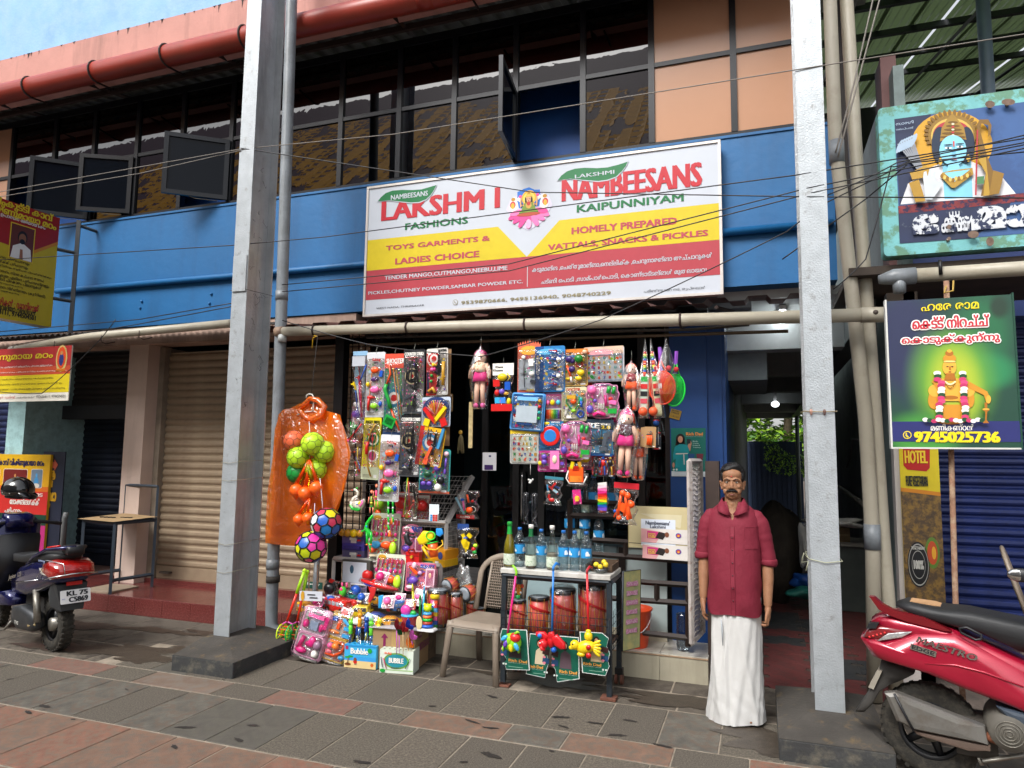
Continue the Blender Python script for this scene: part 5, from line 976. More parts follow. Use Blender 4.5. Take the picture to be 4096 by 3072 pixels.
card('U',(352,160,545,560),'sword_set','orange sunburst topped card with silver toy sword and mask','toy set','#d8684a',"E .5 .12 .4 .2 #e8a83a print;B .05 .3 .95 .95 #b8c0c8 band;T ARK .4 .93 .75 .98 y .04;r .28 .3 .3 .62 .035 e blade;b .28 .27 .09 .09 w pommel;x .3 .6 .3 .05 e 0 guard;c .02 z .3 .62 .32 .85 .34 .9 blade;x .62 .38 .2 .3 w 0 mask;b .65 .62 .12 .1 w plate;x .7 .78 .22 .14 #30343a 15 shield",shape='sun',y=5.5)
card('U',(495,170,748,558),'figure_card','blue card with five small action figures lying in a column','action figures','#2a7ab8',"B 0 0 .3 1 #1a4a86 band;E .5 .12 .45 .1 #5ab0dc print;"+''.join('T %s .05 %.3f .17 %.3f w .03;'%(ch,.24+i*.058,.285+i*.058)for i,ch in enumerate('SREDNEV'))+"F .64 .12 .34 90 r b action_figure;F .64 .3 .34 90 b z action_figure;F .64 .48 .34 90 k d action_figure;F .64 .66 .34 90 b z action_figure;F .64 .84 .34 90 r b action_figure;b .8 .3 .07 .07 w disc;b .8 .66 .07 .07 w disc",y=5.49)
card('U',(726,195,937,510),'fruit_set','yellow orange card of plastic fruit and a toy knife','toy set','#d8b060',"B 0 0 1 .15 #d87a2a band;T YUM! .15 .08 .4 .14 k .03;T Family .1 .15 .5 .24 #2a8ac8 .05;b .3 .28 .16 .13 #3a2468 grapes;b .42 .33 .1 .1 #3a2468 grapes;b .68 .28 .17 .16 #1a7a2a watermelon;o .68 .42 .13 .1 .03 r tomato_slice;b .4 .55 .14 .12 #3a2468 grapes;b .75 .65 .15 .12 y lemon;b .66 .8 .14 .09 y pear;r .2 .45 .35 .75 .05 o knife;r .35 .75 .38 .9 .05 w knife_handle;b .25 .8 .14 .06 y banana;b .9 .1 .1 .09 s doll_print",y=5.5)
AL=lambda rows,x0,x1,z0,z1,s:';'.join('A %.3f %.3f %s %.3f %.3f %s letter'%(x0+(x1-x0)*j/(len(rw)-1),z0+(z1-z0)*i/(len(rows)-1),ch,s,s*1.1,'rgybadot'[(i*3+j*5)%8])for i,rw in enumerate(rows)for j,ch in enumerate(rw))
card('U',(895,172,1240,475),'alphabet_tray','wide alphabet letter tray with pink rainbow header, top row','toy letters','#c8c8cc',"B .02 0 .98 .2 #d8b8a0 band;E .45 .18 .3 .1 #e8a0a8 print;B .08 .24 .98 .95 #b4b8bc band;q .53 .6 .43 .36 .008 #7a9ab8 tray_rim;"+AL(['ABCDEFG','HIJKLMO','PQRSTUV','1W3X5YZ','4567890'],.14,.92,.32,.88,.06),y=5.5)
card('U',(302,560,595,880),'drawing_board','tilted pale blue drawing board pack with stamps','drawing board','#4a8ac8',"q .5 .5 .45 .46 .02 #5aa0dc frame;x .5 .56 .62 .45 #a8b4bc 0 screen;E .5 .55 .15 .1 #8a9aa8 print;E .4 .6 .1 .08 #9aa8b0 print;x .5 .16 .6 .1 #7ab8e8 0 panel;x .45 .82 .45 .05 #2a5a9a 0 eraser;b .85 .2 .05 .05 d stamp;b .86 .35 .05 .05 r stamp;b .86 .5 .05 .05 t stamp;b .86 .65 .05 .05 g stamp;b .12 .3 .04 .04 b knob;b .12 .5 .04 .04 b knob;r .35 .05 .65 .05 .02 q pen",y=5.48,tilt=4)
card('U',(588,560,722,798),'clay_set','small clay sticks card with a row of rainbow coloured bars','modelling clay','#c08ab8',"B 0 .55 1 .95 w band;T MODELING .05 .06 .95 .14 m .03;b .15 .35 .12 .16 p mould;b .45 .35 .15 .18 y mould;b .8 .35 .14 .16 #4ab0c8 mould;"+';'.join('r %.2f .6 %.2f .92 .05 %s clay_stick'%(.08+.105*i,.08+.105*i,k)for i,k in enumerate('roaylgtvn')),y=5.515)
card('U',(716,512,930,798),'doctor_set','pale yellow doctor set card with green stethoscope','toy set','#d0c8a0',"T DOCTOR .2 .03 .75 .12 #b83a2a .05;c .03 g .25 .25 .2 .45 .35 .6 .5 .7 .7 .55 .72 .3 stethoscope;b .5 .7 .1 .07 l chest_piece;x .42 .3 .35 .14 d 0 box;b .5 .43 .12 .1 o bulb;r .8 .4 .82 .6 .05 b thermometer;b .8 .38 .07 .1 t syringe;o .78 .8 .12 .12 .04 b tray;x .2 .72 .08 .3 w 10 bandage;x .32 .88 .18 .1 w 0 box;b .85 .22 .08 .05 a clip;c .02 w .3 .55 .22 .75 .35 .92 .6 .9 tube",y=5.49)
DECO="T DECORATIVE .25 .02 .7 .07 #6a2a8a .02;b .22 .2 .13 .13 p mirror;r .2 .3 .25 .45 .04 p mirror_handle;r .72 .1 .68 .3 .06 g comb;r .86 .12 .82 .32 .05 g comb;r .6 .35 .62 .65 .04 m brush;c .02 w .4 .12 .45 .25 .38 .4 necklace;c .02 w .5 .12 .5 .3 .56 .45 necklace;E .55 .35 .3 .25 #e8a8d0 print;b .16 .75 .1 .12 #5a4aa8 perfume;b .14 .84 .1 .06 m bottle;c .06 m .25 .92 .4 .84 .6 .92 tiara;b .4 .66 .03 .1 w spoon;b .47 .66 .03 .1 w spoon;b .54 .66 .03 .1 w spoon;x .8 .8 .25 .14 g 0 toy_chair;x .82 .55 .2 .12 p 10 box;b .75 .45 .07 .06 r heart;b .3 .5 .06 .06 v ring"
card('U',(915,480,1200,775),'vanity_set','upper pink cloud shaped DECORATIVE vanity set card','toy set','#d888b0',DECO,shape='bumpy',y=5.47,group='pink cloud shaped vanity cards')
card('U',(702,797,970,1118),'vanity_set','lower pink cloud shaped DECORATIVE vanity set card','toy set','#d888b0',DECO,shape='bumpy',y=5.46,group='pink cloud shaped vanity cards')
card('U',(290,870,530,1150),'alphabet_tray','smaller letter tray with yellow rainbow header at the left of the right bank','toy letters','#c9ccc8',"B 0 0 1 .12 #d8b82a band;B .08 .17 .97 .95 #d0d4c8 band;q .53 .56 .44 .39 .01 w tray_rim;"+AL(['ABCDE','HIJKLM','PQRSUT','WXYZ1','45678'],.17,.9,.26,.87,.09),y=5.5)
card('U',(525,797,735,1042),'dart_board_set','blue card with round red and blue ring target','toy target','#2a80b8',"T WHIS .5 .0 .85 .07 w .03;E .5 .5 .46 .46 #3a9ad8 print;o .5 .5 .42 .42 .035 #1f6ab0 rim;D .5 .5 .38 r target_disc;D .5 .5 .24 #2a78c0 target_disc;D .5 .5 .1 g target_disc;b .35 .08 .12 .06 y star",y=5.51)
card('U',(925,782,1150,1085),'toy_gun_set','blue REVENGE 2.0 card with grey revolver and dart fan','toy gun','#3f8ab0',"B 0 .0 1 .28 #20303f band;T RE .05 .1 .5 .25 w .06;T VENGE .52 .1 .9 .16 w .02;T 2.0 .55 .17 .9 .26 y .05;T ONDUTY .03 .85 .3 .9 w .02;B 0 .92 1 1 #1a5a9a band;"+';'.join('r .6 .68 %.2f %.2f .016 z dart'%(.6-.5*math.cos(math.radians(a)),.68-.38*math.sin(math.radians(a)))for a in range(-8,90,12))+";x .72 .55 .14 .5 #4a5058 8 toy_revolver;x .68 .8 .3 .14 #4a5058 0 grip;x .85 .4 .1 .2 #4a5058 0 barrel",y=5.475,tilt=2)
card('U',(520,1042,762,1215),'doll_accessory_set','magenta doll accessory card with heart glasses and phone','toy set','#c0388a',"T Barbie .04 .85 .3 .93 #f0c8e0;B .1 .8 .95 .98 #b02878 band;b .25 .3 .1 .09 v glasses_lens;b .25 .55 .1 .09 v glasses_lens;b .1 .6 .07 .08 y badge;x .62 .45 .32 .6 #d878b0 0 phone;b .62 .42 .09 .14 h portrait;b .62 .3 .08 .06 d hair_print;x .88 .6 .12 .1 v 0 clip;b .85 .3 .07 .08 g flower",y=5.5)
card('U',(970,1082,1165,1258),'figure_card','red card with three standing toy figures in black and red','action figures','#b02a26',"B 0 .9 1 1 k band;E .15 .93 .04 .04 g print;F .2 .5 .8 0 k k action_figure;F .5 .5 .8 0 r b action_figure;F .8 .5 .8 0 k d action_figure",y=5.5)
bag('U',(750,1122,945,1335),'toy_backpack','bright orange toy school bag set in a clear bag','toy bag',"x .5 .55 .62 .6 o 0 satchel;x .5 .72 .5 .25 a 0 pocket;x .33 .2 .14 .3 y 10 strap;x .66 .2 .14 .3 d -10 strap;x .5 .33 .3 .2 r 0 flap;b .3 .6 .07 .16 o bottle;b .35 .5 .05 .08 x bottle_cap;c .03 w .15 .4 .05 .7 .2 .9 .8 .9 .95 .6 cord",y=5.49)
bag('U',(575,1260,740,1490),'plane_parts_bag','clear bag of red and blue toy aeroplane parts with green header','toy set',"x .55 .3 .1 .3 r 40 wing;x .7 .35 .3 .08 #2a4a8a 20 wing;r .3 .35 .8 .6 .05 r fuselage;x .35 .7 .1 .2 r 0 cart;b .5 .82 .16 .1 r cockpit;r .2 .3 .3 .6 .04 c wing;x .65 .5 .25 .1 q 30 sticker;b .3 .55 .08 .06 w wheel",hdr='#3a7a8a',hh=.1,y=5.5,tilt=4)
card('U',(806,1366,874,1485),'small_box','small pink hanging packet with yellow figure print','packet','#c8287a',"E .5 .6 .3 .3 y print;x .5 .65 .4 .5 #e8b838 0 charm",y=5.5,tilt=-6,clear=0)
bag('U',(1015,1300,1112,1562),'stacking_cups','column of rainbow coloured clips in a tall clear bag','toy set',';'.join('x .5 %.2f .75 .3 %s %d colour_clip'%(.08+i*.085,k,(-8,6)[i%2])for i,k in enumerate(['#d8d4d0','x','p','m','r','o','y','g','b','v']))+';b .4 .93 .2 .15 #8a3a30 hair_band;b .7 .92 .15 .12 #8a3a30 hair_band',y=5.49)
bag('U',(1150,1312,1368,1650),'toy_tool_bag','clear bag of bright orange plastic tools with red dotted header','toy set',"c .06 o .35 .25 .3 .5 .25 .8 spanner;c .06 o .5 .22 .55 .5 .5 .8 spanner;b .4 .25 .12 .12 o gear;b .6 .3 .12 .12 o gear;c .07 o .7 .4 .65 .65 .75 .85 hammer;b .75 .5 .14 .14 o gear;x .45 .6 .3 .3 o 30 plate;b .3 .85 .1 .1 o knob;b .4 .93 .14 .09 k wheel;r .2 .65 .1 .85 .03 o screw;b .12 .7 .06 .06 b badge;x .65 .75 .2 .35 #d84818 -20 plate",hdr='#b8202c',hh=.14,y=5.48,tilt=3)
bag('U',(140,315,325,715),'tea_set_bag','toy tea set bag with white and red Khana Khazana header and yellow jug','toy set',"b .52 .3 .22 .17 y jug;c .03 y .72 .22 .85 .3 .72 .38 jug_handle;x .25 .42 .3 .3 r 0 block;x .75 .48 .25 .35 b 0 cup;b .28 .62 .12 .14 r cup;b .5 .6 .14 .12 v cup;x .3 .78 .22 .25 #3aa8d8 0 cup;x .55 .78 .24 .25 #3a80d8 0 cup;b .68 .64 .14 .08 d pot;b .82 .8 .1 .14 y cup;b .45 .8 .07 .1 o cup;x .5 .93 .95 .3 r 0 tray",hdr='w',hh=.25,y=5.5,htext="B .8 .0 .98 .25 #b83a30 band;T Khana .15 .05 .5 .1 k .03;T Khazana .05 .12 .5 .17 k .03;B .3 .18 .75 .22 #b8b4ae print")
for k,(u0,u1)in enumerate(((392,448),(458,525))):bag('U',(u0,1350+5*k,u1,1650+20*k),'pouch','long empty clear plastic pouch, %s of the pair'%('left' if k==0 else 'right'),'pouch',"r .3 .15 .3 .9 .02 z fold;r .65 .1 .68 .9 .02 z fold",y=5.5,hook=False,depth=.012,tint='#b8bcc4')
p=P('U',460,1150,5.5);t=thing('hair_clip','cluster of white beads hanging above the empty pouches','beads',p);
for i in range(7):part(t,'bead','ball',(random.uniform(-.015,.025),0,-.085-random.uniform(0,.07)),.009,plast('#d8d8d4'),8,6)
part(t,'thread','tube',[(0,0,0),(0,0,-.09)],.002,plast('#d8d8d4'),4)
cx,z0,z1,w=frame_of('U',(1360,100,1470,775),5.5)
def bat(x,lab,bl,rot,s=1.):
 t=thing('cricket_bat',lab,'cricket bat',(x,5.5,z1),(0,rot,.1),'toy cricket bats');H=z1-z0
 part(t,'blade','puff',rrect(-.033*s,.033*s,-H*.98,-H*.45,.02),0,.012,plast(bl),back=True)
 for i in range(11):part(t,'grip_band','tube',[(0,0,-H*.18-i*.018),(0,0,-H*.18-(i+1)*.018)],.013,plast(PAL['rygbo'[i%5]]),8)
 for i,q in enumerate(('g','r','k','r')):part(t,'sticker','bb',-.027*s,.027*s,-.0155,-.0135,-H*(.55+.09*i),-H*(.49+.09*i),pr(PAL[q])if i<3 else pr('#c84a5a'))
 part(t,'netting','lathe',[(.004,-.01),(.02,-H*.2),(.045,-H*.5),(.05,-H)],film('#ffffff',.05,.3,60.),10)
 return t
bat(cx,'toy cricket bat with rainbow grip in net, front one left of the rackets','#b8c8b8',.03);bat(cx+.04,'second toy cricket bat with yellow blade edge behind the orange racket','#c8c8a0',-.1,.8)
for u,v in((1393,718),(1478,715)):q=P('U',u,v,5.46);MB().ball((0,0,0),.035,mat('#e0562c',.5,var=.05),16,10).build('rubber_ball',at=q,rot=(0,0,0),label='orange rubber ball at the foot of the %s cricket bat'%('front' if u<1400 else 'rear'),cat='ball',group='orange cricket balls')
def racket(c,u,v,rx,rz,col,lab,y,tilt):
 o=P(c,u,v,y);k=(P(c,u+1,v,y)-o).x;rx*=k;rz*=k;t=thing('toy_racket',lab,'racket',o,(0,math.radians(tilt),0),'toy rackets in net');m=plast(col)
 part(t,'rim','tube',[(rx*math.cos(a),0,rz*math.sin(a))for a in(2*math.pi*i/36 for i in range(36))],.006,m,8,closed=True)
 mb=MB();n=15
 for s in(-1,1):
  for i in range(-n,n+1):
   d=i/n*1.35;pts=[q for q in[(-1+2*j/30,s*(-1+2*j/30)+d)for j in range(31)]if q[0]**2+q[1]**2<.97]
   if len(pts)>1:mb.tube([(pts[0][0]*rx,.001*s,pts[0][1]*rz),(pts[-1][0]*rx,.001*s,pts[-1][1]*rz)],.0016,m,4)
 mb.build('string_bed',t);L_=rz*1.5
 for s in(-1,1):part(t,'throat','tube',[(s*rx*.45,0,rz*.9),(s*.015,0,rz+L_*.25),(s*.006,0,rz+L_*.45)],.006,m,6)
 part(t,'handle','tube',[(0,0,rz+L_*.4),(0,0,rz+L_*.98)],.013,plast('#9a5ac8'),4,smooth=False);part(t,'wedge','ext',[(-.012,rz+.005),(.012,rz+.005),(.006,rz+.04),(-.006,rz+.04)],-.007,.007,plast('#9a5ac8'));return t
racket('U',1652,540,88,135,'#1fc83c','green toy racket behind the orange racket',5.53,4)
t=racket('U',1552,520,108,140,'#f04a2c','orange toy racket with white price tag hanging beside the blue pilaster',5.5,-3)
part(t,'price_tag','bb',-.028,-.002,-.01,-.008,-.005,.035,pr('#e8e8e8'))
for u,v in((1502,360),(1606,358),(1668,368)):q=P('U',u,v,5.5);MB().ball((0,0,0),.021,mat('#c01f2e',.5,bump=.6,bscale=400),14,10).build('rubber_ball',at=q,rot=(0,0,0),label='red spiky rubber ball in the racket net, %s of three'%('left' if u<1510 else 'middle' if u<1620 else 'right'),cat='ball',group='red balls in racket net')
q=P('U',1585,130,5.5);MB().lathe([(.003,.02),(.006,0),(.05,-.13),(.085,-.3),(.09,-.42)],film('#ffffff',.02,.2,90.),14).build('racket_net',at=q,rot=(0,0,0),label='white net bag around the two rackets and red balls',cat='net')
q=P('h',400,960,6.095);t=thing('number_plate_sign','small tilted brass coloured plate with black print on the blue pilaster','plate',P('h',445,900,6.09),(0,.28,0));part(t,'plate','bb',-.045,.045,0,.004,-.04,.04,mat('#9a7a30',.4,metal=.4,var=.2));mb=MB();[mb.bb(-.035+.011*i,-.029+.011*i,-.001,-.0005,z,z+.012,BLKP)for i in range(6)for z in(.004,.022)];mb.text('1180700',-.035,-.03,.035,-.012,BLKP,-.001);mb.build('plate_print',t)
for k in range(3):card('U',(1376+16*k,850-3*k,1476+14*k,1010+3*k),'keychain_card','brown card with key chain, %s of the stack'%('back','middle','front')[k],'key chain','#a5825a',"b .6 .38 .1 .1 k hair;c .09 o .6 .4 .65 .6 .6 .9 charm;c .02 k .5 .2 .7 .3 .6 .4 ring",y=5.5-.008*k,tilt=2,clear=0,hang=False,group='brown key chain cards')
card('U',(1468,765,1542,1035),'rattle_set','hanging chain of red and blue toy drums beside the key chain cards','toy drum','#1c2026',"b .5 .18 .35 .3 #1f5ab0 drum;b .5 .1 .38 .1 r rim;b .2 .48 .14 .1 r bell;b .8 .48 .14 .1 r bell;r .3 .3 .3 .85 .02 w cord;r .7 .3 .7 .85 .02 w cord;b .5 .97 .35 .08 r dish;b .1 .4 .06 .05 g bead;b .9 .4 .06 .05 g bead",y=5.6,clear=0)
q=P('T',1835,640,5.55);e=P('T',1832,1020,5.55);part(thing('wooden_stick','flat weathered wooden stick hanging below the pink haired doll','stick',q),'stick','bb',-.018,.018,-.006,.006,(e-q).z,0,mat('#a8966a',.8,var=.3,scale=20))
q=P('T',1750,900,5.7);t=thing('straw_tassel','dried straw tassel with yellow flower hanging over the rack','tassel',q);mb=MB()
for i in range(40):a=random.uniform(0,6.28);mb.tube([(0,0,0),(.02*math.cos(a),.02*math.sin(a),-.04),(.03*math.cos(a),.03*math.sin(a),random.uniform(-.14,-.18))],.0012,mat('#a89a72',.9),4)
mb.build('straw',t);part(t,'flower','ball',(0,-.01,.01),(.02,.008,.02),plast('#d8a840'),10,6)
t=thing('notice_card','small white and purple card hanging on the glass left of the letter tray','card',P('U',120,1055,5.9));a=P('U',62,1205,5.9)-t.location;b=P('U',178,1058,5.9)-t.location
part(t,'card','bb',a.x,b.x,-.002,.002,a.z,b.z,pr('#c8c8cc'));part(t,'purple_band','bb',a.x+.02,b.x-.03,-.004,-.003,a.z+.005,a.z+.05,pr('#3a2458'));part(t,'logo','bb',a.x+.06,b.x-.05,-.004,-.003,b.z-.04,b.z-.025,pr('#2a2c60'))
OR=film('#ffb050',.13,.8,13.,.14,.62,'#ff8818')
o=P('T',520,600,5.45);k=(P('T',521,600,5.45)-o).x;kz=-(P('T',520,601,5.45)-o).z
t=thing('raincoat','orange plastic raincoat on a white hanger hanging from the gutter','raincoat',o)
q2=lambda u,v:((u-520)*k,-(v-600)*kz)
OL=[(415,650),(330,690),(270,700),(238,740),(215,860),(205,1100),(195,1400),(190,1700),(188,1800),(290,1812),(420,1808),(540,1800),(640,1800),(735,1560),(760,1480),(800,1330),(830,1150),(838,1050),(810,950),(775,840),(735,745),(700,730),(640,715),(600,700),(560,655)]
pts=[q2(u,v)for u,v in OL]
mb=MB();n=len(pts);cu,cv=q2(510,1200);rs=[]
def wr(x,z,f,back):return(.05*(1-f**2)+.034*math.sin(x*34+z*7)*math.sin(z*5+x*9)+.012*math.sin(x*80+z*26)*math.sin(z*9))*(1 if not back else-.6)
for f in(1,.96,.88,.8,.7,.6,.5,.4,.3,.2,.1):rs.append([(cu+(x-cu)*f,-wr(x*f,z*f,f,False),cv+(z-cv)*f)for x,z in pts])
mb.rings(rs,OR,True,caps=False);rs=[[(cu+(x-cu)*f,-wr(x*f,z*f,f,True)+.01,cv+(z-cv)*f)for x,z in pts]for f in(1,.8,.5,.12)];mb.rings(rs,OR,True,caps=False);mb.build('coat',t)
mb=MB();mb.tube([(q2(u,v)[0],-.03+.02*math.sin(i*2),q2(u,v)[1])for i,(u,v)in enumerate([(430,690),(480,640),(520,612),(580,625),(625,680),(610,750),(540,790),(480,770),(430,700)])],[.02,.025,.02,.028,.03,.032,.03,.028,.02],OR,8,smooth=True);mb.build('hood',t)
part(t,'hanger','tube',[(q2(u,v)[0],-.02,q2(u,v)[1])for u,v in[(478,605),(480,585),(500,572),(525,578),(538,600),(540,680),(535,720)]],.007,plast('#cfd2c8'),8);part(t,'hanger_arm','tube',[(q2(u,v)[0],-.01,q2(u,v)[1])for u,v in[(400,745),(470,720),(540,715),(610,745)]],.006,plast('#cfd2c8'),8)
part(t,'wire','tube',[(q2(u,v)[0],0,q2(u,v)[1])for u,v in[(508,600),(512,500),(540,80)]],.003,WIRE,5)
def football(c,u,v,rpx,col,lab,y,name='football',patch=None,txt=None,grp='green and orange toy footballs'):
 o=P(c,u,v,y);r=rpx*(P(c,u+1,v,y)-o).x;t=thing(name,lab,'ball',o,(random.uniform(-1,1),random.uniform(-1,1),random.uniform(-1,1)),grp)
 g_=(1+5**.5)/2;V=[Vector(p).normalized()for p in[(0,a,b*g_)for a in(-1,1)for b in(-1,1)]+[(a,b*g_,0)for a in(-1,1)for b in(-1,1)]+[(b*g_,0,a)for a in(-1,1)for b in(-1,1)]]
 part(t,'shell','ball',(0,0,0),r*(.955 if patch else 1),mat(col if not patch else '#15151a',.35,var=.05,spec=.5),24,16)
 E_=[(i,j)for i in range(12)for j in range(i+1,12)if V[i].dot(V[j])>.4];mb=MB();sm=plast('#1a2a10' if not patch else '#0c0c10')
 arc=lambda a,b:[(a.lerp(b,s/4)).normalized()*r*1.003 for s in range(5)]
 sw=r*(.016 if not patch else.05)
 for i,j in E_:mb.tube(arc(V[i].lerp(V[j],1/3),V[i].lerp(V[j],2/3)),sw,sm,5)
 for i in range(12):
  nb_=[j for j in range(12)if j!=i and V[i].dot(V[j])>.4];c0=[V[i].lerp(V[j],1/3)for j in nb_]
  ax_=V[i];rf=(c0[0]-c0[0].dot(ax_)*ax_).normalized();bf=ax_.cross(rf);c0.sort(key=lambda p:math.atan2(p.dot(bf),p.dot(rf)))
  for s in range(5):mb.tube(arc(c0[s],c0[(s+1)%5]),sw,sm,5)
  if patch:pb=MB();ring_=[(p.normalized()*.93+ax_*.07).normalized()*r*1.006 for p in c0];pb.add(ring_+[ax_*r*1.02],[(s,(s+1)%5,5)for s in range(5)],plast(patch[i%len(patch)]),True);pb.build('panel',t)
 if patch:
  tr=[(i,j,k_)for i,j in E_ for k_ in range(j+1,12)if V[i].dot(V[k_])>.4 and V[j].dot(V[k_])>.4]
  for q_,(i,j,k_)in enumerate(tr):
   hx=[];
   for a,b in((i,j),(j,k_),(k_,i)):hx+=[V[a].lerp(V[b],1/3),V[a].lerp(V[b],2/3)]
   cc=sum(hx,Vector())/6;hx=[(p*.94+cc*.06).normalized()*r*1.006 for p in hx];pb=MB();pb.add(hx+[cc.normalized()*r*1.02],[(s,(s+1)%6,6)for s in range(6)],plast(patch[(q_*2+1)%len(patch)]),True);pb.build('panel',t)
 mb.build('seam',t);return t
football('T',362,960,72,'#f07048','orange toy football in clear wrap, top left of the hanging bunch',5.36);football('T',520,985,82,'#b8e02c','largest lime football in front of the bunch on the raincoat',5.32);football('T',615,1052,80,'#b0d82a','lime football at the right of the bunch',5.4)
football('T',402,1098,80,'#b0d82a','lime football at the left of the bunch',5.36);football('T',548,1195,80,'#b0d82a','lime football lowest in the bunch',5.4);football('T',388,1225,72,'#1f9a40','green football at the bottom left of the bunch',5.4)
football('S',425,297,108,'#d8d4d0','multicolour football of red, blue, yellow and white panels on a net',5.3,patch=['#d8d8d8','#c83a58','#2a86d0','#d8c81c','#2058b0'],grp=None);t=football('S',300,490,108,'#c83a90','pink and yellow panel football hanging lowest beside the shutter',5.25,patch=['#c8d820','#d8389a','#2a60b0','#e03a98','#d8d820'],grp=None)
for ch,u,v in(('N',355,455),('Y',285,545),('Y',225,455)):
 q=P('S',u,v,5.15);mb=MB();mb.text(ch,-.015,-.02,.015,.02,pr('#f0e0f0'),0,.05)
for i,(u,v,s,g)in enumerate(((385,1370,1.,0),(460,1395,1.05,0),(550,1350,1.,0),(405,1610,.8,1),(480,1600,.85,1))):
 y=5.33-.01*i;o=P('T',u,v,y);k=(P('T',u+1,v,y)-o).x;R=50*k*s;t=thing('toy_mace','orange ribbed plastic mace, '+('left of the upper three','middle of the upper three','right of the upper three','left of the lower pair','right of the lower pair')[i],'toy mace',o,(0,0,0),'orange toy maces')
 m=mat('#f4641c',.3,var=.05);pf_=[(.004,-R*1.35),(R*.35,-R*.95)]
 for j in range(9):a=-60+j*15;pf_+=[(R*math.cos(math.radians(a))*1.0,R*math.sin(math.radians(a))*.9),(R*math.cos(math.radians(a+7))*.94,R*math.sin(math.radians(a+7))*.9)]
 part(t,'head','lathe',pf_+[(R*.3,R*1.05)],m,16);tp=P('T',495,1120 if not g else 1440,y)-o;part(t,'handle','tube',[(0,0,R*.95),tp*.5+Vector((0,0,R*.5)),tp],[R*.25,R*.22,R*.16],m,10);part(t,'net','tube',[(0,0,R*.8),tp],R*.4,film('#ffe060',.03,.3,80.),8)
q=P('T',497,870,5.35);MB().tube([P('T',490,800,5.35),P('T',497,900,5.33),P('T',495,1100,5.33)],.003,plast('#e0e0dc'),5).build('white_cord',at=q,label='white cord holding the bunch of footballs',cat='cord')
MB().tube([P('T',580,1270,5.3),P('T',600,1470,5.3),P('S',395,190,5.3)],.003,plast('#e0e0dc'),5).build('white_cord',at=P('T',580,1270,5.3),label='white cord from the lime footballs down to the multicolour football',cat='cord');MB().tube([P('S',330,130,5.28),P('S',320,300,5.2),P('S',305,380,5.25)],.0025,plast('#e0e0dc'),5).build('white_cord',at=P('S',330,130,5.28),label='white cord holding the pink and yellow panel football',cat='cord')
# CART WITH DRINKS
IRB=mat('#2b3238',.5,metal=.4,var=.25,scale=12,bump=.1,col2='#5a4436',fac2=.6,edge=(.58,.68))
cx0,cx1,cy0,cy1,cz=-1.862,-1.045,5.06,5.42,.835
ct=thing('display_cart','black iron wheeled cart with a white top carrying bottles in front of the shop','cart',(cx0,cy0,0));W,D=cx1-cx0,cy1-cy0
for x,y,z0 in((0,0,.03),(W,0,.02),(0,D,.1),(W,D,.1)):part(ct,'leg','bb',x-.018 if x else x,x+.018 if x else x+.036,y-.018,y+.018,z0,cz-.03,IRB)
for a,b in(((0,0),(W,0)),((0,D),(W,D)),((0,0),(0,D)),((W,0),(W,D))):part(ct,'top_rail','bar',(a[0]+.01,a[1],cz-.03),(b[0],b[1]-(.0 if a[1]==b[1]else.02),cz-.0301),.036,IRB)
part(ct,'top','cb',-.01,W+.012,-.02,D+.02,cz-.012,cz+.022,mat('#c9c7c0',.4,var=.08,scale=4,col2='#8a857a',fac2=.4),.004)
part(ct,'shelf','bb',.02,W,.0,D,.345,.36,mat('#5a4030',.8,var=.3));
mb=MB()
for z in(.33,.37,.41,.45,.5,.55):mb.tube([(0,-.02,z),(W,-.02,z)],.0025,IRB,4);mb.tube([(W+.015,-.02,z),(W+.015,D,z)],.0025,IRB,4)
for k in range(18):mb.tube([(W*k/17,-.022,.33),(W*k/17,-.022,.55)],.002,IRB,4)
for k in range(7):mb.tube([(W+.017,D*k/6,.33),(W+.017,D*k/6,.6)],.002,IRB,4)
mb.build('wire_basket',ct)
part(ct,'foot_plate','cb',W-.06,W+.05,-.04,.05,0,.02,mat('#6a4030',.8,var=.3),.003);part(ct,'foot_plate','cb',-.02,.07,-.03,.04,0,.012,mat('#6a4030',.8,var=.3),.003)
for x in(0,W):
 for s in(-1,1):part(ct,'wheel','tube',[(x+s*.012,D,.04),(x+s*.03,D,.04)],.04,mat('#6a3f30',.6,var=.3),16,smooth=False)
 part(ct,'caster_fork','bb',x-.03,x+.03,D-.02,D+.02,.07,.12,BLK)
TZ=cz+.022
LBL=mat('#2a8ecb',.4,var=.05);H2O=film('#cfe0e6',.1,.5,60.,.04);CAPB=plast('#1f6ab8')
def waterbottle(c,u,v,y,lab,z=TZ,cap=CAPB,s=1.):
 p=P(c,u,v,y);t=thing('water_bottle',lab,'water bottle',(p.x,y,z),(0,0,random.uniform(0,6)),'blue capped water bottles');pf=[(.026,0),(.033,.006)]
 for i in range(9):pf+=[(.033,.012+i*.018),(.0305,.02+i*.018)]
 pf+=[(.033,.175),(.034,.19),(.028,.22),(.016,.245),(.0125,.255),(.0125,.262)]
 part(t,'bottle_body','lathe',[(r*s*1.15,q*s)for r,q in pf],H2O,16);part(t,'label','lathe',[(.0392*s,.098*s),(.0395*s,.1*s),(.0395*s,.16*s),(.0392*s,.162*s)],LBL,16,caps=False)
 part(t,'cap','lathe',[(.016*s,.262*s),(.016*s,.28*s),(.013*s,.283*s)],cap,14)
 mb=MB()
 for i in range(3):
  a0=i*2.1;n=5;vs=[];
  for j in range(n):a=a0+j*.22;vs+=[(.0402*s*math.cos(a),.0402*s*math.sin(a),.112*s),(.0402*s*math.cos(a),.0402*s*math.sin(a),(.135+.012*math.sin(j*1.2))*s)]
  mb.add(vs,[(2*j,2*j+2,2*j+3,2*j+1)for j in range(n-1)],pr('#e8f0f4'))
 mb.build('label_print',t)['kind']='stuff';return t
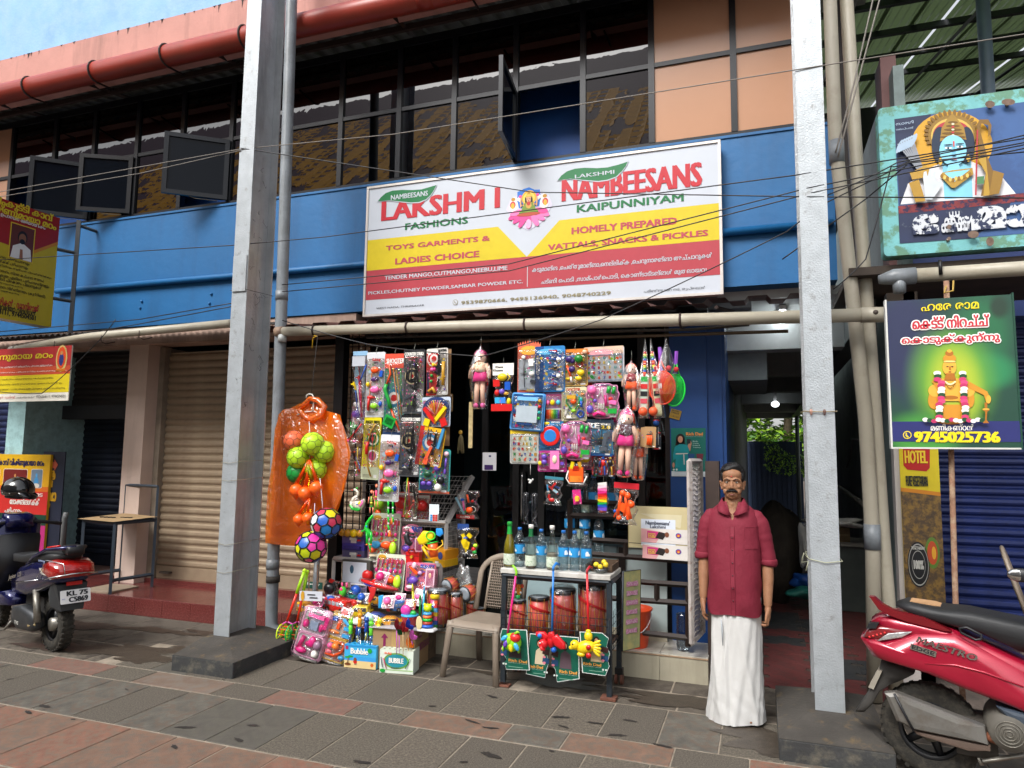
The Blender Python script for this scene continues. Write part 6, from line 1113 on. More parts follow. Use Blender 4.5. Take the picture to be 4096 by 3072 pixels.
def glassbottle(c,u,v,y,lab,liq,fill,z=TZ,cap='w',sleeve=None,s=1.):
 p=P(c,u,v,y);t=thing('glass_bottle',lab,'glass bottle',(p.x,y,z),(0,0,random.uniform(0,6)),None)
 S_=lambda pf:[(r*s,q*s)for r,q in pf]
 full=[(.03,0),(.036,.006),(.037,.1),(.036,.13),(.03,.165),(.018,.2),(.014,.225),(.013,.262)]
 part(t,'bottle_body','lathe',S_(full),film('#dfe6e2',.1,.1,8.,.03),16)
 lq=[(r*.93,q)for r,q in full if q<=fill];lq=[(lq[0][0],.004)]+lq[1:]+[(lq[-1][0]*(1 if fill<.15 else.8),fill)]
 part(t,'liquid','lathe',S_(lq),mat(liq,.2,var=.05),14);part(t,'label','lathe',S_([(.0375,.02),(.038,.022),(.038,.085),(.0375,.087)]),mat('#c9d2c0',.6,var=.1,scale=60,col2='#4f8a3c',fac2=.9,edge=(.55,.6)),16,caps=False)
 part(t,'cap','lathe',S_([(.0165,.262),(.017,.285),(.015,.288)]),pc(cap),12)
 if sleeve:part(t,'neck_sleeve','lathe',S_([(.0185,.21),(.0155,.225),(.0145,.261)]),pc(sleeve),14,caps=False)
glassbottle('C',437,575,5.12,'yellow green syrup bottle with green cap, leftmost on the cart','#a8901c',.22,cap='g',sleeve='g',s=1.18)
waterbottle('C',512,580,5.16,'water bottle between the yellow green syrup bottle and the brown liquid bottle',s=1.05)
glassbottle('C',595,585,5.12,'glass bottle with white cap, green neck and brown liquid at the bottom','#5a3a20',.085,sleeve='#1a6a3a',s=1.13)
waterbottle('C',672,590,5.16,'water bottle between the two white capped glass bottles',s=1.03)
glassbottle('C',752,595,5.12,'glass bottle with white cap and clear pinkish liquid','#b8a898',.11,s=1.13)
for u,y,lab in((836,5.15,'water bottle on the cart, left of the group of three'),(918,5.15,'water bottle on the cart, middle of the group of three'),(1004,5.14,'water bottle on the cart, right of the group of three beside the lemons')):waterbottle('C',u,600,y,lab,s=1.03)
tr=thing('wooden_tray','dark wooden tray at the right end of the cart top','tray',(cx1-.2,cy0+.1,TZ));WD=mat('#4a3828',.8,var=.3,scale=8,bump=.2)
part(tr,'base','bb',0,.2,0,.26,0,.012,WD);part(tr,'back','bb',0,.2,.25,.262,.0121,.06,WD);part(tr,'side','bb',.189,.2,0,.2499,.0121,.05,WD);part(tr,'side','bb',0,.011,0,.2499,.0121,.05,WD)
bw=thing('glass_bowl','small glass bowl of lemons on the cart tray','bowl',P('C',1112,603,5.12));bw.location.z=TZ;part(bw,'bowl','lathe',[(.03,0),(.05,.015),(.062,.035),(.06,.034),(.045,.012)],film('#c9cfd0',.2,.1,9.,.05),18)
for i,(u,v,y)in enumerate(((1078,568,5.12),(1108,585,5.1),(1135,550,5.14),(1148,570,5.1))):p=P('C',u,v,y);MB().ball((0,0,0),(.021,.019,.019),mat('#d9c02a',.45,bump=.2,bscale=200),14,9).build('lemon',at=p,rot=(0,.4*i,i),label=('yellow lemon at the left of the glass bowl','yellow lemon low at the front of the glass bowl','topmost yellow lemon in the glass bowl','yellow lemon at the right of the glass bowl')[i],cat='lemon',group='lemons in the bowl')
DR=mat('#c0524a',.35,var=.08,scale=3,spec=.5);CRD=plast('#c8902a');RIB=mat('#c01c26',.5)
def drum(x,y,z,r,h,lab,g='red toy drums with yellow cords',rot=(0,0,0),wrap=False,ribbon=True,n=9):
 t=thing('toy_drum',lab,'drum',(x,y,z),rot,g);part(t,'shell','lathe',[(r*.93,h*.04),(r*.97,h*.5),(r*.93,h*.96)],DR,20)
 for q in(0,1):part(t,'rim','lathe',[(r*.99,h*(.0 if q==0 else.9)),(r*1.06,h*(.03 if q==0 else.92)),(r*1.06,h*(.08 if q==0 else.98)),(r*.97,h*(.1 if q==0 else 1.))],plast('#15161a'),20)
 part(t,'drum_head','lathe',[(r*.95,h*1.0),(r*.5,h*1.006),(.001,h*1.01)],mat('#8a9298',.4),20)
 for i in range(n):
  a=i*2*math.pi/n;b=(i+.45)*2*math.pi/n
  part(t,'cord','tube',[(r*1.08*math.cos(a),r*1.08*math.sin(a),h*.03),(r*1.05*math.cos((a+b)/2),r*1.05*math.sin((a+b)/2),h*.5),(r*1.08*math.cos(b),r*1.08*math.sin(b),h*.97),(r*1.08*math.cos(b+.2),r*1.08*math.sin(b+.2),h*.5),(r*1.08*math.cos(a+2*math.pi/n),r*1.08*math.sin(a+2*math.pi/n),h*.03)],r*.018+.0008,CRD,4)
 if ribbon:part(t,'ribbon','tube',[(r*1.09*math.cos(a),r*1.09*math.sin(a),h*(.8-.35*i/12 if ribbon is True else ribbon))for i,a in enumerate([math.radians(170+17*j)for j in range(13)])],r*.16,RIB,4,flat=.15,smooth=False)
 if wrap:part(t,'clear_wrap','lathe',[(r*1.12,-.002),(r*1.18,h*.3),(r*1.12,h*.7),(r*1.15,h*1.0),(r*.8,h*1.08),(.01,h*1.05)],film('#ffffff',.09,.5,20.),18)
 return t
for u0,u1,v1,lab,wr_ in((448,560,825,'smallest red toy drum on the cart shelf below the elephant toy',False),(582,732,800,'red toy drum with slanting ribbon, second from the left on the cart shelf',False),(742,925,745,'clear wrapped red toy drum, second from the right on the cart shelf',True),(950,1148,705,'largest red toy drum in clear wrap at the right of the cart shelf',True)):
 y=5.2;a=P('C',u0,900,y);b=P('C',u1,900,y);zt=P('C',(u0+u1)/2,v1,y).z;r=(b.x-a.x)/2/1.06;drum((a.x+b.x)/2,y,.361,r,zt-.361,lab,wrap=wr_,rot=(0,0,random.uniform(0,1)))
p=P('C',508,815,5.2);e=thing('elephant_toy','small orange elephant toy with green drum standing on the smallest drum','toy animal',p);EO=plast('#e88a1c')
part(e,'body','ball',(0,0,.05),(.022,.02,.03),EO);part(e,'head','ball',(0,-.005,.085),(.02,.018,.02),EO)
for s in(-1,1):part(e,'ear','ball',(s*.026,0,.092),(.014,.005,.017),plast('#d8452a'));part(e,'arm','ball',(s*.02,-.015,.045),.009,plast('#e0e0e0'))
part(e,'trunk','tube',[(0,-.02,.085),(0,-.03,.07),(0,-.028,.055)],[.007,.006,.004],EO,8);part(e,'drum','tube',[(-.004,-.012,.0),(-.004,-.012,.024)],.018,plast('#2ab05a'),12)
def cane(u0,v0,u1,v1,col,col2,lab,y0=5.0,y1=4.98,hook=None):
 a=P('C',u0,v0,y0);b=P('C',u1,v1,y1);t=thing('push_toy_stick',lab,'toy',b,group='long toy sticks leaning on the cart');V=a-b;part(t,'stick','tube',[(0,0,0),V],.008,plast(col),8);part(t,'grip','tube',[V*.97,V*1.03,V*1.06+Vector((.012,.03,.01)),V*1.05+Vector((.02,.08,0))]if hook is None else[V+Vector(q)for q in hook],.0095,plast(col2),8);return t,b
cane(485,650,425,1075,'#f0288a','#8fd828','pink toy stick with lime grip on the left of the cart',hook=((0,0,0),(.006,0,.02),(.0,0,.045),(-.012,0,.06),(-.03,.02,.066)))
cane(762,600,752,1060,'#1f7ad0','#1f7ad0','blue toy stick with the red winged toy');cane(1010,625,1022,1080,'#d81c28','#a81822','red toy stick with twisted handle and the yellow bird toy')
o=P('C',458,1140,4.95);t=thing('beetle_toy','multicoloured rolling beetle toy at the foot of the pink stick','toy',o);part(t,'body','ball',(0,0,0),(.07,.05,.066),plast('#8fd828'),18,12);part(t,'head','ball',(.032,-.025,.042),(.042,.035,.035),plast('#d82a28'),14,10)
for x,z,c_,a in((-.035,-.005,'v',.4),(0.005,-.03,'y',-.2),(.048,-.02,'c',-.5),(-.045,.035,'c',.9),(-.01,.02,'l',0)):part(t,'petal','ball',(x,-.043,z),(.017,.014,.03),pc(c_),12,8,(0,a,0))
part(t,'crest','tube',[(.03,-.04,.07),(.055,-.04,.085),(.07,-.04,.082)],[.008,.01,.004],pc('l'),8)
for s in(-1,1):part(t,'wheel','tube',[(-.06*s-.004,-.02,-.045),(-.06*s+.004,-.02,-.045)],.022,pc('l'),14)
o=P('C',745,1130,4.94);t=thing('butterfly_toy','red winged elephant toy with blue wheels at the foot of the blue stick','toy',o);RR=plast('#c81c24')
part(t,'body','ball',(0,0,.0),(.03,.03,.05),RR);part(t,'head','ball',(-.05,-.03,-.02),(.035,.03,.035),RR);part(t,'trunk','tube',[(-.06,-.05,-.03),(-.05,-.06,-.05),(-.03,-.05,-.055)],[.014,.012,.008],RR,8)
for s,pts in((-1,[(-.01,.03),(-.05,.06),(-.11,.055),(-.115,.03),(-.08,.01),(-.03,0)]),(1,[(.01,.03),(.05,.055),(.11,.0),(.115,-.04),(.08,-.045),(.03,-.02)]),(0,[(-.02,.02),(-.015,.06),(.02,.07),(.04,.02)])):part(t,'wing','puff',pts,-.01*(s+1),.02,RR,back=True)
for x,z in((-.075,.035),(.078,-.01)):part(t,'disc','tube',[(x,-.03,z),(x,-.038,z)],.016,plast('#1f7ad0'),14)
part(t,'eye','ball',(-.065,-.058,-.008),.006,plast('#f0f0f0'),8,6);part(t,'foot','ball',(.02,0,-.06),(.022,.02,.02),plast('#1f60c0'))
o=P('C',1000,1165,4.93);t=thing('bird_toy','yellow plastic bird toy with red wheels at the foot of the red stick','toy',o);YY=plast('#e8c81c')
part(t,'body','ball',(0,0,-.01),(.07,.04,.045),YY,16,10,(0,-.3,0));part(t,'head','ball',(-.075,-.01,.0),(.034,.03,.034),YY);part(t,'beak','ball',(-.1,-.015,-.02),(.018,.014,.014),YY);part(t,'chick','ball',(.02,0,.065),(.03,.026,.034),YY);part(t,'crest','ball',(.02,0,.1),(.02,.015,.012),YY)
for k in range(5):part(t,'feather','ball',(.08,-.01,.03-.018*k),(.035,.012,.012),YY,10,7,(0,-.5+.3*k,0))
part(t,'eye','ball',(-.085,-.038,.01),.006,plast('#202020'),8,6);part(t,'wheel','tube',[(.03,-.045,.0),(.03,-.035,.0)],.017,pc('r'),14);part(t,'wheel','tube',[(.03,-.045,-.055),(.03,-.035,-.055)],.019,pc('r'),14);part(t,'foot','ball',(-.03,-.01,-.06),(.03,.02,.018),YY)
def poster(c,pts,lab,y,kk):
 w=[P(c,u,v,y)for u,v in pts];o=w[0];t=thing('ice_cream_poster',lab,'poster',o,group='green die cut posters hanging on the cart');q=[(p.x-o.x,p.z-o.z)for p in w];cx_=sum(p[0]for p in q)/len(q);cz_=sum(p[1]for p in q)/len(q)
 part(t,'sheet','ext',q,0,.002,pr('#d8dcd8'));q2_=[(cx_+(x-cx_)*.955,cz_+(z-cz_)*.97)for x,z in q];mb=MB();mb.flat(q2_,-.001,mat('#0f5a48',.35,var=.1));x0,x1=min(p[0]for p in q2_),max(p[0]for p in q2_);z0,z1=min(p[1]for p in q2_),max(p[1]for p in q2_);Wp,Hp=x1-x0,z1-z0
 X=lambda f:x0+f*Wp;Z=lambda f:z0+f*Hp
 fx=.55 if kk%2 else.5
 mb.flat(ell(X(fx),Z(.8),.022,.032),-.002,pr('#1c1412'));mb.flat(ell(X(fx),Z(.79),.015,.021),-.003,pr('#c89478'));mb.flat([(X(fx-.2),Z(.3)),(X(fx+.25),Z(.3)),(X(fx+.2),Z(.62)),(X(fx),Z(.7)),(X(fx-.15),Z(.62))],-.0025,pr(('#3a2c30','#c8b89a','#5a4850','#c8b08a')[kk]))
 for i in range(2):xx=X(.12 if kk in(0,2)else.82);mb.flat([(xx-.025,Z(.36+.2*i)),(xx+.025,Z(.33+.2*i)),(xx+.03,Z(.46+.2*i)),(xx-.02,Z(.49+.2*i))],-.0035,pr(('#24466a','#3a2020')[i]));mb.flat(ell(xx-.01,Z(.35+.14*i),.012,.008),-.004,pr('#d87a8a'))
 mb.text('Rich Dad',X(.3 if kk in(0,2)else.1),Z(.2),X(.95 if kk in(0,2)else.72),Z(.27),pr('#d89a4a'),-.005,.04);mb.text('PREMIUM ICE CREAM',X(.3 if kk in(0,2)else.1),Z(.165),X(.95 if kk in(0,2)else.72),Z(.185),pr('#a8b8a8'),-.005)
 for i in range(2):mb.flat(ell(X(.12+.09*i)if kk in(0,2)else X(.78+.1*i),Z(.13),.007),-.004,pr('#c8d0c8'))
 mb.bb(X(.3),X(.8),-.0042,-.004,Z(.07),Z(.085),pr('#7aa890'));mb.build('poster_print',t)
poster('C',[(385,1040),(568,1050),(588,1348),(415,1342),(400,1290),(418,1268),(385,1215),(398,1180),(375,1150),(370,1090)],'green ice cream poster at the left leg of the cart, behind the beetle toy',4.985,0)
poster('C',[(590,1075),(735,1090),(740,1200),(715,1235),(730,1290),(710,1345),(700,1405),(560,1375),(565,1300)],'green ice cream poster with a woman in cream, second from the left',5.01,1)
poster('C',[(770,1090),(950,1105),(955,1412),(790,1435),(775,1340),(745,1295),(760,1230),(745,1180)],'green ice cream poster with a woman in dark clothes, lowest hanging',5.0,2)
poster('C',[(955,1062),(1120,1070),(1170,1110),(1155,1170),(1180,1225),(1165,1280),(1175,1320),(1145,1390),(975,1365)],'green ice cream poster at the right leg of the cart, behind the yellow bird',4.975,3)
t=thing('menu_board','narrow green painted board hanging at the right end of the cart','board',(cx1+.09,5.14,P('C',1270,610,5.2).z),(0,.03,math.radians(62)))
h=P('C',1270,610,5.2).z-P('C',1270,1185,5.2).z;part(t,'board','bb',0,.2,0,.012,-h,0,mat('#8f9468',.6,var=.2,scale=5,col2='#b8a86a',fac2=.6));mb=MB()
for i in range(6):mb.bb(.03,.17,-.002,-.001,-h*(.2+.12*i),-h*(.15+.12*i),mat(('#b87a8a','#5a7a3a')[i%2],.6))
for k in range(6):mb.flat([(.03,-h*(.2+.12*k)),(.09,-h*(.19+.12*k)),(.16,-h*(.2+.12*k)),(.16,-h*(.13+.12*k)),(.1,-h*(.14+.12*k)),(.03,-h*(.13+.12*k))],-.004,mat('#a86a88',.6,var=.2,scale=60,col2='#c8a8b8',fac2=.9))
mb.build('board_print',t);part(t,'frame','tube',[(0,.006,0),(.2,.006,0),(.2,.006,-h),(0,.006,-h)],.008,IRB,6,closed=True)
CH=mat('#85786a',.45,var=.12,scale=5,bump=.08,bscale=30,col2='#94877a',fac2=.6,edge=(.45,.7))
def chair(loc,rz,lab):
 t=thing('plastic_chair',lab,'chair',loc,(0,0,rz))
 for s in(-1,1):
  part(t,'leg','tube',[(s*.2,-.2,.41),(s*.205,-.215,.35),(s*.235,-.26,0)],[.035,.03,.026],CH,6,flat=.6);part(t,'leg','tube',[(s*.17,.17,.41),(s*.19,.22,.2),(s*.215,.27,0)],[.035,.03,.026],CH,6,flat=.6)
 mb=MB();n=12;g_=[]
 for i in range(n+1):
  for j in range(n+1):x=-.225+.45*i/n;y=-.23+.43*j/n;x*=1-.1*j/n;e_=max(abs(i/n-.5)*2,abs(j/n-.5)*2);g_.append((x,y,.43-.018*(1-e_**3)-(.02 if e_>.98 else 0)-(.025 if j==0 else 0)))
 f=[(i*(n+1)+j,(i+1)*(n+1)+j,(i+1)*(n+1)+j+1,i*(n+1)+j+1)for i in range(n)for j in range(n)];mb.add(g_,f,CH,True);mb.add([(x,y,z-.012)for x,y,z in g_],f,CH,True);mb.build('seat',t)
 bk=[]
 for i in range(21):a=math.pi*i/20;x=.2*math.cos(a)*(1.06 if abs(math.cos(a))>.5 else 1);z=.43+(.26 if 0<i<20 else 0)+.17*math.sin(a);bk.append((x,.19+(z-.43)*.28,z))
 part(t,'back_frame','tube',bk,.026,CH,8,flat=.55)
 mb=MB();xs=[-.115+.23*i/13 for i in range(14)]
 for x in xs:mb.tube([(x,.2,.45),(x,.25,.62),(x*.95,.305,.83-1.1*x*x)],.0045,CH,4)
 for k in range(17):z=.47+.34*k/16;mb.tube([(-.115,.19+(z-.43)*.28-.003,z),(.115,.19+(z-.43)*.28-.003,z)],.004,CH,4)
 mb.build('woven_panel',t)
 for s in(-1,1):part(t,'back_stile','tube',[(s*.125,.195,.44),(s*.125,.25,.62),(s*.115,.305,.83)],.012,CH,6)
 return t
q=PZ('S',1640,1600,0);chair((-2.085,5.31,0),math.radians(-8),'weathered grey brown plastic chair between the toys and the cart')
q=P('R',1745,100,5.5);chair((q.x+.30,5.5,q.z-.93),math.radians(75),'grimy plastic chair at the right edge behind the red scooter')
RL=mat('#2a201c',.45,metal=.2,var=.15)
rl=thing('railing','dark brown square bar railing on the raised shop floor right of the cart','railing',(0,0,0));yr=5.72
def bar2(n,c,u0,v0,u1,v1,y0=yr,y1=yr,w=.032):part(rl,n,'bar',P(c,u0,v0,y0),P(c,u1,v1,y1),w,RL)
bar2('rail','C',880,205,1240,215);bar2('rail','C',1050,385,1765,435);bar2('rail','C',1050,490,1765,545);bar2('rail','C',1180,680,1760,720);bar2('rail','C',1180,815,1760,855);bar2('rail','C',1420,1070,1760,1110)
for u,v0,v1 in((885,95,380),(1295,405,510),(1525,705,835),(1755,720,1170)):bar2('baluster','C',u,v0,u,v1)
bar2('rail','C',880,100,1250,120)
for i,(u,z)in enumerate(((868,0),(938,0),(990,0),(1093,0))):
 b=P('C',u,385 if i<3 else 490,5.74)
for u,v,lab in((882,395,'water bottle behind the cart bottles, left one of the row on the railing'),(993,400,'water bottle behind the cart bottles, middle one of the row on the railing'),(1098,485,'water bottle standing alone on the railing right of the cart bottles')):b=P('C',u,v,5.78);waterbottle('C',u,v,5.78,lab,z=b.z,s=1.15)
for u,v,lab in((940,200,'water bottle on the upper shelf, left beside the pink packet'),(1060,208,'water bottle on the upper shelf, middle left of the rainbow clips'),(1200,213,'water bottle on the upper shelf, right of the rainbow clips')):b=P('C',u,v,5.8);waterbottle('C',u,v,5.8,lab,z=b.z,s=1.2)
b=P('C',1003,203,5.8);glassbottle('C',1003,203,5.8,'brown glass bottle between water bottles on the upper shelf','#6a4a30',.05,z=b.z,s=1.2);b=P('C',960,395,5.84);glassbottle('C',960,395,5.84,'white capped glass bottle behind the cart between two water bottles','#b8a898',.03,z=b.z,s=1.15)
part(rl,'shelf_board','bb',P('C',880,205,yr).x,P('C',1240,205,yr).x,yr,yr+.15,P('C',1000,205,yr).z-.02,P('C',1000,205,yr).z-.001,RL)
PAN=mat('#8fa4a8',.25,var=.08,scale=2);PAN2=mat('#aebcbb',.25,var=.05)
cn=thing('counter','pale grey green counter front behind the railing of the shop','counter',(-2.0,6.02,.19));part(cn,'front_panel','bb',.0,.82,0,.03,0,.75,PAN);part(cn,'front_panel','bb',.83,1.24,0,.03,0,.75,PAN2);part(cn,'top','bb',-.02,1.26,-.02,.2,.751,.78,mat('#3a4a50',.3));part(cn,'plinth','bb',.0,1.24,-.015,-.001,0,.08,mat('#b8b09a',.5))
part(cn,'mullion','bb',.84,.9,-.03,-.001,.0801,.75,FRD)
for k in range(5):
 t=thing('water_can','blue water can in a row behind the counter, number %s from the left'%('first','second','third','fourth','fifth')[k],'water can',(-2.55+.17*k,7.4,.9),group='blue water cans at the back');part(t,'body','tube',[(0,0,0),(0,0,.3),(0,0,.36)],[.075,.075,.03],film('#5a90c0',.2,.2,9.,.1,.4,'#3a70a8'),12)
for k in range(3):
 sh=thing('wall_shelf','dark interior shelf with small goods, %s one'%('lowest','middle','highest')[k],'shelf',(-2.4,8.4,1.0+.5*k));part(sh,'board','bb',0,1.8,0,.3,0,.02,mat('#5a5850',.6))
 for j in range(14):part(sh,'packet','bb',.05+.12*j,.14+.12*j,.02,.1,.021,.12+random.uniform(0,.14),mat(random.choice(['#8a5a3a','#4a6a8a','#7a7a70','#5a3a4a','#a89a6a','#3a5a4a']),.6))
bkt=thing('bucket','bright orange plastic bucket on the tiled step beside the cart','bucket',(P('C',1340,1150,5.66).x,5.8,.193));OB=mat('#d8481c',.4,var=.08)
part(bkt,'body','lathe',[(.1,0),(.105,.01),(.135,.28),(.145,.29),(.145,.3),(.138,.3),(.125,.27),(.1,.02)],OB,24,caps=False);part(bkt,'bail','tube',[(.14*math.cos(a),-.03-.12*math.sin(a)*.8,.27-.16*math.sin(a))for a in[math.pi*i/10 for i in range(11)]],.003,mat('#9a9a9a',.3,metal=.8),5)
jar=thing('plastic_jar','stack of clear ribbed plastic cups by the railing post','cups',P('C',1718,1050,5.8));jar.location.z=.2;part(jar,'cups','lathe',[(.045,.0)]+[(.05+.004*(i%2),.02+.017*i)for i in range(16)],film('#c8d0d4',.2,.2,20.,.1),14)
o=P('C',1320,440,5.70);t=thing('notice_board','cream notice board with Nambeesans Lakshmi paper leaning on the railing','notice board',o);a=P('C',1758,150,5.7)-o;part(t,'board','bb',0,a.x,0,.02,0,a.z,mat('#c4b78c',.6,var=.08,scale=2))
part(t,'board_frame','bb',-.006,0,-.002,.022,-.003,a.z+.003,mat('#a89a6a',.6));mb=MB();g5=lambda u,v:(lambda p:(p.x,p.z))(P('C',u,v,5.7)-o)
mb.flat([g5(1410,425),g5(1664,435),g5(1662,240),g5(1408,230)],-.002,pr('#d4dbe6'));mb.flat([g5(1690,300),g5(1700,300),g5(1710,205),g5(1400,190)],-.0015,pr('#cfc6a4'))
p1,p2=g5(1442,272),g5(1622,250);mb.text("Nambeesans'",p1[0],p1[1],p2[0],p2[1],pr('#1a2440'),-.004,.02);p1,p2=g5(1475,299),g5(1590,280);mb.text('Lakshmi',p1[0],p1[1],p2[0],p2[1],pr('#1a2440'),-.004,.02)
for dv,x0_ in((0,1410),(118,1420)):
 mb.flat([g5(x0_,400+dv),g5(1762,425+dv),g5(1762,315+dv),g5(x0_,298+dv)],-.005,pr('#d8d2cc'));mb.flat([g5(x0_,400+dv),g5(1520,408+dv),g5(1570,330+dv),g5(x0_,300+dv)],-.006,pr('#d8a0a0'));mb.flat([g5(1455,372+dv),g5(1530,380+dv),g5(1535,325+dv),g5(1455,318+dv)],-.007,pr('#c83a7a'));mb.flat([g5(1515,370+dv),g5(1570,385+dv),g5(1600,340+dv),g5(1540,325+dv)],-.0075,pr('#2a2422'))
 c_=g5(1600,348+dv);mb.flat(ell(c_[0],c_[1],.017,.02),-.008,pr('#7a4a34'));c_=g5(1685,355+dv);mb.flat(ell(c_[0],c_[1],.022,.02),-.008,pr('#1f4aa0'));mb.flat(ell(c_[0],c_[1],.015,.014),-.009,pr('#c8484a'));mb.flat(ell(c_[0],c_[1]-.003,.008,.006),-.0095,pr('#d8c030'))
 for i in range(3):p1,p2=g5(1462,345+dv+13*i),g5(1515,334+dv+13*i);mb.text(('Jumma','HOLI','Jumbo')[i],p1[0],p1[1],p2[0],p2[1],pr('#e8d040'),-.009,.02)
mb.build('papers',t)
o=P('h',412,1448,6.095);t=thing('wall_poster','teal ice cream poster with a woman in a turquoise dress on the blue pilaster','poster',o);g6=lambda u,v:(lambda p:(p.x-o.x,p.z-o.z))(P('h',u,v,6.095));a=g6(712,1022)
part(t,'sheet','bb',0,a[0],0,.002,0,a[1],pr('#0f6258'));mb=MB();mb.flat([g6(412,1448),(a[0],0),(a[0],g6(700,1408)[1]),(0,g6(700,1408)[1])],-.001,pr('#c8d0d4'))
def h6(pts,col,y):mb.flat([g6(u,v)for u,v in pts],y,pr(col))
mb.flat([g6(*q)for q in en(490,1120,40,48)],-.002,pr('#1c1412'));h6([(455,1120),(445,1175),(530,1175),(528,1120)],'#1c1412',-.002);mb.flat([g6(*q)for q in en(490,1122,22,30)],-.004,pr('#b8826a'));h6([(440,1190),(480,1165),(520,1165),(575,1180),(560,1300),(555,1405),(440,1405),(450,1290),(428,1310),(425,1260)],'#12858c',-.003);h6([(555,1180),(580,1130),(590,1160),(575,1230)],'#b8826a',-.0032);h6([(548,1120),(582,1120),(580,1160),(550,1160)],'#1c2a30',-.004);h6([(450,1245),(555,1243),(555,1252),(450,1255)],'#c8c8c0',-.005);h6([(515,1250),(525,1250),(530,1345),(520,1345)],'#c8c8c0',-.005);mb.flat([g6(*q)for q in en(430,1350,10,24)],-.004,pr('#b8826a'))
for x_,cc in((585,'#1f4a7a'),(662,'#6a2a38')):h6([(x_-30,1250),(x_+32,1250),(x_+24,1308),(x_-22,1308)],cc,-.004)
tt6=lambda s,u0,v0,u1,v1,c_,b=.02:(lambda p,q:mb.text(s,p[0],p[1],q[0],q[1],pr(c_),-.006,b))(g6(u0,v0),g6(u1,v1))
tt6('Rich Dad',540,1088,690,1060,'#d0884a',.04);tt6('PREMIUM ICE CREAM',540,1102,690,1093,'#8aa8a0',0)
for i,s in enumerate(('Rich,','Creamy,','Fruity &','Yummy')):tt6(s,600,1147+18*i,632+8*min(i,3)+15,1134+18*i,'#a8c8c0',.01)
for u in(432,458):mb.flat([g6(*q)for q in en(u,1390,9,9)],-.004,pr('#c8d0c8'))
mb.build('poster_print',t)
gt_=thing('mesh_gate','rusty white wire mesh gate leaf with brown post beside the man','gate',(0,0,0));WG=mat('#b5ada8',.6,var=.2,scale=12,col2='#7a5a4a',fac2=.6,edge=(.55,.65));g7=lambda u,v,y:P('M',u,v,y)
ga,gb=g7(210,125,5.55),g7(222,1095,5.55);gc,gd=g7(283,133,5.95),g7(290,1090,5.75);gc=Vector((gb.x+.05,5.95,ga.z+.0));gd=Vector((gb.x+.05,5.95,gb.z));ga.x=gb.x
for a,b in((ga,gb),(gc,gd),(ga,gc),(gb,gd)):part(gt_,'frame_bar','bar',a,b,.03,WG)
mb=MB();H=ga.z-gb.z
for i in range(34):z=gb.z+H*i/34;mb.tube([(ga.x,5.55,z),(ga.x+.02,5.68,z+.02),(ga.x+.03,5.82,z),(ga.x+.05,5.95,z+.02)],.005,WG,4)
for j in range(9):y=5.58+.045*j;mb.tube([(ga.x+.05*(y-5.55)/.4,y,gb.z),(ga.x+.05*(y-5.55)/.4,y,ga.z)],.0035,WG,4)
mb.build('wire_mesh',gt_);part(gt_,'brown_post','bb',g7(292,130,5.75).x,g7(365,130,5.75).x,5.75,5.9,.18,g7(300,125,5.75).z,mat('#3a2c26',.6,var=.3))
IRS=mat('#3d4752',.5,metal=.3,var=.15);st=thing('iron_stand','grey iron counter stand with cardboard top in front of the dark shutter','stand',(0,0,0));zs=.172
L1=[PZ('f',u,v,zs)for u,v in((828,1080),(1150,1025),(625,960),(935,955))];L1=[Vector((-6.62,5.80,zs)),Vector((-6.55,6.28,zs)),Vector((-7.2,5.9,zs)),Vector((-7.12,6.36,zs))]
zt_=.92
for q in L1:part(st,'leg','bar',q,Vector((q.x,q.y,zt_)),.03,IRS)
for a,b in((0,1),(2,3),(0,2),(1,3)):part(st,'top_bar','bar',Vector((L1[a].x,L1[a].y,zt_)),Vector((L1[b].x,L1[b].y,zt_)),.028,IRS)
for a,b in((0,1),(2,3)):part(st,'low_bar','bar',Vector((L1[a].x,L1[a].y,zs+.14)),Vector((L1[b].x,L1[b].y,zs+.14)),.028,IRS)
for a,b in(((L1[3].x,L1[3].y,zt_),(L1[3].x,L1[3].y,zt_+.38)),((L1[1].x,L1[1].y,zt_),(L1[1].x,L1[1].y,zt_+.38)),((L1[3].x,L1[3].y,zt_+.38),(L1[1].x,L1[1].y,zt_+.38))):part(st,'back_bar','bar',Vector(a),Vector(b),.025,IRS)
mb=MB();zc=zt_+.02;mb.add([(L1[0].x+.03,L1[0].y-.05,zc),(L1[1].x+.03,L1[1].y,zc+.02),(L1[3].x,L1[3].y,zc+.03),(L1[2].x-.04,L1[2].y-.05,zc)],[(0,1,2,3)],mat('#a08560',.85,var=.1));mb.build('cardboard',at=(0,0,0),label='brown cardboard sheet with clips lying on the iron stand',cat='cardboard')
for k in range(7):a=Vector((L1[2].x+.15+.06*k,6.0+.06*(k//4),zc+.015));MB().bb(-.02,.02,-.008,.008,-.006,.008,BLK).build('clip',at=a,rot=(0,0,.7),label='black spring clip on the cardboard of the iron stand, %s from the left'%('first','second','third','fourth','fifth','sixth','seventh')[k],cat='clip',group='clips on the cardboard')
pp_=PZ('f',590,640,.172);MB().tube([(-7.75,6.1,.17),(-7.75,6.1,.9),(-7.73,6.1,.97)],.03,mat('#5a5c5c',.6,var=.2),8).build('short_pipe',at=(-7.75,6.1,.17),label='short grey pipe with padlock and coiled wire behind the blue scooter',cat='pipe')
MB().cb(-7.05,-6.65,5.8,6.2,.172,.19,mat('#8a7a68',.8,var=.2)).build('board',at=(-7.05,5.8,.172),label='flat worn board lying under the iron stand',cat='board')
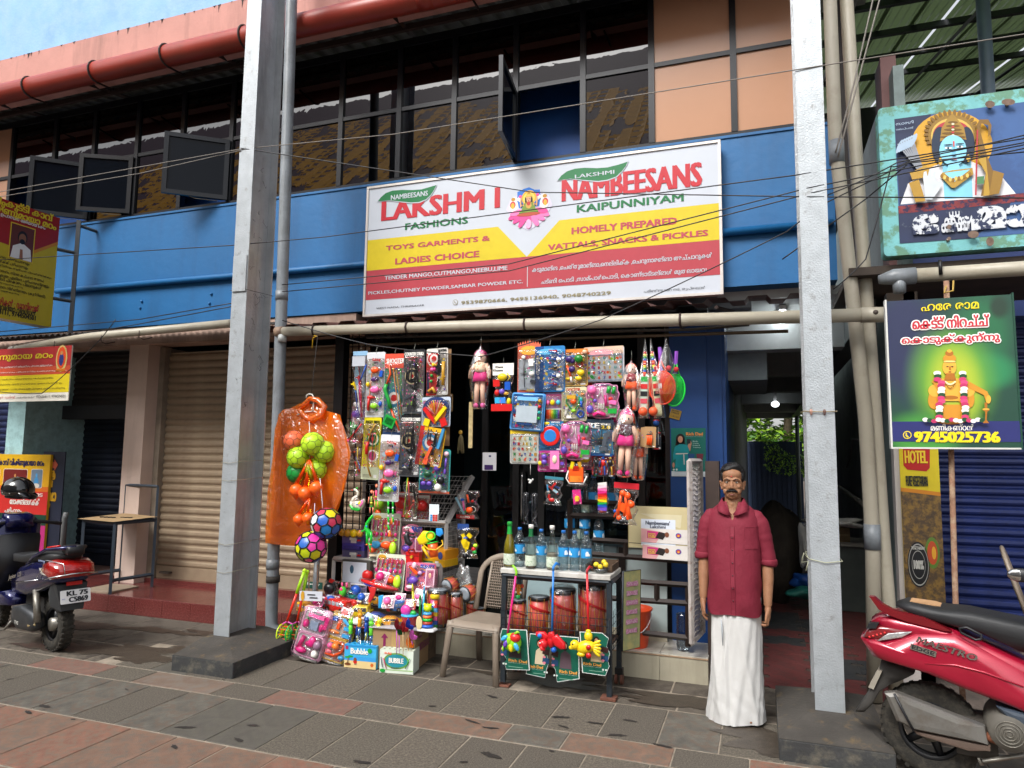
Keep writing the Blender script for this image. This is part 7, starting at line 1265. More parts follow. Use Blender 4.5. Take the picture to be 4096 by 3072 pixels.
# TOY RACK AND FLOOR DISPLAY
WM=mat('#a9a6a2',.5,metal=.2,var=.12,scale=10);rk=thing('wire_rack','white wire mesh display rack full of toys beside the shutter','rack',(0,0,0))
xa,xb=-3.72,-2.64
def rb(n,a,b,w=.028):part(rk,n,'bar',Vector(a),Vector(b),w,WM)
for x in(xa,xb):rb('post',(x,5.62,.2),(x,5.62,.74));rb('post',(x,6.1,.2),(x,6.1,1.45));rb('shelf_side',(x,5.62,.74),(x,6.1,.74))
rb('post',(xb,5.72,.74),(xb,5.72,1.1));rb('post',(-3.1,5.72,.74),(-3.1,5.72,1.1));rb('slope_bar',(xb,5.72,1.1),(xb+.08,6.1,1.5),.04);rb('shelf_front',(xa,5.62,.74),(xb,5.62,.74),.034);rb('shelf_front',(-3.1,5.72,1.1),(xb,5.72,1.1),.034)
part(rk,'shelf_board','bb',xa,xb,5.63,6.1,.735,.745,WM)
mb=MB()
def grid(f,nu,nv):
 for i in range(nu+1):mb.tube([f(i/nu,0),f(i/nu,1)],.0022,WM,4)
 for j in range(nv+1):mb.tube([f(0,j/nv),f(1,j/nv)],.0022,WM,4)
grid(lambda u,v:(xb,5.62+.48*u,.2+.54*v),16,16);grid(lambda u,v:(xb,5.72+.38*u,.74+.36*v),13,9);grid(lambda u,v:(-3.1+(xb+.08*v+3.1)*u,5.72+.38*v,1.1+.4*v),14,10);grid(lambda u,v:(-3.1+.46*u,5.72,1.06+.04*v),14,1);grid(lambda u,v:(xa+1.08*u,6.1,.2+1.2*v),16,16)
mb.build('mesh',rk)
def cbox(c,r,y,d,name,lab,cat,col,spec='',z=None,rot=0.,grp=None):
 cx,z0,z1,w=frame_of(c,r,y);h=z1-z0;t=thing(name,lab,cat,(cx,y,z1),(0,0,rot),grp);part(t,'box','bb',-w/2,w/2,0,d,-h,0,pr(PAL.get(col,col)));items(t,spec,w,h,-.0065);return t
random.seed(8)
for k in range(3):cbox('S',(556,405+62*k,742,463+62*k),5.75-.01*k,.14,'drawer_box','translucent purple drawer box, %s of the stack on the rack'%('top','middle','bottom')[k],'drawer box',('#6a62a8','#4a3f98','#5f5a80')[k],"x .55 .35 .3 .1 w 0 small_item;x .8 .5 .15 .06 r 0 small_item;B .4 .45 .65 .9 w label" if k!=1 else "x .5 .5 .7 .1 #3a3080 0 handle")
bag('S',(548,335,752,415),'ball_pack','clear pack of yellow face balls lying on top of the purple drawers','ball pack',"b .12 .5 .13 .13 d ball;b .36 .5 .14 .14 d ball;b .62 .5 .15 .15 y ball;b .87 .5 .13 .13 d ball",y=5.74,hook=False)
t=cbox('S',(552,612,790,785),5.56,.12,'picture_box','white fronted grey box with small picture on the lower rack shelf','box','#4a4844',"B .03 .08 .88 .98 #c4ccd6 face;E .36 .4 .07 .13 #3a5a70 print;")
KIT="T Kitchen .45 .1 .98 .25 #c83a3a .04;E .2 .1 .14 .08 d print;"+';'.join('r %.2f .14 %.2f .36 .022 m utensil;b %.2f .44 .05 .07 m utensil_head'%(.1+.16*i,.09+.16*i,.08+.16*i)for i in range(6))+";b .25 .66 .16 .12 c cup;b .6 .66 .18 .12 o pot;b .12 .78 .1 .08 o bowl;b .84 .72 .12 .2 f burner;D .84 .7 .07 k;D .84 .84 .05 k;x .2 .88 .3 .07 h 0 print_strip"
card('S',(800,218,1042,602),'kitchen_set','upper toy kitchen utensil card standing on the rack behind the horns','toy set','#c0c4b0',KIT,y=5.66,hang=False,lean=-.1,group='toy kitchen utensil cards');card('S',(835,560,1092,852),'kitchen_set','lower toy kitchen utensil card leaning in front of the rack','toy set','#c8ccb8',KIT,y=5.56,hang=False,lean=-.15,group='toy kitchen utensil cards')
BEA="T BEAUTY .48 .05 .95 .18 #2a5ac0 .05;b .3 .1 .08 .1 x doll_print;x .3 .28 .3 .08 o 40 comb;b .3 .62 .16 .12 v hair_dryer;x .85 .5 .3 .55 x 0 mirror_phone;x .85 .5 .24 .46 m 0 phone_screen;b .85 .42 .06 .1 s doll_print;b .5 .35 .08 .06 #c8a0c8 scissors;b .2 .85 .14 .06 x clip;o .25 .6 .18 .1 .02 v ring"
card('S',(1040,312,1232,625),'beauty_set','upper pink BEAUTY set card on the rack behind the black toy','toy set','#e07898',BEA,y=5.64,hang=False,group='pink beauty set cards',shape='bumpy');card('S',(1090,632,1337,852),'beauty_set','lower pink BEAUTY set card leaning beside the drums','toy set','#e0708c',BEA,y=5.52,hang=False,lean=-.12,group='pink beauty set cards')
cbox('S',(1082,540,1196,625),5.55,.05,'toy_handbag','small glossy red toy handbag between the beauty cards','toy bag','r',"c .05 r .25 .02 .3 -.25 .7 -.25 .75 .02 handle;D .5 .4 .1 d;B .0 .3 1 .36 #8a1418 flap")
cbox('S',(1205,520,1425,600),5.66,.2,'game_box','orange game box with printed boy under the orange bucket','game box','#d8901c',"E .25 .5 .1 .15 #3a4a8a print;E .25 .3 .06 .06 s print;E .8 .5 .1 .13 #3a4a8a print",rot=-.2);cbox('S',(1200,602,1420,645),5.64,.2,'game_box','yellow game box lying lowest under the orange bucket','game box','#d8a81c',"B .1 .3 .5 .8 #1f6a3a print;B .6 .2 .75 .8 w print",rot=-.2)
def at_px(name,lab,cat,c,u,v,y,**k):t=thing(name,lab,cat,P(c,u,v,y),**k);q=P(c,u,v,y);return t,lambda uu,vv,dy=0.:tuple(P(c,uu,vv,y+dy)-q)
t,f=at_px('toy_crocodile','bright green toy crocodile hanging by its tail end in front of the kitchen card','toy animal','a',1000,1100,5.5);GG=plast('#22c03a')
part(t,'body','tube',[f(1035,880),f(1000,930),f(950,1010),f(930,1090),f(975,1150),f(985,1250)],[.006,.013,.016,.02,.022,.016],GG,12);part(t,'snout','ball',f(1030,900),(.012,.012,.018),GG);part(t,'arm','tube',[f(930,1090),f(880,1140),f(830,1140)],[.008,.006,.006],GG,8);part(t,'hand','ball',f(835,1142),.008,plast('#e86a8a'))
for u in(945,1010):part(t,'leg','tube',[f(u,1150),f(u+8,1250),f(u,1350)],[.013,.013,.01],GG,8);part(t,'foot','ball',f(u,1362,-.01),(.011,.014,.007),plast('#e8702c'))
part(t,'tail','tube',[f(985,1330),f(995,1420),f(1010,1490)],[.011,.008,.002],GG,8);part(t,'collar','tube',[f(935,990,-.012),f(965,1022,-.02),f(1000,1018,-.012)],.002,BLK,5);part(t,'spot','ball',f(935,1060,-.014),(.01,.005,.01),plast('#2a90d8'))
for k,(du,dv,ye)in enumerate(((0,0,5.47),(75,10,5.5))):
 t,f=at_px('toy_horn','green and orange toy horn, %s of the two hanging'%('left longer' if k==0 else 'right')[:12].strip(),'toy horn','a',1300+du,900,ye,group='green and orange toy horns')
 for j in range(4-k):a=640+130*j;part(t,'tube_segment','tube',[f(1300+du-3*j,a),f(1300+du+4*j,a+95)],[.009-.0006*j,.0085],GG,10);part(t,'white_band','tube',[f(1300+du,a+96),f(1300+du+3*j,a+128)],.0088,plast('#e0e4dc'),10)
 e=1130-215*k;part(t,'bell','tube',[f(1318+du*.5,e),f(1320+du*.5,e+60),f(1325+du*.4,e+100)],[.009,.012,.02],plast('#f0741c'),14)
t,f=at_px('toy_swan','white toy swan with green base in a net, left side of the rack','toy animal','a',780,680,5.48);WS=plast('#dcd8c8')
part(t,'body','puff',[f(665,640)[::2],f(665,730)[::2],f(720,780)[::2],f(810,800)[::2],f(880,740)[::2],f(915,640)[::2],f(900,600)[::2],f(830,640)[::2],f(770,640)[::2]],0,.02,WS,back=True);part(t,'base','puff',[f(665,690)[::2],f(700,780)[::2],f(815,812)[::2],f(860,770)[::2],f(800,745)[::2],f(730,735)[::2]],-.008,.02,plast('#2ab83c'));part(t,'neck','tube',[f(700,660),f(720,600),f(790,540),f(795,490),f(750,450)],[.018,.015,.011,.009,.01],WS,10);part(t,'head','ball',f(745,450),(.014,.011,.011),WS);part(t,'beak','ball',f(698,458),(.008,.006,.006),plast('#d83a3a'));part(t,'crown','ball',f(780,425),(.01,.006,.008),GG)
part(t,'wing','puff',[f(810,690)[::2],f(840,640)[::2],f(905,610)[::2],f(900,690)[::2],f(850,740)[::2]],-.018,.01,plast('#e87ab0'));part(t,'wing_patch','puff',[f(815,690)[::2],f(840,640)[::2],f(880,640)[::2],f(850,700)[::2]],-.024,.006,plast('#e0d828'));part(t,'dot','ball',f(778,695,-.022),(.007,.003,.007),plast('#2a80c8'));part(t,'eye','ball',f(752,460,-.01),.003,plast('#2a80c8'),6,5);part(t,'net','lathe',[(.002,.1),(.03,.04),(.05,-.01),(.04,-.035)],film('#ffffff',.04,.3,90.),10)
for k,(u,v,cc,lab)in enumerate(((1020,620,'#8a9a3a','toy doll with green striped dress behind the pink one'),(1100,520,'#e0407a','toy doll in pink, yellow and green striped dress in a clear bag'))):
 t,f=at_px('plastic_doll',lab,'doll','a',u,v,5.5+.02*(1-k));sk_=plast('#f09070');dz=0
 part(t,'head','ball',f(u+5,v-130),(.012,.011,.015),sk_);part(t,'hair','ball',f(u+5,v-145,.004),(.013,.012,.012),plast('#d8602c'));part(t,'dress','tube',[f(u,v-60),f(u,v+20),f(u,v+120)],[.01,.01,.014],plast(cc),10);part(t,'stripe','tube',[f(u,v+40),f(u,v+60)],.0125,plast('#e8d83a'),10);part(t,'hem','tube',[f(u,v+100),f(u,v+122)],.0148,plast('#2aa83a'),10)
 for s in(-1,1):part(t,'leg','tube',[f(u+s*22,v+120),f(u+s*25,v+220)],[.006,.005],sk_,7);part(t,'arm','tube',[f(u+s*40,v-50),f(u+s*55,v+60)],[.005,.004],sk_,7)
t,f=at_px('toy_elephant','black toy animal with white head and pink hands in a net','toy animal','b',300,1220,5.48);K_=plast('#26262a')
part(t,'body','tube',[f(290,1150),f(270,1230),f(290,1310),f(350,1370)],[.014,.024,.026,.018],K_,12);part(t,'head','ball',f(270,1085),(.017,.015,.011),plast('#d8d8d4'));part(t,'beak','tube',[f(300,1080),f(355,1095)],[.006,.003],plast('#d8d8d4'),8)
for a,b in(((300,1170),(400,1190)),((320,1230),(420,1240)),((330,1330),(370,1330))):part(t,'limb','tube',[f(*a),f(*b)],[.01,.008],K_,8)
part(t,'hand','ball',f(235,1175,-.01),(.012,.008,.01),plast('#f07a9a'));part(t,'wing','puff',[f(320,1100)[::2],f(370,1100)[::2],f(410,1160)[::2],f(360,1160)[::2]],-.008,.005,plast('#f07a9a'));part(t,'eye','ball',f(278,1080,-.014),.003,plast('#20c050'),6,5)
t,f=at_px('sand_bucket','orange toy sand bucket with green rim, yellow handle and moulds','toy bucket','b',700,1400,5.45)
t.rotation_euler=(0,0,0);part(t,'bucket','tube',[f(735,1565),f(725,1480),f(705,1330)],[.034,.038,.046],plast('#f0601c'),22);part(t,'rim','tube',[f(707,1340),f(703,1320)],[.049,.052],plast('#2ad03a'),22);part(t,'handle','tube',[f(560,1370,-.03),f(640,1440,-.055),(f(760,1450,-.06)),f(880,1360,-.03),f(860,1290,-.01)],.0055,plast('#e8b81c'),8)
part(t,'mould','puff',[f(450,1270)[::2],f(560,1130)[::2],f(720,1150)[::2],f(740,1260)[::2],f(560,1370)[::2],f(490,1360)[::2]],.0,.025,plast('#e8cc1c'),back=True);part(t,'ring','tube',[f(600+75+75*math.cos(a),1215-70*math.sin(a),-.03)for a in[2*math.pi*i/14 for i in range(14)]],.005,plast('#2ad03a'),6,closed=True);part(t,'shovel','puff',[f(775,1090)[::2],f(870,1090)[::2],f(900,1180)[::2],f(840,1230)[::2],f(775,1200)[::2]],-.01,.012,plast('#2a90e0'),back=True);part(t,'rake','tube',[f(540,1400,-.03),f(650,1580,-.035)],[.012,.013],plast('#e8b81c'),8)
t,f=at_px('puzzle_cube','small red and blue puzzle cube on a white card hung on the rack','puzzle cube','b',740,800,5.46);part(t,'card','bb',*[f(670,0)[0],f(830,0)[0],.0,.003,f(0,940)[2],f(0,665)[2]],pr('#d0dce0'))
part(t,'cube','bb',f(705,0)[0],f(830,0)[0],-.025,-.0005,f(0,935)[2],f(0,820)[2],pr('#d8d8d4'))
for i in range(3):
 for j in range(3):part(t,'sticker','bb',f(712+40*i,0)[0],f(746+40*i,0)[0],-.027,-.0252,f(0,860+36*j)[2],f(0,829+36*j)[2],plast('#c83028' if i else '#3a90d0'))
bag('b',(1080,400,1510,925),'rattle_bag','clear bag of rattles with red ALUMO header, right side of the rack','toy set',"r .05 .35 .4 .85 .05 #8fb8c8 tube;b .32 .42 .09 .06 b rattle;r .35 .45 .4 .75 .04 p handle;r .5 .25 .58 .5 .04 o rattle;b .62 .72 .14 .11 o rattle_ball;o .72 .7 .12 .1 .012 w cage;b .72 .45 .07 .05 r ball;b .45 .78 .05 .05 g ball;B .05 .88 .78 1 r band;T ALUMO .2 .91 .6 .98 w .03",y=5.78,hook=False)
bag('b',(1100,1010,1480,1580),'toy_motorcycle_bag','yellow toy motorcycle in a clear bag on the side of the rack','toy motorcycle',"b .2 .42 .12 .12 k wheel;b .45 .92 .12 .12 k wheel;x .38 .5 .25 .55 y -25 fairing;x .52 .62 .18 .3 y 15 tank;b .42 .42 .13 .07 b windscreen;x .62 .35 .15 .2 y -50 seat;r .45 .7 .48 .85 .04 y fork;b .8 .72 .1 .08 r grape;b .88 .62 .1 .08 f grape;b .85 .8 .1 .08 g grape;B .05 .03 .55 .2 #2a4a8a band",y=5.7,hook=False)
def toycar(c,u,v,y,L,col,lab,style='car',rz=0.,z=None,cat='toy car',top=None):
 p=P(c,u,v,y);t=thing('toy_'+{'car':'car','jeep':'jeep','bus':'bus','truck':'truck'}[style],lab,cat,p,(0,0,rz));m=plast(PAL.get(col,col));H=L*{'car':.26,'jeep':.42,'bus':.36,'truck':.45}[style];W2=L*.2
 pf={'car':[(-.5,.12),(-.48,.5),(-.3,.62),(-.12,.98),(.15,1.),(.3,.62),(.48,.5),(.5,.12)],'jeep':[(-.5,.15),(-.5,.62),(-.42,.64),(-.4,.98),(.1,1.),(.2,.64),(.5,.58),(.5,.15)],'bus':[(-.5,.1),(-.5,.95),(-.45,1.),(.44,1.),(.5,.75),(.5,.1)],'truck':[(-.5,.1),(-.5,.8),(.0,.85),(.08,1.),(.35,.95),(.42,.55),(.5,.5),(.5,.1)]}[style]
 pts=[(a*L,b*H)for a,b in pf];mb=MB();n=len(pts);mb.rings([[(x*k,yy,zz*k2+.003)for x,zz in pts]for yy,k,k2 in((-W2,.94,.9),(-W2*.9,1,1),(W2*.9,1,1),(W2,.94,.9))],m,False);mb.build('body',t)
 zs_=(.62,.93)if style!='bus' else(.55,.85)
 for s in(-1,1):
  for i,(a,b)in enumerate({'car':((-.2,-.01),(.01,.2)),'jeep':((-.36,-.16),(-.13,.1)),'bus':((-.42,-.27),(-.23,-.08),(-.04,.11),(.15,.3),(.34,.46)),'truck':((.08,.3),)}[style]):part(t,'window','bb',a*L,b*L,s*W2*1.01,s*W2*.9,zs_[0]*H,zs_[1]*H*(.95 if style=='car' else 1),plast('#1b2026' if style!='bus' else '#8fa0a8'))
  for a in(-.3,.3):part(t,'wheel','tube',[(a*L,s*W2*.75,H*.14),(a*L,s*W2*1.06,H*.14)],L*.095 if style!='jeep' else L*.12,plast('#141416'),14,smooth=False);part(t,'hub','tube',[(a*L,s*W2*1.05,H*.14),(a*L,s*W2*1.1,H*.14)],L*.045,plast('#a8a8a8'),10)
 part(t,'front_screen','bb',L*.46 if style=='bus' else L*.2,L*.503 if style=='bus' else L*.24,-W2*.75,W2*.75,H*(.5 if style=='bus' else.64),H*(.74 if style=='bus' else.8),plast('#1b2026'))
 if top:part(t,'roof_panel','bb',-L*.4,L*.1,-W2*.7,W2*.7,H*.99,H*1.03+.004,plast(PAL.get(top,top)))
 for s in(-1,1):part(t,'headlight','ball',(L*.49,s*W2*.7,H*.4),L*.03,plast('#e0e0d8'),8,6)
 part(t,'clear_bag','ball',(0,0,H*.55),(L*.6,W2*1.7,H*.75),film('#ffffff',.08,.5,24.),16,10);return t
bench=thing('wooden_bench','low weathered wooden crate bench carrying the toy vehicles','bench',(-3.75,5.18,0));WDB=mat('#5f4d3c',.85,var=.3,scale=5,bump=.3,col2='#3a2c22',fac2=.6,streak=False)
for k in range(3):part(bench,'plank','cb',0,1.08,-.001*k,.02,.04+.1*k,.13+.1*k,WDB,.003)
part(bench,'top','cb',0,1.1,0,.44,.33,.345,WDB,.003);
for x in(.0,1.06):part(bench,'leg','bb',x,x+.04,.021,.4,0,.33,WDB)
for a in(('c',470,1000,5.4,.3,'r','red toy bus lying left behind the pink vanity case','bus',-.35,'toy bus'),('c',860,1020,5.35,.3,'#c8201a','long red toy bus in front, second from the left','bus',2.8,'toy bus'),('c',1160,1130,5.28,.24,'y','yellow toy jeep with black grille behind the bubble wands','jeep',3.4,'toy jeep'),('c',1060,820,5.5,.18,'#14988a','teal toy jeep in the back row','jeep',3.5,'toy jeep'),('c',1270,830,5.48,.16,'#3a5a78','small grey blue toy car in the back row','car',3.3,'toy car'),('d',250,950,5.4,.16,'d','yellow and brown toy construction truck, right of the red bow bag','truck',3.9,'toy truck'),('d',20,900,5.42,.14,'#d8981c','yellow toy construction truck left of the blue ribbon','truck',3.9,'toy truck'),('d',450,990,5.38,.2,'#3f80d0','blue and white toy train engine at the back right','bus',4.2,'toy train'),('d',250,1240,5.22,.24,'#e8a01c','yellow orange sports toy car at the front right','car',3.6,'toy car'),('d',10,1150,5.26,.2,'#2448a0','dark blue toy car at the front centre','car',3.5,'toy car'),('c',330,1040,5.3,.22,'#e0a81c','yellow toy school bus in printed box at the far left','bus',-.4,'toy bus')):toycar(a[0],a[1],a[2],a[3],a[4],a[5],a[6],a[7],a[8],cat=a[9])
cbox('c',(215,700,560,830),5.22,.004,'print_card','white printed card of the school bus toy lying above the yellow bus','card','#c8ccd4',"B .35 .3 .7 .42 k print;B .45 .6 .8 .72 k print;E .15 .5 .08 .2 d print",rot=.2)
t,f=at_px('toy_plane','red toy aeroplane lying across the back row in clear wrap','toy plane','c',1430,570,5.45);RP_=plast('#d82020');part(t,'fuselage','tube',[f(1230,500),f(1400,560),f(1600,610),f(1830,660)],[.012,.022,.024,.01],RP_,12);part(t,'wing','puff',[f(1350,600)[::2],f(1430,480)[::2],f(1480,480)[::2],f(1420,660)[::2],f(1380,700)[::2]],-.01,.01,RP_,back=True);part(t,'tail','puff',[f(1230,520)[::2],f(1220,470)[::2],f(1300,500)[::2]],0,.01,RP_,back=True);part(t,'stripe','ext',[f(1300,560)[::2],f(1300,540)[::2],f(1460,590)[::2],f(1455,615)[::2]],-.03,-.024,plast('#1f3a98'));part(t,'wrap','tube',[f(1200,490),f(1500,590),f(1860,670)],[.02,.045,.02],film('#ffffff',.1,.5,20.),10)
bag('c',(620,480,860,760),'mask_bag','black toy mask in a clear bag with red header','toy mask',"b .5 .5 .38 .35 k mask;b .45 .6 .15 .12 #1f5a40 eye_lens;b .7 .3 .12 .2 #1a1a1e horn;b .3 .8 .2 .12 z chin;x .55 .12 .3 .2 r 15 header",y=5.45,hook=False)
t,f=at_px('toy_fish_pull','green and pink toy caterpillar head at the back left','toy animal','c',915,690,5.42);part(t,'body','ball',(0,0,0),(.034,.03,.045),plast('#4ac83a'));part(t,'nose','ball',f(890,650,-.026),(.016,.008,.016),plast('#e8508a'));part(t,'mouth','ball',f(885,750,-.01),(.02,.02,.014),plast('#e8407a'));part(t,'chin','ball',f(885,790,-.01),(.012,.015,.012),plast('#e8a82c'))
for u in(905,980):part(t,'feeler','tube',[f(u+10,620),f(u,540)],[.007,.01],plast('#e8508a'),8)
for c,pts,col,lab in(('c',[(1390,600),(1480,620),(1440,780),(1370,880),(1340,860)],'#c02a2a','white lettered red packaging strip below the red aeroplane'),('d',[(60,760),(140,740),(150,860),(110,960),(60,970)],'#2a9ad0','light blue packaging strip over the yellow truck'),('d',[(150,820),(210,780),(250,1020),(200,1020)],'#c83030','narrow red packaging strip hanging over the truck')):
 w=[P(c,u,v,5.3)for u,v in pts];mb=MB();mb.puff([(p.x-w[0].x,p.z-w[0].z)for p in w],0,.01,pr(col));mb.build('packaging_strip',at=w[0],rot=(0,0,0),label=lab,cat='packaging')
def case(pts,col,inner,lab,spec,y0=5.0,rec=None):
 w=[P('S',u,v,y0)for u,v in pts];x0,x1=min(p.x for p in w),max(p.x for p in w);z0,z1=min(p.z for p in w),max(p.z for p in w);W_=(x1-x0)*.8;h=(z1-z0)*1.03;t=thing('toy_carry_case',lab,'toy case',((x0+x1)/2+.035,y0+.1,z1-.01),(math.radians(-12),math.radians(10),0));m=plast(col)
 part(t,'case','ext',rrect(-W_/2,W_/2,-h,0,.05,5),0,.03,m);items(t,spec,W_,h,-.004)
 for a,b in((.07,.5),(.53,.96)):part(t,'tray','ext',rrect(-W_*.44,W_*.44,-h*b,-h*a,.03,4),-.004,.0,plast(inner));part(t,'tray_rim','tube',[(x,-.006,z)for x,z in rrect(-W_*.44,W_*.44,-h*b,-h*a,.03,4)],.006,m,6,closed=True)
 part(t,'grip','tube',[(.045*math.cos(a),-.006,-.03+.02*math.sin(a))for a in[2*math.pi*i/14 for i in range(14)]],.006,plast('#6a6a70'),6,closed=True);part(t,'clear_wrap','puff',rrect(-W_*.53,W_*.53,-h*1.03,.01,.05,4),-.008,.035,film('#ffffff',.11,.6,17.));part(t,'foil_edge','tube',[(-W_*.4,-.01,-h*.99),(0,-.02,-h*1.0),(W_*.4,-.01,-h*.99)],.012,mat('#b8b8b4',.25,metal=.7,bump=.6,bscale=60),6);return t
case([(140,1000),(420,1440)],'#d8a0bc','#b8b4b8','pink toy vanity case leaning beside the plinth',"x .5 .16 .55 .1 p 0 eye_mask;b .22 .34 .1 .13 m bottle;r .22 .22 .22 .28 .03 g bottle_cap;x .5 .34 .28 .26 #8a9ab0 0 mirror;b .75 .35 .07 .12 m bottle;x .88 .24 .12 .35 m 5 comb;r .3 .58 .2 .82 .07 m hair_dryer;b .3 .85 .2 .1 m hair_dryer_body;b .5 .7 .12 .08 m shell;b .62 .64 .12 .16 m brush;b .82 .68 .13 .13 #8a6a80 mirror;b .8 .85 .11 .11 w jar")
case([(372,1042),(612,1470)],'#c8a028','#b8b4b0','yellow toy doctor case leaning left of the blue bubble box',"x .2 .15 .22 .12 b 0 label;x .42 .25 .12 .28 o 5 thermometer;c .06 c .55 .12 .8 .2 .9 .12 glasses;x .8 .28 .3 .12 c 0 box;b .25 .4 .28 .06 a bandage;x .8 .42 .3 .12 c 0 tray;x .45 .58 .4 .07 a 0 card;b .3 .68 .12 .1 p bulb;b .52 .66 .14 .12 a jar;c .05 o .2 .85 .55 .85 .8 .75 .85 .6 .7 .58 stethoscope;b .3 .8 .14 .08 #e87a8a tray;b .85 .85 .12 .08 c syringe",y0=5.03)
def bbox(pts,dep,rz,col,top,lab,spec,name='bubble_box'):
 a=P('S',*pts[0],pts[2]);b=P('S',*pts[1],pts[2]);w=(b.x-a.x);h=b.z;t=thing(name,lab,'box',(a.x,pts[2],0),(0,0,rz));sub=bpy.data.objects.new('front_print',None)
 part(t,'box','bb',0,w,0,dep,0,h,pr(col));part(t,'box_top','bb',0,w,0,dep,h+.0005,h+.002,pr(top));q=MB();q.M=None
 for i in range(6):
  for j in range(3):q.add([(w*(.1+.16*i)+.008*math.cos(s),dep*(.2+.3*j)+.008*math.sin(s),h+.0035)for s in[math.pi*k/4 for k in range(8)]],[tuple(range(8))],BLKP)
 q.build('wand_holes',t)['kind']='stuff';tt=bpy.data.objects.new('front_face',None);scene.collection.objects.link(tt);tt.parent=t;tt.location=(w/2,0,h);items(tt,spec,w,h,-.0065)
 return t,w,h
t,w,h=bbox(((572,1495),(828,1330),5.02),.17,.1,'#3fa8d8','#2a98d0','blue Bubble box with beach print and bubble wands standing in it',"B 0 .68 1 1 #d8c088 sand;B 0 .0 1 .06 #2a88c8 band;B 0 .5 1 .68 #3a98d8 sea;T Bubble .2 .12 .75 .38 w .06;B .03 .05 .12 .2 #a82a5a logo;E .1 .55 .08 .03 g palm;E .2 .5 .08 .03 g palm;r .14 .55 .12 .8 .01 n palm_trunk;E .35 .62 .05 .05 n head;E .35 .72 .06 .06 r shirt;B .32 .76 .4 .86 #2a3a5a shorts;E .88 .82 .05 .05 #c8601c badge;E .8 .2 .07 .07 g print;E .12 .85 .1 .04 n rock")
for i,(u,v,cc,kk)in enumerate(((1050,1240,'#6ad83a','green caterpillar'),(1165,1250,'#1f3a88','dark blue cat'),(1200,1120,'#e89a1c','orange bear'),(1310,1200,'#1f4aa0','blue hooded'),(1390,1260,'#6ad83a','green bug'),(1520,1220,'#e8d820','yellow rabbit'))):
 y=5.08+.03*(i%2);p=P('c',u,v,y);d=thing('bubble_wand',kk+' headed bubble wand stuck in the blue box','bubble wand',p,(0,.12*(i==5),0),'bubble wands in the blue box');d.scale=(1.7,1.7,1.5);m=plast(cc)
 part(d,'head','ball',(0,0,.012),(.013,.012,.014),m);part(d,'body','lathe',[(.006,-.05),(.011,-.045),(.008,-.03),(.011,-.015),(.007,.0)],m,12)
 for s in(-1,1):part(d,'ear','tube',[(s*.006,0,.02),(s*.007,0,.034 if i%2 else.042)],[.004,.0015],m,6);part(d,'eye','ball',(s*.005,-.011,.014),.002,plast('#101010'),6,5)
 part(d,'tube','tube',[(0,0,-.05),(0,0,min(-.09,(h-p.z-.01)/1.5))],.0085,film('#ffffff',.1,.1,9.),10);part(d,'stem','tube',[(.003*math.sin(j),0,-.05-.008*j)for j in range(7)],.002,plast(('#e8d83a','#2a50b0')[i%2==0]),5)
bbox(((865,1530),(1130,1375),5.0),.15,.16,'#d4ded0','#c8d4c0','white and green BUBBLE box at the front of the toy display',"E .5 .45 .38 .22 #6a9a3a print;E .5 .45 .33 .18 #2a8a98 print;T BUBBLE .28 .32 .72 .55 w .06;T RAJ .15 .08 .35 .2 o .04;r .12 .35 .22 .8 .012 m wand;r .05 .3 .1 .75 .012 #4a4a6a wand;r .78 .75 .9 .3 .012 g wand;T BUBBLE_STICK .35 .72 .6 .78 #5a6a5a;E .1 .9 .08 .05 g print;B .0 .84 1 .87 #8ab85a swoosh")
for i,(u,v,cc,du)in enumerate(((360,1230,'#6a1420',-20),(465,1270,'#8a1620',0),(400,1320,'#1a5a2a',40),(550,1230,'#1a2f90',0),(610,1400,'#c85ab0',0),(555,1530,'#f0741c',0))):
 p=P('d',u,v,4.98+.02*i);d=thing('pinwheel',('dark red foil pinwheel, left one','dark red foil pinwheel beside the blue one','dark green foil pinwheel','dark blue foil pinwheel','pink patterned pinwheel at the right','orange patterned pinwheel lowest at the right')[i]+' over the white bubble box','pinwheel',p,(0,0,.3),'foil pinwheels');d.scale=(1.35,1.35,1.35);m=mat(cc,.25,metal=.5,var=.3,scale=60)
 part(d,'petal','puff',[(0,-.035),(.014,-.01),(.013,.015),(0,.038),(-.013,.015),(-.014,-.01)],0,.006,m,back=True);part(d,'petal','puff',[(0,-.03),(.03,-.03),(.035,-.01),(.01,0)],.002,.006,m,back=True);part(d,'stick','tube',[(0,.004,-.03),(.005,.004,-.17 if i<4 else-.06)],.0025,plast(('#c050c0','#c8a878')[i%2]),6)
a=P('S',1100,1580,5.06);t=thing('carton','brown cardboard carton with HIDE & SEEK print under the ring stacker','carton',(-2.97,5.08,0),(0,0,.12));CB=mat('#9a7c58',.85,var=.08,scale=3);part(t,'box','bb',0,.36,0,.42,0,.315,CB);part(t,'liner','bb',-.03,.4,-.02,.45,.3155,.322,pr('#b0aeb4'));part(t,'tape','bb',.16,.22,-.0015,0,0,.315,mat('#a88a5a',.3))
mb=MB();mb.M=Matrix.Translation((.3615,.05,0))@Matrix.Rotation(math.pi/2,4,'Z');MG=pr('#7a1f50');mb.text('HIDE&SEEK',.02,.13,.34,.19,MG,0,.03);mb.bb(.02,.1,-.0005,0,.23,.29,MG);mb.text('PARLE',.03,.25,.09,.27,pr('#c8b090'),-.0012,.02);mb.build('side_print',t);mb=MB();mb.flat([(.09,.16),(.11,.16),(.11,.24),(.13,.24),(.1,.275),(.07,.24),(.09,.24)],-.002,MG);mb.text('k',.1,.04,.16,.08,MG,-.002,.05);mb.build('front_print',t)
o=P('d',865,1380,5.13);o.z=.322;t=thing('ring_stacker','rainbow ring stacker topped by a lime bear head on a white base','ring stacker',o)
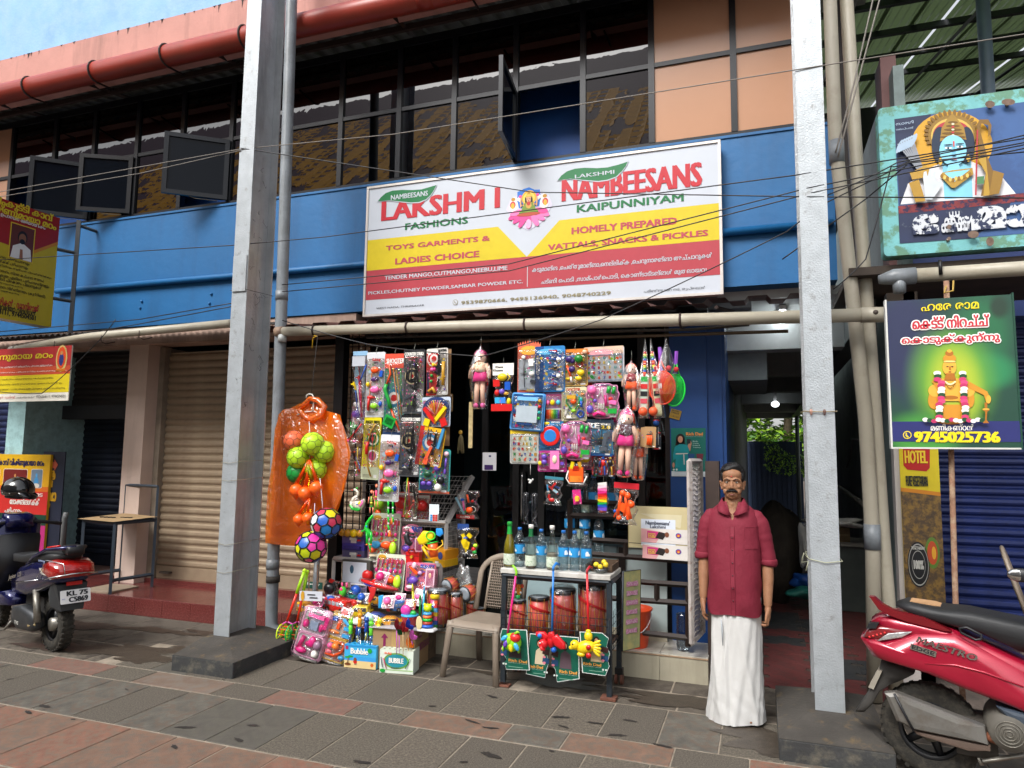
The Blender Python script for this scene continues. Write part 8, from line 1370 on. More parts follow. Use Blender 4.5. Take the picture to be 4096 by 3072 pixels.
part(t,'base','cb',-.075,.075,-.05,.05,0,.02,plast('#d8d8d8'),.012);k_=((.045,'#2a62c8'),(.039,'#b0402c'),(.036,'#22b03a'),(.034,'#f0743a'),(.031,'#4aa0d8'));z=.035
for r,cc in k_:part(t,'ring','tube',[((r-.008)*math.cos(a),(r-.008)*math.sin(a),z)for a in[2*math.pi*i/20 for i in range(20)]],.0125,plast(cc),8,closed=True);z+=.0235
part(t,'bear_head','ball',(0,0,z+.02),(.034,.03,.032),plast('#cfe018'),16,12)
for s in(-1,1):part(t,'ear','ball',(s*.027,0,z+.045),.011,plast('#cfe018'))
part(t,'tag','puff',ell(-.05,.06,.028,.055,16),-.045,.003,pr('#d8c898'))
o=P('d',985,1340,5.2);o.z=.322;t=thing('block_tube','clear tube of coloured blocks with yellow lid behind the ring stacker','toy blocks',o);part(t,'lid','lathe',[(.036,.235),(.04,.24),(.04,.265),(.036,.268)],plast('#d8b81c'),18)
for i in range(14):part(t,'block','bb',*[v for q in(((i%2)*.03-.03,(i%2)*.03),(-.02,.02),(.005+.032*(i//2),.033+.032*(i//2)))for v in q],plast(PAL['ygcbrpo'[i%7]]))
part(t,'tube','lathe',[(.037,0),(.037,.235)],film('#ffffff',.1,.1,9.),18)
o=P('d',570,1280,5.18);o.z=.33;t=thing('toy_tub','red toy tub with pink bag and green shells inside','toy tub',o);part(t,'tub','lathe',[(.05,0),(.065,.07),(.068,.08)],plast('#b8282c'),20);part(t,'rim','lathe',[(.069,.078),(.072,.084),(.069,.09)],plast('#3aa8d8'),20);part(t,'pink_mould','ball',(-.03,-.01,.12),(.045,.03,.045),plast('#d8409a'),16,10);part(t,'green_piece','ball',(.03,0,.1),(.03,.02,.02),plast('#2aa84a'))
for i,(u,cc,lab)in enumerate(((660,'#d0c82a','yellow bubble sword'),(750,'#1f8a2a','green capped bubble sword'),(800,'#3fa8d0','blue bubble sword'))):b=P('d',u,900,5.3);b.z=.35;e=P('d',u+(-40,0,20)[i],(560,740,600)[i],5.3);t=thing('bubble_stick',lab+' standing behind the ring stacker','toy stick',b);part(t,'tube','tube',[(0,0,0),(e-b)*.8],.009,plast(cc),8);part(t,'tip','tube',[(e-b)*.8,e-b],[.011,.005],plast(cc),8)
def dr(u0,u1,v0,v1,y,lab,**k):a=P('S',u0,v1,y);b=P('S',u1,v0,y);drum((a.x+b.x)/2,y,a.z,(b.x-a.x)/2.12,b.z-a.z,lab,**k)
dr(1268,1448,850,1140,5.28,'large clear wrapped red drum on the carton',wrap=True);dr(1440,1552,880,1120,5.34,'red drum with ribbon behind the large one on the carton',wrap=True);dr(1590,1680,950,1080,5.75,'small red drum half hidden behind the plastic chair');dr(1650,1740,1000,1100,5.8,'red drum standing further behind the plastic chair')
for u,v,lab in((1490,800,'tilted round red hand drum with pale head hung on the rack side'),(1640,860,'tilted red hand drum behind the chair back')):p=P('S',u,v,5.6);drum(p.x,5.6,p.z,.065,.1,lab,rot=(math.radians(100),.5,-.3),ribbon=False)
lump('plastic_wrap','crumpled clear grey wrap beside the tilted hand drum','wrap',P('S',1570,740,5.7),(.07,.05,.1),film('#e8ecec',.14,.7,20.,.1,.15),9,4,.3)
for k,(u0,v0,u1,v1)in enumerate(((245,690,100,1110),(268,700,185,1110))):
 a=P('S',u0,v0,5.22+.04*k);b=P('S',u1,v1,5.16+.06*k);V=a-b;t=thing('push_along_toy','neon push along roller toy, %s one leaning by the left plinth'%('front','rear')[k],'push toy',b,group='neon push along toys');part(t,'rod','tube',[(0,0,0),V*.58],.011,plast('#e8321c'),10);part(t,'grip','tube',[V*.55,V*.97],.014,plast('#a8e020'),10);part(t,'knob','ball',V,.018,plast('#c0f02a'),10,8)
 part(t,'fork','tube',[(-.055,-.02,-.09),(-.05,-.01,-.03),(0,0,0),(.045,.01,-.02),(.05,.02,-.08)],.006,plast('#e858b8'),6)
 for s,cc in((-1,'#d0e820'),(1,'#1fb84a')):
  x=s*.045+.0;part(t,'wheel_rim','tube',[(x,.075*math.cos(a),-.1+.075*math.sin(a))for a in[2*math.pi*i/22 for i in range(22)]],.006,plast(cc),6,closed=True)
  for i in range(6):a_=math.pi*i/6;part(t,'spoke','tube',[(x,.07*math.cos(a_),-.1+.07*math.sin(a_)),(x,-.07*math.cos(a_),-.1-.07*math.sin(a_))],.004,plast(cc),5)
 for i in range(8):a_=math.pi*i/4;part(t,'roller_bar','tube',[(-.045,.055*math.cos(a_),-.1+.055*math.sin(a_)),(.045,.055*math.cos(a_),-.1+.055*math.sin(a_))],.004,plast('#f05a1c'),5)
p=P('S',325,870,5.6);q=P('S',335,600,5.6);t=thing('chained_post','short grey pipe post with rusty chain behind the panel football','post',(p.x,5.6,.17));part(t,'pipe','tube',[(0,0,0),(.02,0,q.z-.17+.05)],.026,PVCG,12)
for i in range(16):part(t,'chain_link','tube',[(.045*(1 if i%2 else.9)+.006*math.cos(a)-(.09 if i>7 else 0),-.02,.5-.03*(i%8)+.016*math.sin(a))for a in[math.pi*j/4 for j in range(8)]],.003,RUST,5,closed=True)
FB=[('T',(945,560,1010,800),5.57,'#c8a0c8','lilac packet edge between the fishing card and the bow card','b .4 .3 .3 .2 m a;x .6 .7 .4 .3 c 10 a'),('T',(1170,540,1290,760),5.58,'#d8d0c0','cream packet behind the black rifle card','b .4 .4 .3 .3 o a'),('T',(870,250,960,560),5.57,'#8fc0d8','pale blue packet behind the silver foil bag','r .3 .2 .7 .8 .06 r a'),('T',(845,640,960,900),5.58,'#d8c8d0','pale pink packet behind the small red bow bag','b .5 .4 .3 .3 v a;b .4 .8 .2 .2 g a'),('T',(1450,570,1680,720),5.6,'#9a7a52','brown backing card behind the fan shaped card',''),('T',(1250,700,1440,800),5.56,'#22242a','dark strip of card between the two rifle cards',''),('U',(560,300,760,620),5.58,'#c83a6a','dark pink packet behind the clay sticks card','b .5 .3 .3 .2 y a'),('U',(880,430,1000,640),5.58,'#6ab0d0','light blue packet behind the doctor card','b .5 .3 .3 .2 r a'),('U',(600,720,820,900),5.57,'#d8b03a','yellow packet top behind the round target card',''),('U',(1130,700,1230,900),5.57,'#e0d8d0','white packet behind the largest rag doll','b .4 .4 .3 .3 m a'),('U',(860,900,1010,1200),5.58,'#b04a8a','purple pink packet behind the REVENGE card','b .4 .7 .3 .2 y a'),('U',(500,830,620,1100),5.57,'#e8d8d0','pale packet behind the smaller letter tray','x .6 .5 .5 .4 r 20 a'),('S',(820,60,940,240),5.72,'#8fc83a','lime green toy packet behind the horns','b .5 .4 .35 .35 l a;b .4 .8 .2 .2 o a'),('S',(1000,40,1160,260),5.74,'#d84a3a','red toy packet above the upper beauty card','b .4 .4 .3 .3 r a;b .7 .8 .2 .2 y a;b .3 .8 .2 .15 p a'),('S',(1180,60,1290,280),5.8,'#b03030','red packet behind the puzzle cube on the mesh','b .5 .4 .4 .4 r a'),('S',(770,420,850,620),5.74,'#e8a8c0','pink packet behind the green crocodile','b .5 .4 .4 .3 m a'),('S',(980,560,1110,700),5.66,'#d87aa8','pink packet between the kitchen and beauty cards','b .4 .5 .3 .3 c a'),('S',(1290,640,1350,860),5.62,'#e8a0b8','pink packet edge beside the wrapped drum',''),('S',(700,640,850,800),5.62,'#d8c8b8','cream packet beside the picture box','b .6 .5 .3 .3 r a;b .3 .6 .2 .2 b a'),('S',(620,800,760,900),5.55,'#b8a8c8','lilac packet behind the toy aeroplane','b .5 .5 .3 .3 b a')]
for c,r,y,col,lab,sp_ in FB:card(c,r,'toy_packet',lab,'toy packet',col,';'.join(q[:-1]+'toy_piece' if q.strip()else q for q in(x.strip()for x in sp_.split(';')))+';B .05 .03 .95 .14 w header',y=y,hang=False)
FP=[(330,905,420,985,5.3,'p','pink packet on the bench left of the red bus','b .4 .5 .3 .3 m'),(560,1010,660,1085,5.16,'#e8c8d8','pale pink packet behind the yellow doctor case','x .5 .5 .5 .4 r 10'),(640,1080,760,1160,5.14,'#d83a4a','red packet behind the bubble wands','b .5 .5 .4 .2 w'),(760,1060,880,1140,5.2,'#3f78c8','blue packet on the bench front behind the wands','b .4 .5 .3 .3 q'),(700,880,800,960,5.42,'#d8d8e0','white packet beside the construction trucks','b .4 .5 .3 .3 b'),(900,900,1000,1000,5.3,'#e8d0d8','whitish packet right of the construction truck','b .5 .5 .3 .3 p'),(1000,880,1090,960,5.42,'#f0c8dc','light pink packet under the lower beauty card','b .5 .5 .3 .2 m'),(1080,930,1180,1010,5.32,'#c82838','red and white packet beside the train engine','x .5 .6 .5 .4 w 0'),(430,900,540,960,5.38,'#8fa8d8','light blue packet behind the red buses','b .5 .5 .3 .2 b'),(1170,850,1260,980,5.36,'#e8e0e8','pale packet behind the bubble swords','b .5 .5 .3 .2 p'),(850,700,960,800,5.5,'#f0a8c8','pink packet in front of the lower kitchen card','b .5 .5 .3 .3 m;b .2 .5 .15 .2 o'),(640,940,720,1000,5.34,'#e0b83a','yellow packet among the toy cars','b .5 .5 .3 .3 r')]
for u0,v0,u1,v1,y,col,lab,sp_ in FP:card('S',(u0,v0,u1,v1),'toy_packet',lab,'toy packet',col,';'.join(x.strip()+' toy_piece' for x in sp_.split(';'))+';B .05 .03 .95 .2 w header',y=y,hang=False,lean=-.5,tilt=random.uniform(-15,15))
# OVERHEAD WIRES
def wire(pts,r,m,lab,sag=.0,name='cable'):
 w=[]
 for i in range(len(pts)-1):
  a,b=pts[i],pts[i+1]
  for k in range(8):s=k/8;w.append(a.lerp(b,s)-Vector((0,0,sag*4*s*(1-s))))
 w.append(pts[-1]);o=w[0];MB().tube([p-o for p in w],r,m,5).build(name,at=o,rot=(0,0,0),label=lab,cat='cable')
CB_=mat('#15161a',.5,var=0);GY=mat('#77716a',.6,var=0)
Pz=lambda u,v,y:P('Z',u,v,y)
wire([Pz(-60,425,5.0),Pz(520,322,4.86),Pz(850,290,5.2),Pz(1710,152,4.83),Pz(2300,60,4.9)],.004,GY,'thin grey wire crossing the first floor windows between both posts')
wire([Pz(-60,435,5.0),Pz(300,375,5.0),Pz(520,325,4.86)],.004,GY,'second grey wire running from the left edge to the left post')
wire([Pz(520,320,4.86),Pz(1150,415,5.2),Pz(1750,425,4.84),Pz(2300,428,4.9)],.0045,CB_,'black cable dipping from the left post across the top of the shop sign')
wire([Pz(-60,545+20,5.0),Pz(500,530,4.86),Pz(700,512,5.2),Pz(1720,378,4.84),Pz(2300,285,4.9)],.0045,CB_,'black cable crossing the shop sign through the word FASHIONS')
wire([Pz(610,615,5.2),Pz(1100,570,5.2),Pz(1750,405,4.84),Pz(2300,295,4.9)],.0045,CB_,'upper one of two black cables rising across the yellow band of the sign');wire([Pz(610,630,5.2),Pz(1100,585,5.2),Pz(1760,415,4.84),Pz(2300,302,4.9)],.0045,CB_,'lower one of two black cables rising across the yellow band of the sign')
wire([Pz(610,692,5.3),Pz(800,745,5.4),Pz(1040,770,5.3),Pz(1300,690,5.2),Pz(1700,500,5.0),Pz(1790,420,4.9),Pz(1940,350,4.9),Pz(2300,270,4.9)],.0045,CB_,'black cable sagging over the hanging toys and rising right past the sign corner',.01)
wire([Pz(-40,640+80,5.2),Pz(300,690,5.2),Pz(500,655,4.9)],.005,CB_,'cable rising along the left gutter towards the left post');wire([Pz(30,745,5.2),Pz(300,700,5.2),Pz(500,662,4.9)],.005,CB_,'lower cable along the left gutter towards the left post')
wire([Pz(-40,820+20,5.3),Pz(90,850,5.3),Pz(190,760,5.3),Pz(250,690,5.3)],.0045,CB_,'drooping black cable over the front banner at the left',.02)
wire([Pz(1890,-20,5.2),Pz(1845,180,5.2),Pz(1805,330,5.2)],.006,GY,'pale cable hanging down beside the tall downpipes');wire([Pz(1905,-20,5.2),Pz(1855,170,5.2),Pz(1810,340,5.2)],.006,GY,'second pale cable hanging down beside the tall downpipes')
wire([Pz(1800,625,5.2),Pz(1870,560,5.2),Pz(1925,360,5.2),Pz(1960,350,5.0),Pz(2300,290,4.95)],.0045,CB_,'black cable looping from the gutter to the painted board',.01);wire([Pz(1780,440,4.85),Pz(1960,352,5.0),Pz(2300,320,4.9)],.0045,CB_,'black cable from the right post over the painted face')
wire([Pz(1690,560,5.2),Pz(1800,480,5.2),Pz(1870,430,5.2),Pz(1960,355,5.0)],.005,CB_,'loose cable behind the right post')
# SCOOTERS
TYRE=mat('#26241f',.85,var=.2,scale=20,bump=.3,bscale=90,col2='#4a443a',fac2=.5);ALU=mat('#8b8880',.4,metal=.6,var=.15,col2='#6a6254',fac2=.5);BPL=mat('#1c1d20',.45,var=.12,scale=12);SEATM=mat('#1d1e20',.55,var=.08,scale=30,bump=.15,bscale=300);CHR=mat('#c8c8c8',.12,metal=1.,var=0)
def wheel(t,x,z,R,w,rim=.62,y=0.,cast=5,knob=.985):
 pf=[(R*rim,-w*.42),(R*.8,-w*.5),(R*.93,-w*.42),(R*.985,-w*.25),(R,0),(R*.985,w*.25),(R*.93,w*.42),(R*.8,w*.5),(R*rim,w*.42)]
 o=part(t,'tyre','lathe',pf,TYRE,40,(x,y,z),(math.pi/2,0,0),caps=False);mb=MB()
 for i in range(30):
  for s in(-1,1):a=2*math.pi*(i+.25*(s>0))/30;c_=Vector((x+math.cos(a)*R*knob,y+s*w*.26,z+math.sin(a)*R*knob));mb.box(c_,(.016,w*.34,.022),TYRE,(0,-a,0))
 mb.build('tread',t);part(t,'rim','lathe',[(R*(rim-.07),-w*.3),(R*(rim+.01),-w*.42),(R*(rim+.01),w*.42),(R*(rim-.07),w*.3)],BPL,36,(x,y,z),(math.pi/2,0,0),caps=False)
 for i in range(cast):a=2*math.pi*i/cast;part(t,'spoke','tube',[(x,y,z),(x+math.cos(a)*R*rim,y,z+math.sin(a)*R*rim)],[.03,.018],BPL,6)
 part(t,'hub','tube',[(x,y-w*.5,z),(x,y+w*.5,z)],.055,ALU,18)
def side(t,name,pts,y0,y1,m,bulge=.03,smooth=True,tap=.93):
 cx_=sum(p[0]for p in pts)/len(pts);cz_=sum(p[1]for p in pts)/len(pts);S=lambda k:[(cx_+(x-cx_)*k,cz_+(z-cz_)*k)for x,z in pts]
 mb=MB();rs=[[(x,y,z)for x,z in S(k)]for y,k in((y0+.001,.55),(y0+bulge*.25,tap-.06),(y0+bulge,1.),((y0+y1)/2,1.02),(y1-bulge,1.),(y1-bulge*.25,tap-.06),(y1-.001,.55))]
 mb.rings(rs,m,smooth);return mb.build(name,t)
H1=Vector((math.cos(math.radians(-14)),math.sin(math.radians(-14)),0));N1=Vector((-H1.y,H1.x,0));O1=Vector((.84,4.53,0))
sc1=thing('scooter','glossy red scooter parked at the right edge with silver exhaust and black seat','scooter',O1,(0,0,math.radians(-14)))
def q1(c,u,v,off=0.):p=PP(c,u,v,O1-N1*off,N1)-O1;return(p.dot(H1),p.z)
RD1=mat('#a01430',.28,metal=.25,var=.05,scale=6,spec=.6,coat=.6);wheel(sc1,0,.245,.245,.1,knob=.955)
pr1=lambda pts,off:[q1('R',u,v,off)for u,v in pts]
side(sc1,'side_panel',pr1([(745,785),(800,775),(860,795),(1110,735),(1400,740),(1871,1000),(2300,1350),(2300,1480),(1870,1290),(1500,1150),(1180,1020),(830,912)],.2),-.2,.2,RD1,.06)
side(sc1,'tail_fairing',pr1([(820,665),(900,625),(1000,630),(1380,720),(1871,950),(2200,1120),(2100,1200),(1871,1090),(1400,780),(1110,740),(880,690)],.16),-.165,.165,RD1,.04)
side(sc1,'seat',pr1([(990,560),(1060,540),(1250,575),(1500,600),(1871,680),(2300,760),(2300,900),(1871,885),(1560,740),(1380,700),(1100,620)],.14),-.145,.145,SEATM,.05)
part(sc1,'grab_rail','rings',[[(x,y,z)for x,z in pr1(pp2,.16)]for y,pp2 in((-.17,[(815,485),(850,490),(905,540),(1000,590),(1180,630),(1250,660),(1380,725),(1330,722),(1060,655),(940,610),(880,575)]),(-.12,[(815,485),(850,490),(905,540),(1000,590),(1180,630),(1250,660),(1380,725),(1330,722),(1060,655),(940,610),(880,575)]))],mat('#6a1018',.3,var=.1,coat=.3),False)
side(sc1,'tail_lamp',pr1([(765,765),(800,715),(870,685),(1110,728),(1040,765),(860,795)],.17),-.172,.172,mat('#7a2226',.1,var=.1,coat=.8),.03);part(sc1,'indicator','puff',pr1([(860,795),(940,740),(1110,728),(1040,768)],.18),-.174,.008,mat('#c8c8c8',.1,metal=.6,var=.3,scale=60));part(sc1,'lamp_cap','ext',pr1([(795,705),(810,670),(880,668),(860,705)],.17),-.18,-.1,BPL)
for i in range(5):part(sc1,'lamp_led','ball',(lambda p:(p[0],-.178,p[1]))(q1('R',815+26*i,765-7*i,.18)),.006,plast('#d82a2a'),6,5)
t_=MB();
a=q1('R',1130,800,.21);b=q1('R',1550,935,.21);L_=Vector((b[0]-a[0],0,b[1]-a[1]));ang=math.atan2(L_.z,L_.x);t_.M=Matrix.Translation((a[0],-.205,a[1]))@Matrix.Rotation(-ang,4,'Y');t_.text('MAESTRO',0,0,L_.length,.034,CHR,0,.03,.2);t_.text('MAESTRO',0,0,L_.length,.034,CHR,-.003,.03,.2);t_.bb(-.02,.1,-.001,0,-.045,-.015,CHR);t_.text('EDGE',-.012,-.04,.092,-.02,BPL,-.003,.03);t_.build('badge',sc1)
part(sc1,'panel_crease','tube',[(p[0],-.2,p[1])for p in pr1([(1190,950),(1400,960),(1600,1010),(1871,1110)],.21)],[.002,.006,.006,.004],RD1,6);part(sc1,'helmet_hook','tube',[(p[0],-.19,p[1])for p in pr1([(1430,705),(1480,700),(1580,750),(1580,780),(1540,785),(1440,735)],.19)],.007,BPL,6,closed=True)
side(sc1,'rear_mudguard',pr1([(895,925),(1120,1015),(1000,1060),(890,1130),(830,1230),(780,1275),(720,1270),(800,1150),(880,1020)],.05),-.08,.06,mat('#3a3835',.7,var=.25,scale=9),.02);part(sc1,'number_plate_edge','ext',pr1([(870,990),(903,995),(845,1120),(808,1105)],.09),-.1,.1,mat('#8a8478',.5,var=.2))
side(sc1,'exhaust_muffler',pr1([(918,1152),(990,1147),(1600,1385),(1625,1505),(1120,1400),(1000,1340)],.19),-.2,-.11,mat('#7d7b76',.4,metal=.5,var=.12,scale=7,col2='#6a6258',fac2=.6,edge=(.5,.65)),.02,False);part(sc1,'muffler_band','tube',[(p[0],-.204,p[1])for p in pr1([(985,1150),(1050,1280),(1115,1400)],.2)],.007,BPL,5)
part(sc1,'exhaust_pipe','tube',[(p[0],-.15,p[1])for p in pr1([(1610,1440),(1750,1500),(1871,1515),(2000,1500)],.15)],[.022,.02,.018,.018],mat('#7a4a34',.6,metal=.4,var=.3),10);side(sc1,'heat_shield',pr1([(1120,1405),(1640,1510),(1640,1545),(1500,1545),(1140,1430)],.17),-.18,-.12,mat('#5a4a40',.7,var=.2),.01,False)
e=q1('R',1770,1400,.12);part(sc1,'fan_housing','tube',[(e[0],-.19,e[1]),(e[0],-.05,e[1]),(e[0],.1,e[1])],[.085,.11,.11],mat('#5a564e',.75,var=.2),24)
for r_ in(.015,.03,.045,.06):part(sc1,'fan_grille','tube',[(e[0]+r_*math.cos(s),-.192,e[1]+r_*math.sin(s))for s in[2*math.pi*i/20 for i in range(20)]],.003,ALU,4,closed=True)
part(sc1,'engine','bb',.12,e[0]-.05,-.08,.1,.17,.36,mat('#4a4640',.7,metal=.2,var=.3));side(sc1,'footboard',pr1([(1680,1240),(1880,1290),(2300,1420),(2300,1560),(1871,1400),(1760,1330)],.18),-.19,.19,mat('#3a4450',.5,var=.1),.02,False);part(sc1,'stand','tube',[(p[0],-.12,p[1])for p in pr1([(1871,1570),(1590,1615),(1565,1590),(1585,1640)],.12)],.012,ALU,6)
side(sc1,'front_apron',[(1.12,.3),(1.2,.35),(1.12,.7),(1.02,1.02),(.96,1.02),(1.02,.6)],-.2,.2,RD1,.05);wheel(sc1,1.27,.225,.225,.09);part(sc1,'handlebar','tube',[(1.0,-.34,1.03),(1.02,0,1.05),(1.0,.34,1.03)],.016,BPL,8)
mr=q1('R',1830,345,.34);part(sc1,'mirror','ball',(mr[0]+.0,-.33,mr[1]),(.045,.015,.03),CHR,14,10);part(sc1,'mirror_shell','ball',(mr[0]+.012,-.325,mr[1]),(.056,.02,.034),BPL,14,10);part(sc1,'mirror_stem','tube',[(mr[0]+.01,-.32,mr[1]-.02),(1.0,-.26,1.04)],.006,BPL,6)
w=[q1('R',u,v,.05)for u,v in[(1040,535),(1200,560),(1410,610),(1380,585),(1260,545),(1100,522)]];mb=MB();mb.ext(w,-.04,.08,mat('#a8825c',.85,var=.1));mb.build('cardboard',at=O1,rot=(0,0,math.radians(-14)),label='torn brown cardboard lying on the seat of the red scooter',cat='cardboard')
A2_=math.radians(163);H2=Vector((math.cos(A2_),math.sin(A2_),0));N2=Vector((-H2.y,H2.x,0));O2=Vector((-5.80,4.54,0))
sc2=thing('scooter','dark blue scooter seen from the rear left with a black helmet on its mirror','scooter',O2,(0,0,A2_));BL3=mat('#14164a',.18,metal=.4,var=.06,scale=5,coat=.7)
def q2_(c,u,v,off):p=PP(c,u,v,O2+N2*off,N2)-O2;return(p.dot(H2),p.z)
f2=lambda pts,off:[q2_('f',u,v,off)for u,v in pts]
wheel(sc2,-.07,.22,.22,.11)
S2=lambda n,pts,y0,y1,m,b=.04,tap=.93:side(sc2,n,pts,y0,y1,m,b,True,tap)
S2('side_panel',[(-.36,.62),(-.34,.72),(-.2,.76),(.2,.74),(.5,.66),(.72,.5),(.66,.4),(.3,.42),(.0,.5),(-.25,.58)],-.15,.15,BL3,.06)
S2('seat',[(-.24,.82),(-.1,.84),(.2,.81),(.5,.76),(.74,.75),(.72,.68),(.4,.69),(.1,.735),(-.2,.76)],-.135,.135,SEATM,.05)
S2('tail_light',[(-.38,.65),(-.35,.745),(-.2,.785),(-.04,.74),(-.04,.66),(-.24,.61)],-.165,.165,mat('#9a1512',.08,var=.25,scale=20,coat=1.),.07)
for s in(-1,1):part(sc2,'indicator','puff',[(-.2,.665),(-.13,.72),(.02,.70),(-.06,.655)],0,.004,CHR)if False else None
mb=MB();mb.add([(-.2,.162,.655),(-.2,.162,.72),(-.02,.158,.7),(-.08,.16,.655)],[(0,1,2,3)],mat('#d8d4cc',.1,metal=.5,var=.4,scale=80));mb.add([(-.19,.164,.68),(-.18,.164,.70),(-.1,.163,.695),(-.11,.163,.675)],[(0,1,2,3)],plast('#c8802a'));mb.build('indicator',sc2)
part(sc2,'chrome_guard','tube',[(-.16,.17,.76),(-.12,.172,.7),(-.02,.17,.62),(-.05,.17,.6)],.004,CHR,6);part(sc2,'chrome_guard','tube',[(-.05,.17,.6),(-.36,.17,.66),(-.42,.05,.68),(-.42,-.05,.68),(-.36,-.17,.66)],.006,CHR,6);part(sc2,'chrome_strip','tube',[(.7,.16,.5),(.3,.165,.55),(-.05,.168,.605)],.005,CHR,6);part(sc2,'chrome_guard','tube',[(-.02,.16,.755),(-.2,.165,.78),(-.36,.1,.76),(-.4,.1,.68)],.004,CHR,6)
for s in(-1,1):part(sc2,'grab_rail','tube',[(.28,s*.15,.7),(.12,s*.155,.78),(-.1,s*.14,.86),(-.28,s*.09,.88),(-.33,0,.885)],[.008,.012,.014,.016,.016],BL3 if s>0 else BPL,8)
part(sc2,'rail_reflector','tube',[(-.12,.14,.878),(-.26,.1,.9)],.008,plast('#c8201c'),6);S2('rear_box',[(-.34,.82),(-.35,.89),(-.22,.9),(-.2,.84)],-.07,.07,BPL,.02)
part(sc2,'mudguard','rings',[[(-.30,y,.58),(-.20,y,.6),(-.12,y*.9,.5),(-.16,y*.9,.40),(-.26,y*.7,.36),(-.34,y*.7,.37)]for y in(-.12,-.06,.06,.12)],mat('#2c2e30',.6,var=.2),False);part(sc2,'reflector','bb',-.345,-.335,-.06,.06,.575,.605,plast('#b81c18'))
np_=bpy.data.objects.new('number_plate',None);scene.collection.objects.link(np_);np_.parent=sc2;np_.location=(-.385,0,.49);np_.rotation_euler=(math.radians(0),math.radians(12),math.radians(-90));np_.rotation_euler=Euler((math.radians(-14),math.radians(0),math.radians(-90)),'XYZ')
part(np_,'plate','ext',rrect(-.115,.115,-.055,.055,.01),0,.004,pr('#d8d8d8'));mb=MB();mb.text('KL 75',-.07,.006,.095,.046,BLKP,-.002,.05);mb.text('C5869',-.055,-.045,.095,-.004,BLKP,-.002,.05);mb.text('IND',-.105,-.02,-.08,-.01,pr('#2a4a9a'),-.002);mb.build('plate_print',np_)
S2('engine_case',[(.0,.2),(.06,.3),(.35,.34),(.55,.3),(.56,.2),(.4,.13),(.1,.15)],.04,.16,mat('#3f4143',.4,metal=.5,var=.2),.03);part(sc2,'shock_absorber','tube',[(.0,.13,.24),(.1,.12,.5)],.028,ALU,10);part(sc2,'brake_arm','tube',[(.12,.15,.2),(.02,.13,.22)],.014,mat('#a89468',.5),6);part(sc2,'engine_block','bb',.1,.5,-.1,.05,.18,.42,mat('#2c2a28',.7,metal=.2,var=.3));part(sc2,'kick_lever','tube',[(.42,.18,.2),(.5,.2,.12),(.62,.2,.1)],.01,ALU,6)
mb=MB();mb.M=Matrix.Translation((.4,.162,.18))@Matrix.Rotation(math.pi,4,'Z');mb.text('TVS',0,0,.09,.03,pr('#c8c8c0'),-.002,.04);mb.M=Matrix.Translation((.62,.153,.5))@Matrix.Rotation(math.pi,4,'Z')@Matrix.Rotation(-.22,4,'Y');mb.text('Jupiter 125',0,.02,.3,.07,CHR,-.008,.02,.3);mb.M=Matrix.Translation((-.02,.157,.765))@Matrix.Rotation(math.pi,4,'Z');mb.text('JUPITER',0,-.01,.14,.008,pr('#a8b8e0'),-.01,.03,.2);mb.build('badge',sc2)
S2('floor_body',[(.6,.3),(.7,.42),(1.1,.36),(1.25,.3),(1.1,.24)],-.15,.15,BL3,.03);S2('front_apron',[(1.08,.3),(1.2,.4),(1.12,.8),(1.02,1.05),(.95,1.03),(1.04,.6)],-.2,.2,BL3,.05);S2('leg_shield',[(1.0,.35),(1.04,.4),(.98,.9),(.93,.9)],-.19,.19,BPL,.02);wheel(sc2,1.3,.22,.22,.09);part(sc2,'handlebar','tube',[(.88,.34,.98),(.97,.1,1.02),(.97,-.1,1.02),(.88,-.34,.98)],.017,BPL,8);S2('head_cowl',[(.9,.97),(.92,1.08),(1.06,1.1),(1.12,1.0)],-.12,.12,BL3,.03)
hl=thing('helmet','glossy black open helmet hanging on the handlebar of the blue scooter','helmet',P('f',150,225,4.9),(0,.1,.2));HB=mat('#0c0d10',.12,var=0,coat=.8)
mb=MB();mb.ball((0,0,0),(.15,.13,.125),HB,26,18);mb.v=[(x,y,max(z,-.055-.2*max(0,-x)**1.0*.3))for x,y,z in mb.v];mb.build('shell',hl);part(hl,'peak','ball',(.11,0,-.03),(.09,.1,.03),HB,18,10,(0,.45,0));part(hl,'lining','tube',[(-.0,0,-.06),(0,0,-.08)],.1,BPL,20)
for x in(-.05,.03):part(hl,'rivet','ball',(x,-.122,-.03),.007,ALU,8,6)
# THE MAN
MX,MY=-.185,4.98
man=thing('person','man with moustache in dark red shirt and white wraparound cloth beside the passage','person',(MX,MY,0),(0,0,math.radians(-2)));man.scale=(.94,.96,.995)
SKIN=mat('#946a4e',.58,var=.12,scale=16,bump=.2,bscale=150,spec=.35,sub=.06,col2='#80583f',fac2=.35)
b=MB();e_=lambda c,r,rot=None,n=18,k=14:b.ball(c,r,SKIN,n,k,rot)
tb=lambda p,r,n=12:b.tube(p,r,SKIN,n)
e_((0,.008,1.59),(.077,.092,.076));e_((0,-.018,1.525),(.071,.072,.084));e_((0,-.035,1.468),(.05,.05,.036));e_((0,-.06,1.452),(.024,.02,.017));e_((0,-.035,1.6),(.064,.056,.045))
tb([(-.055,-.062,1.562),(-.03,-.082,1.57),(0,-.084,1.566),(.03,-.082,1.57),(.055,-.062,1.562)],[.009,.0105,.009,.0105,.009])
tb([(0,-.08,1.56),(0,-.092,1.54),(0,-.106,1.522)],[.0085,.0105,.013]);e_((0,-.104,1.517),(.013,.012,.0105))
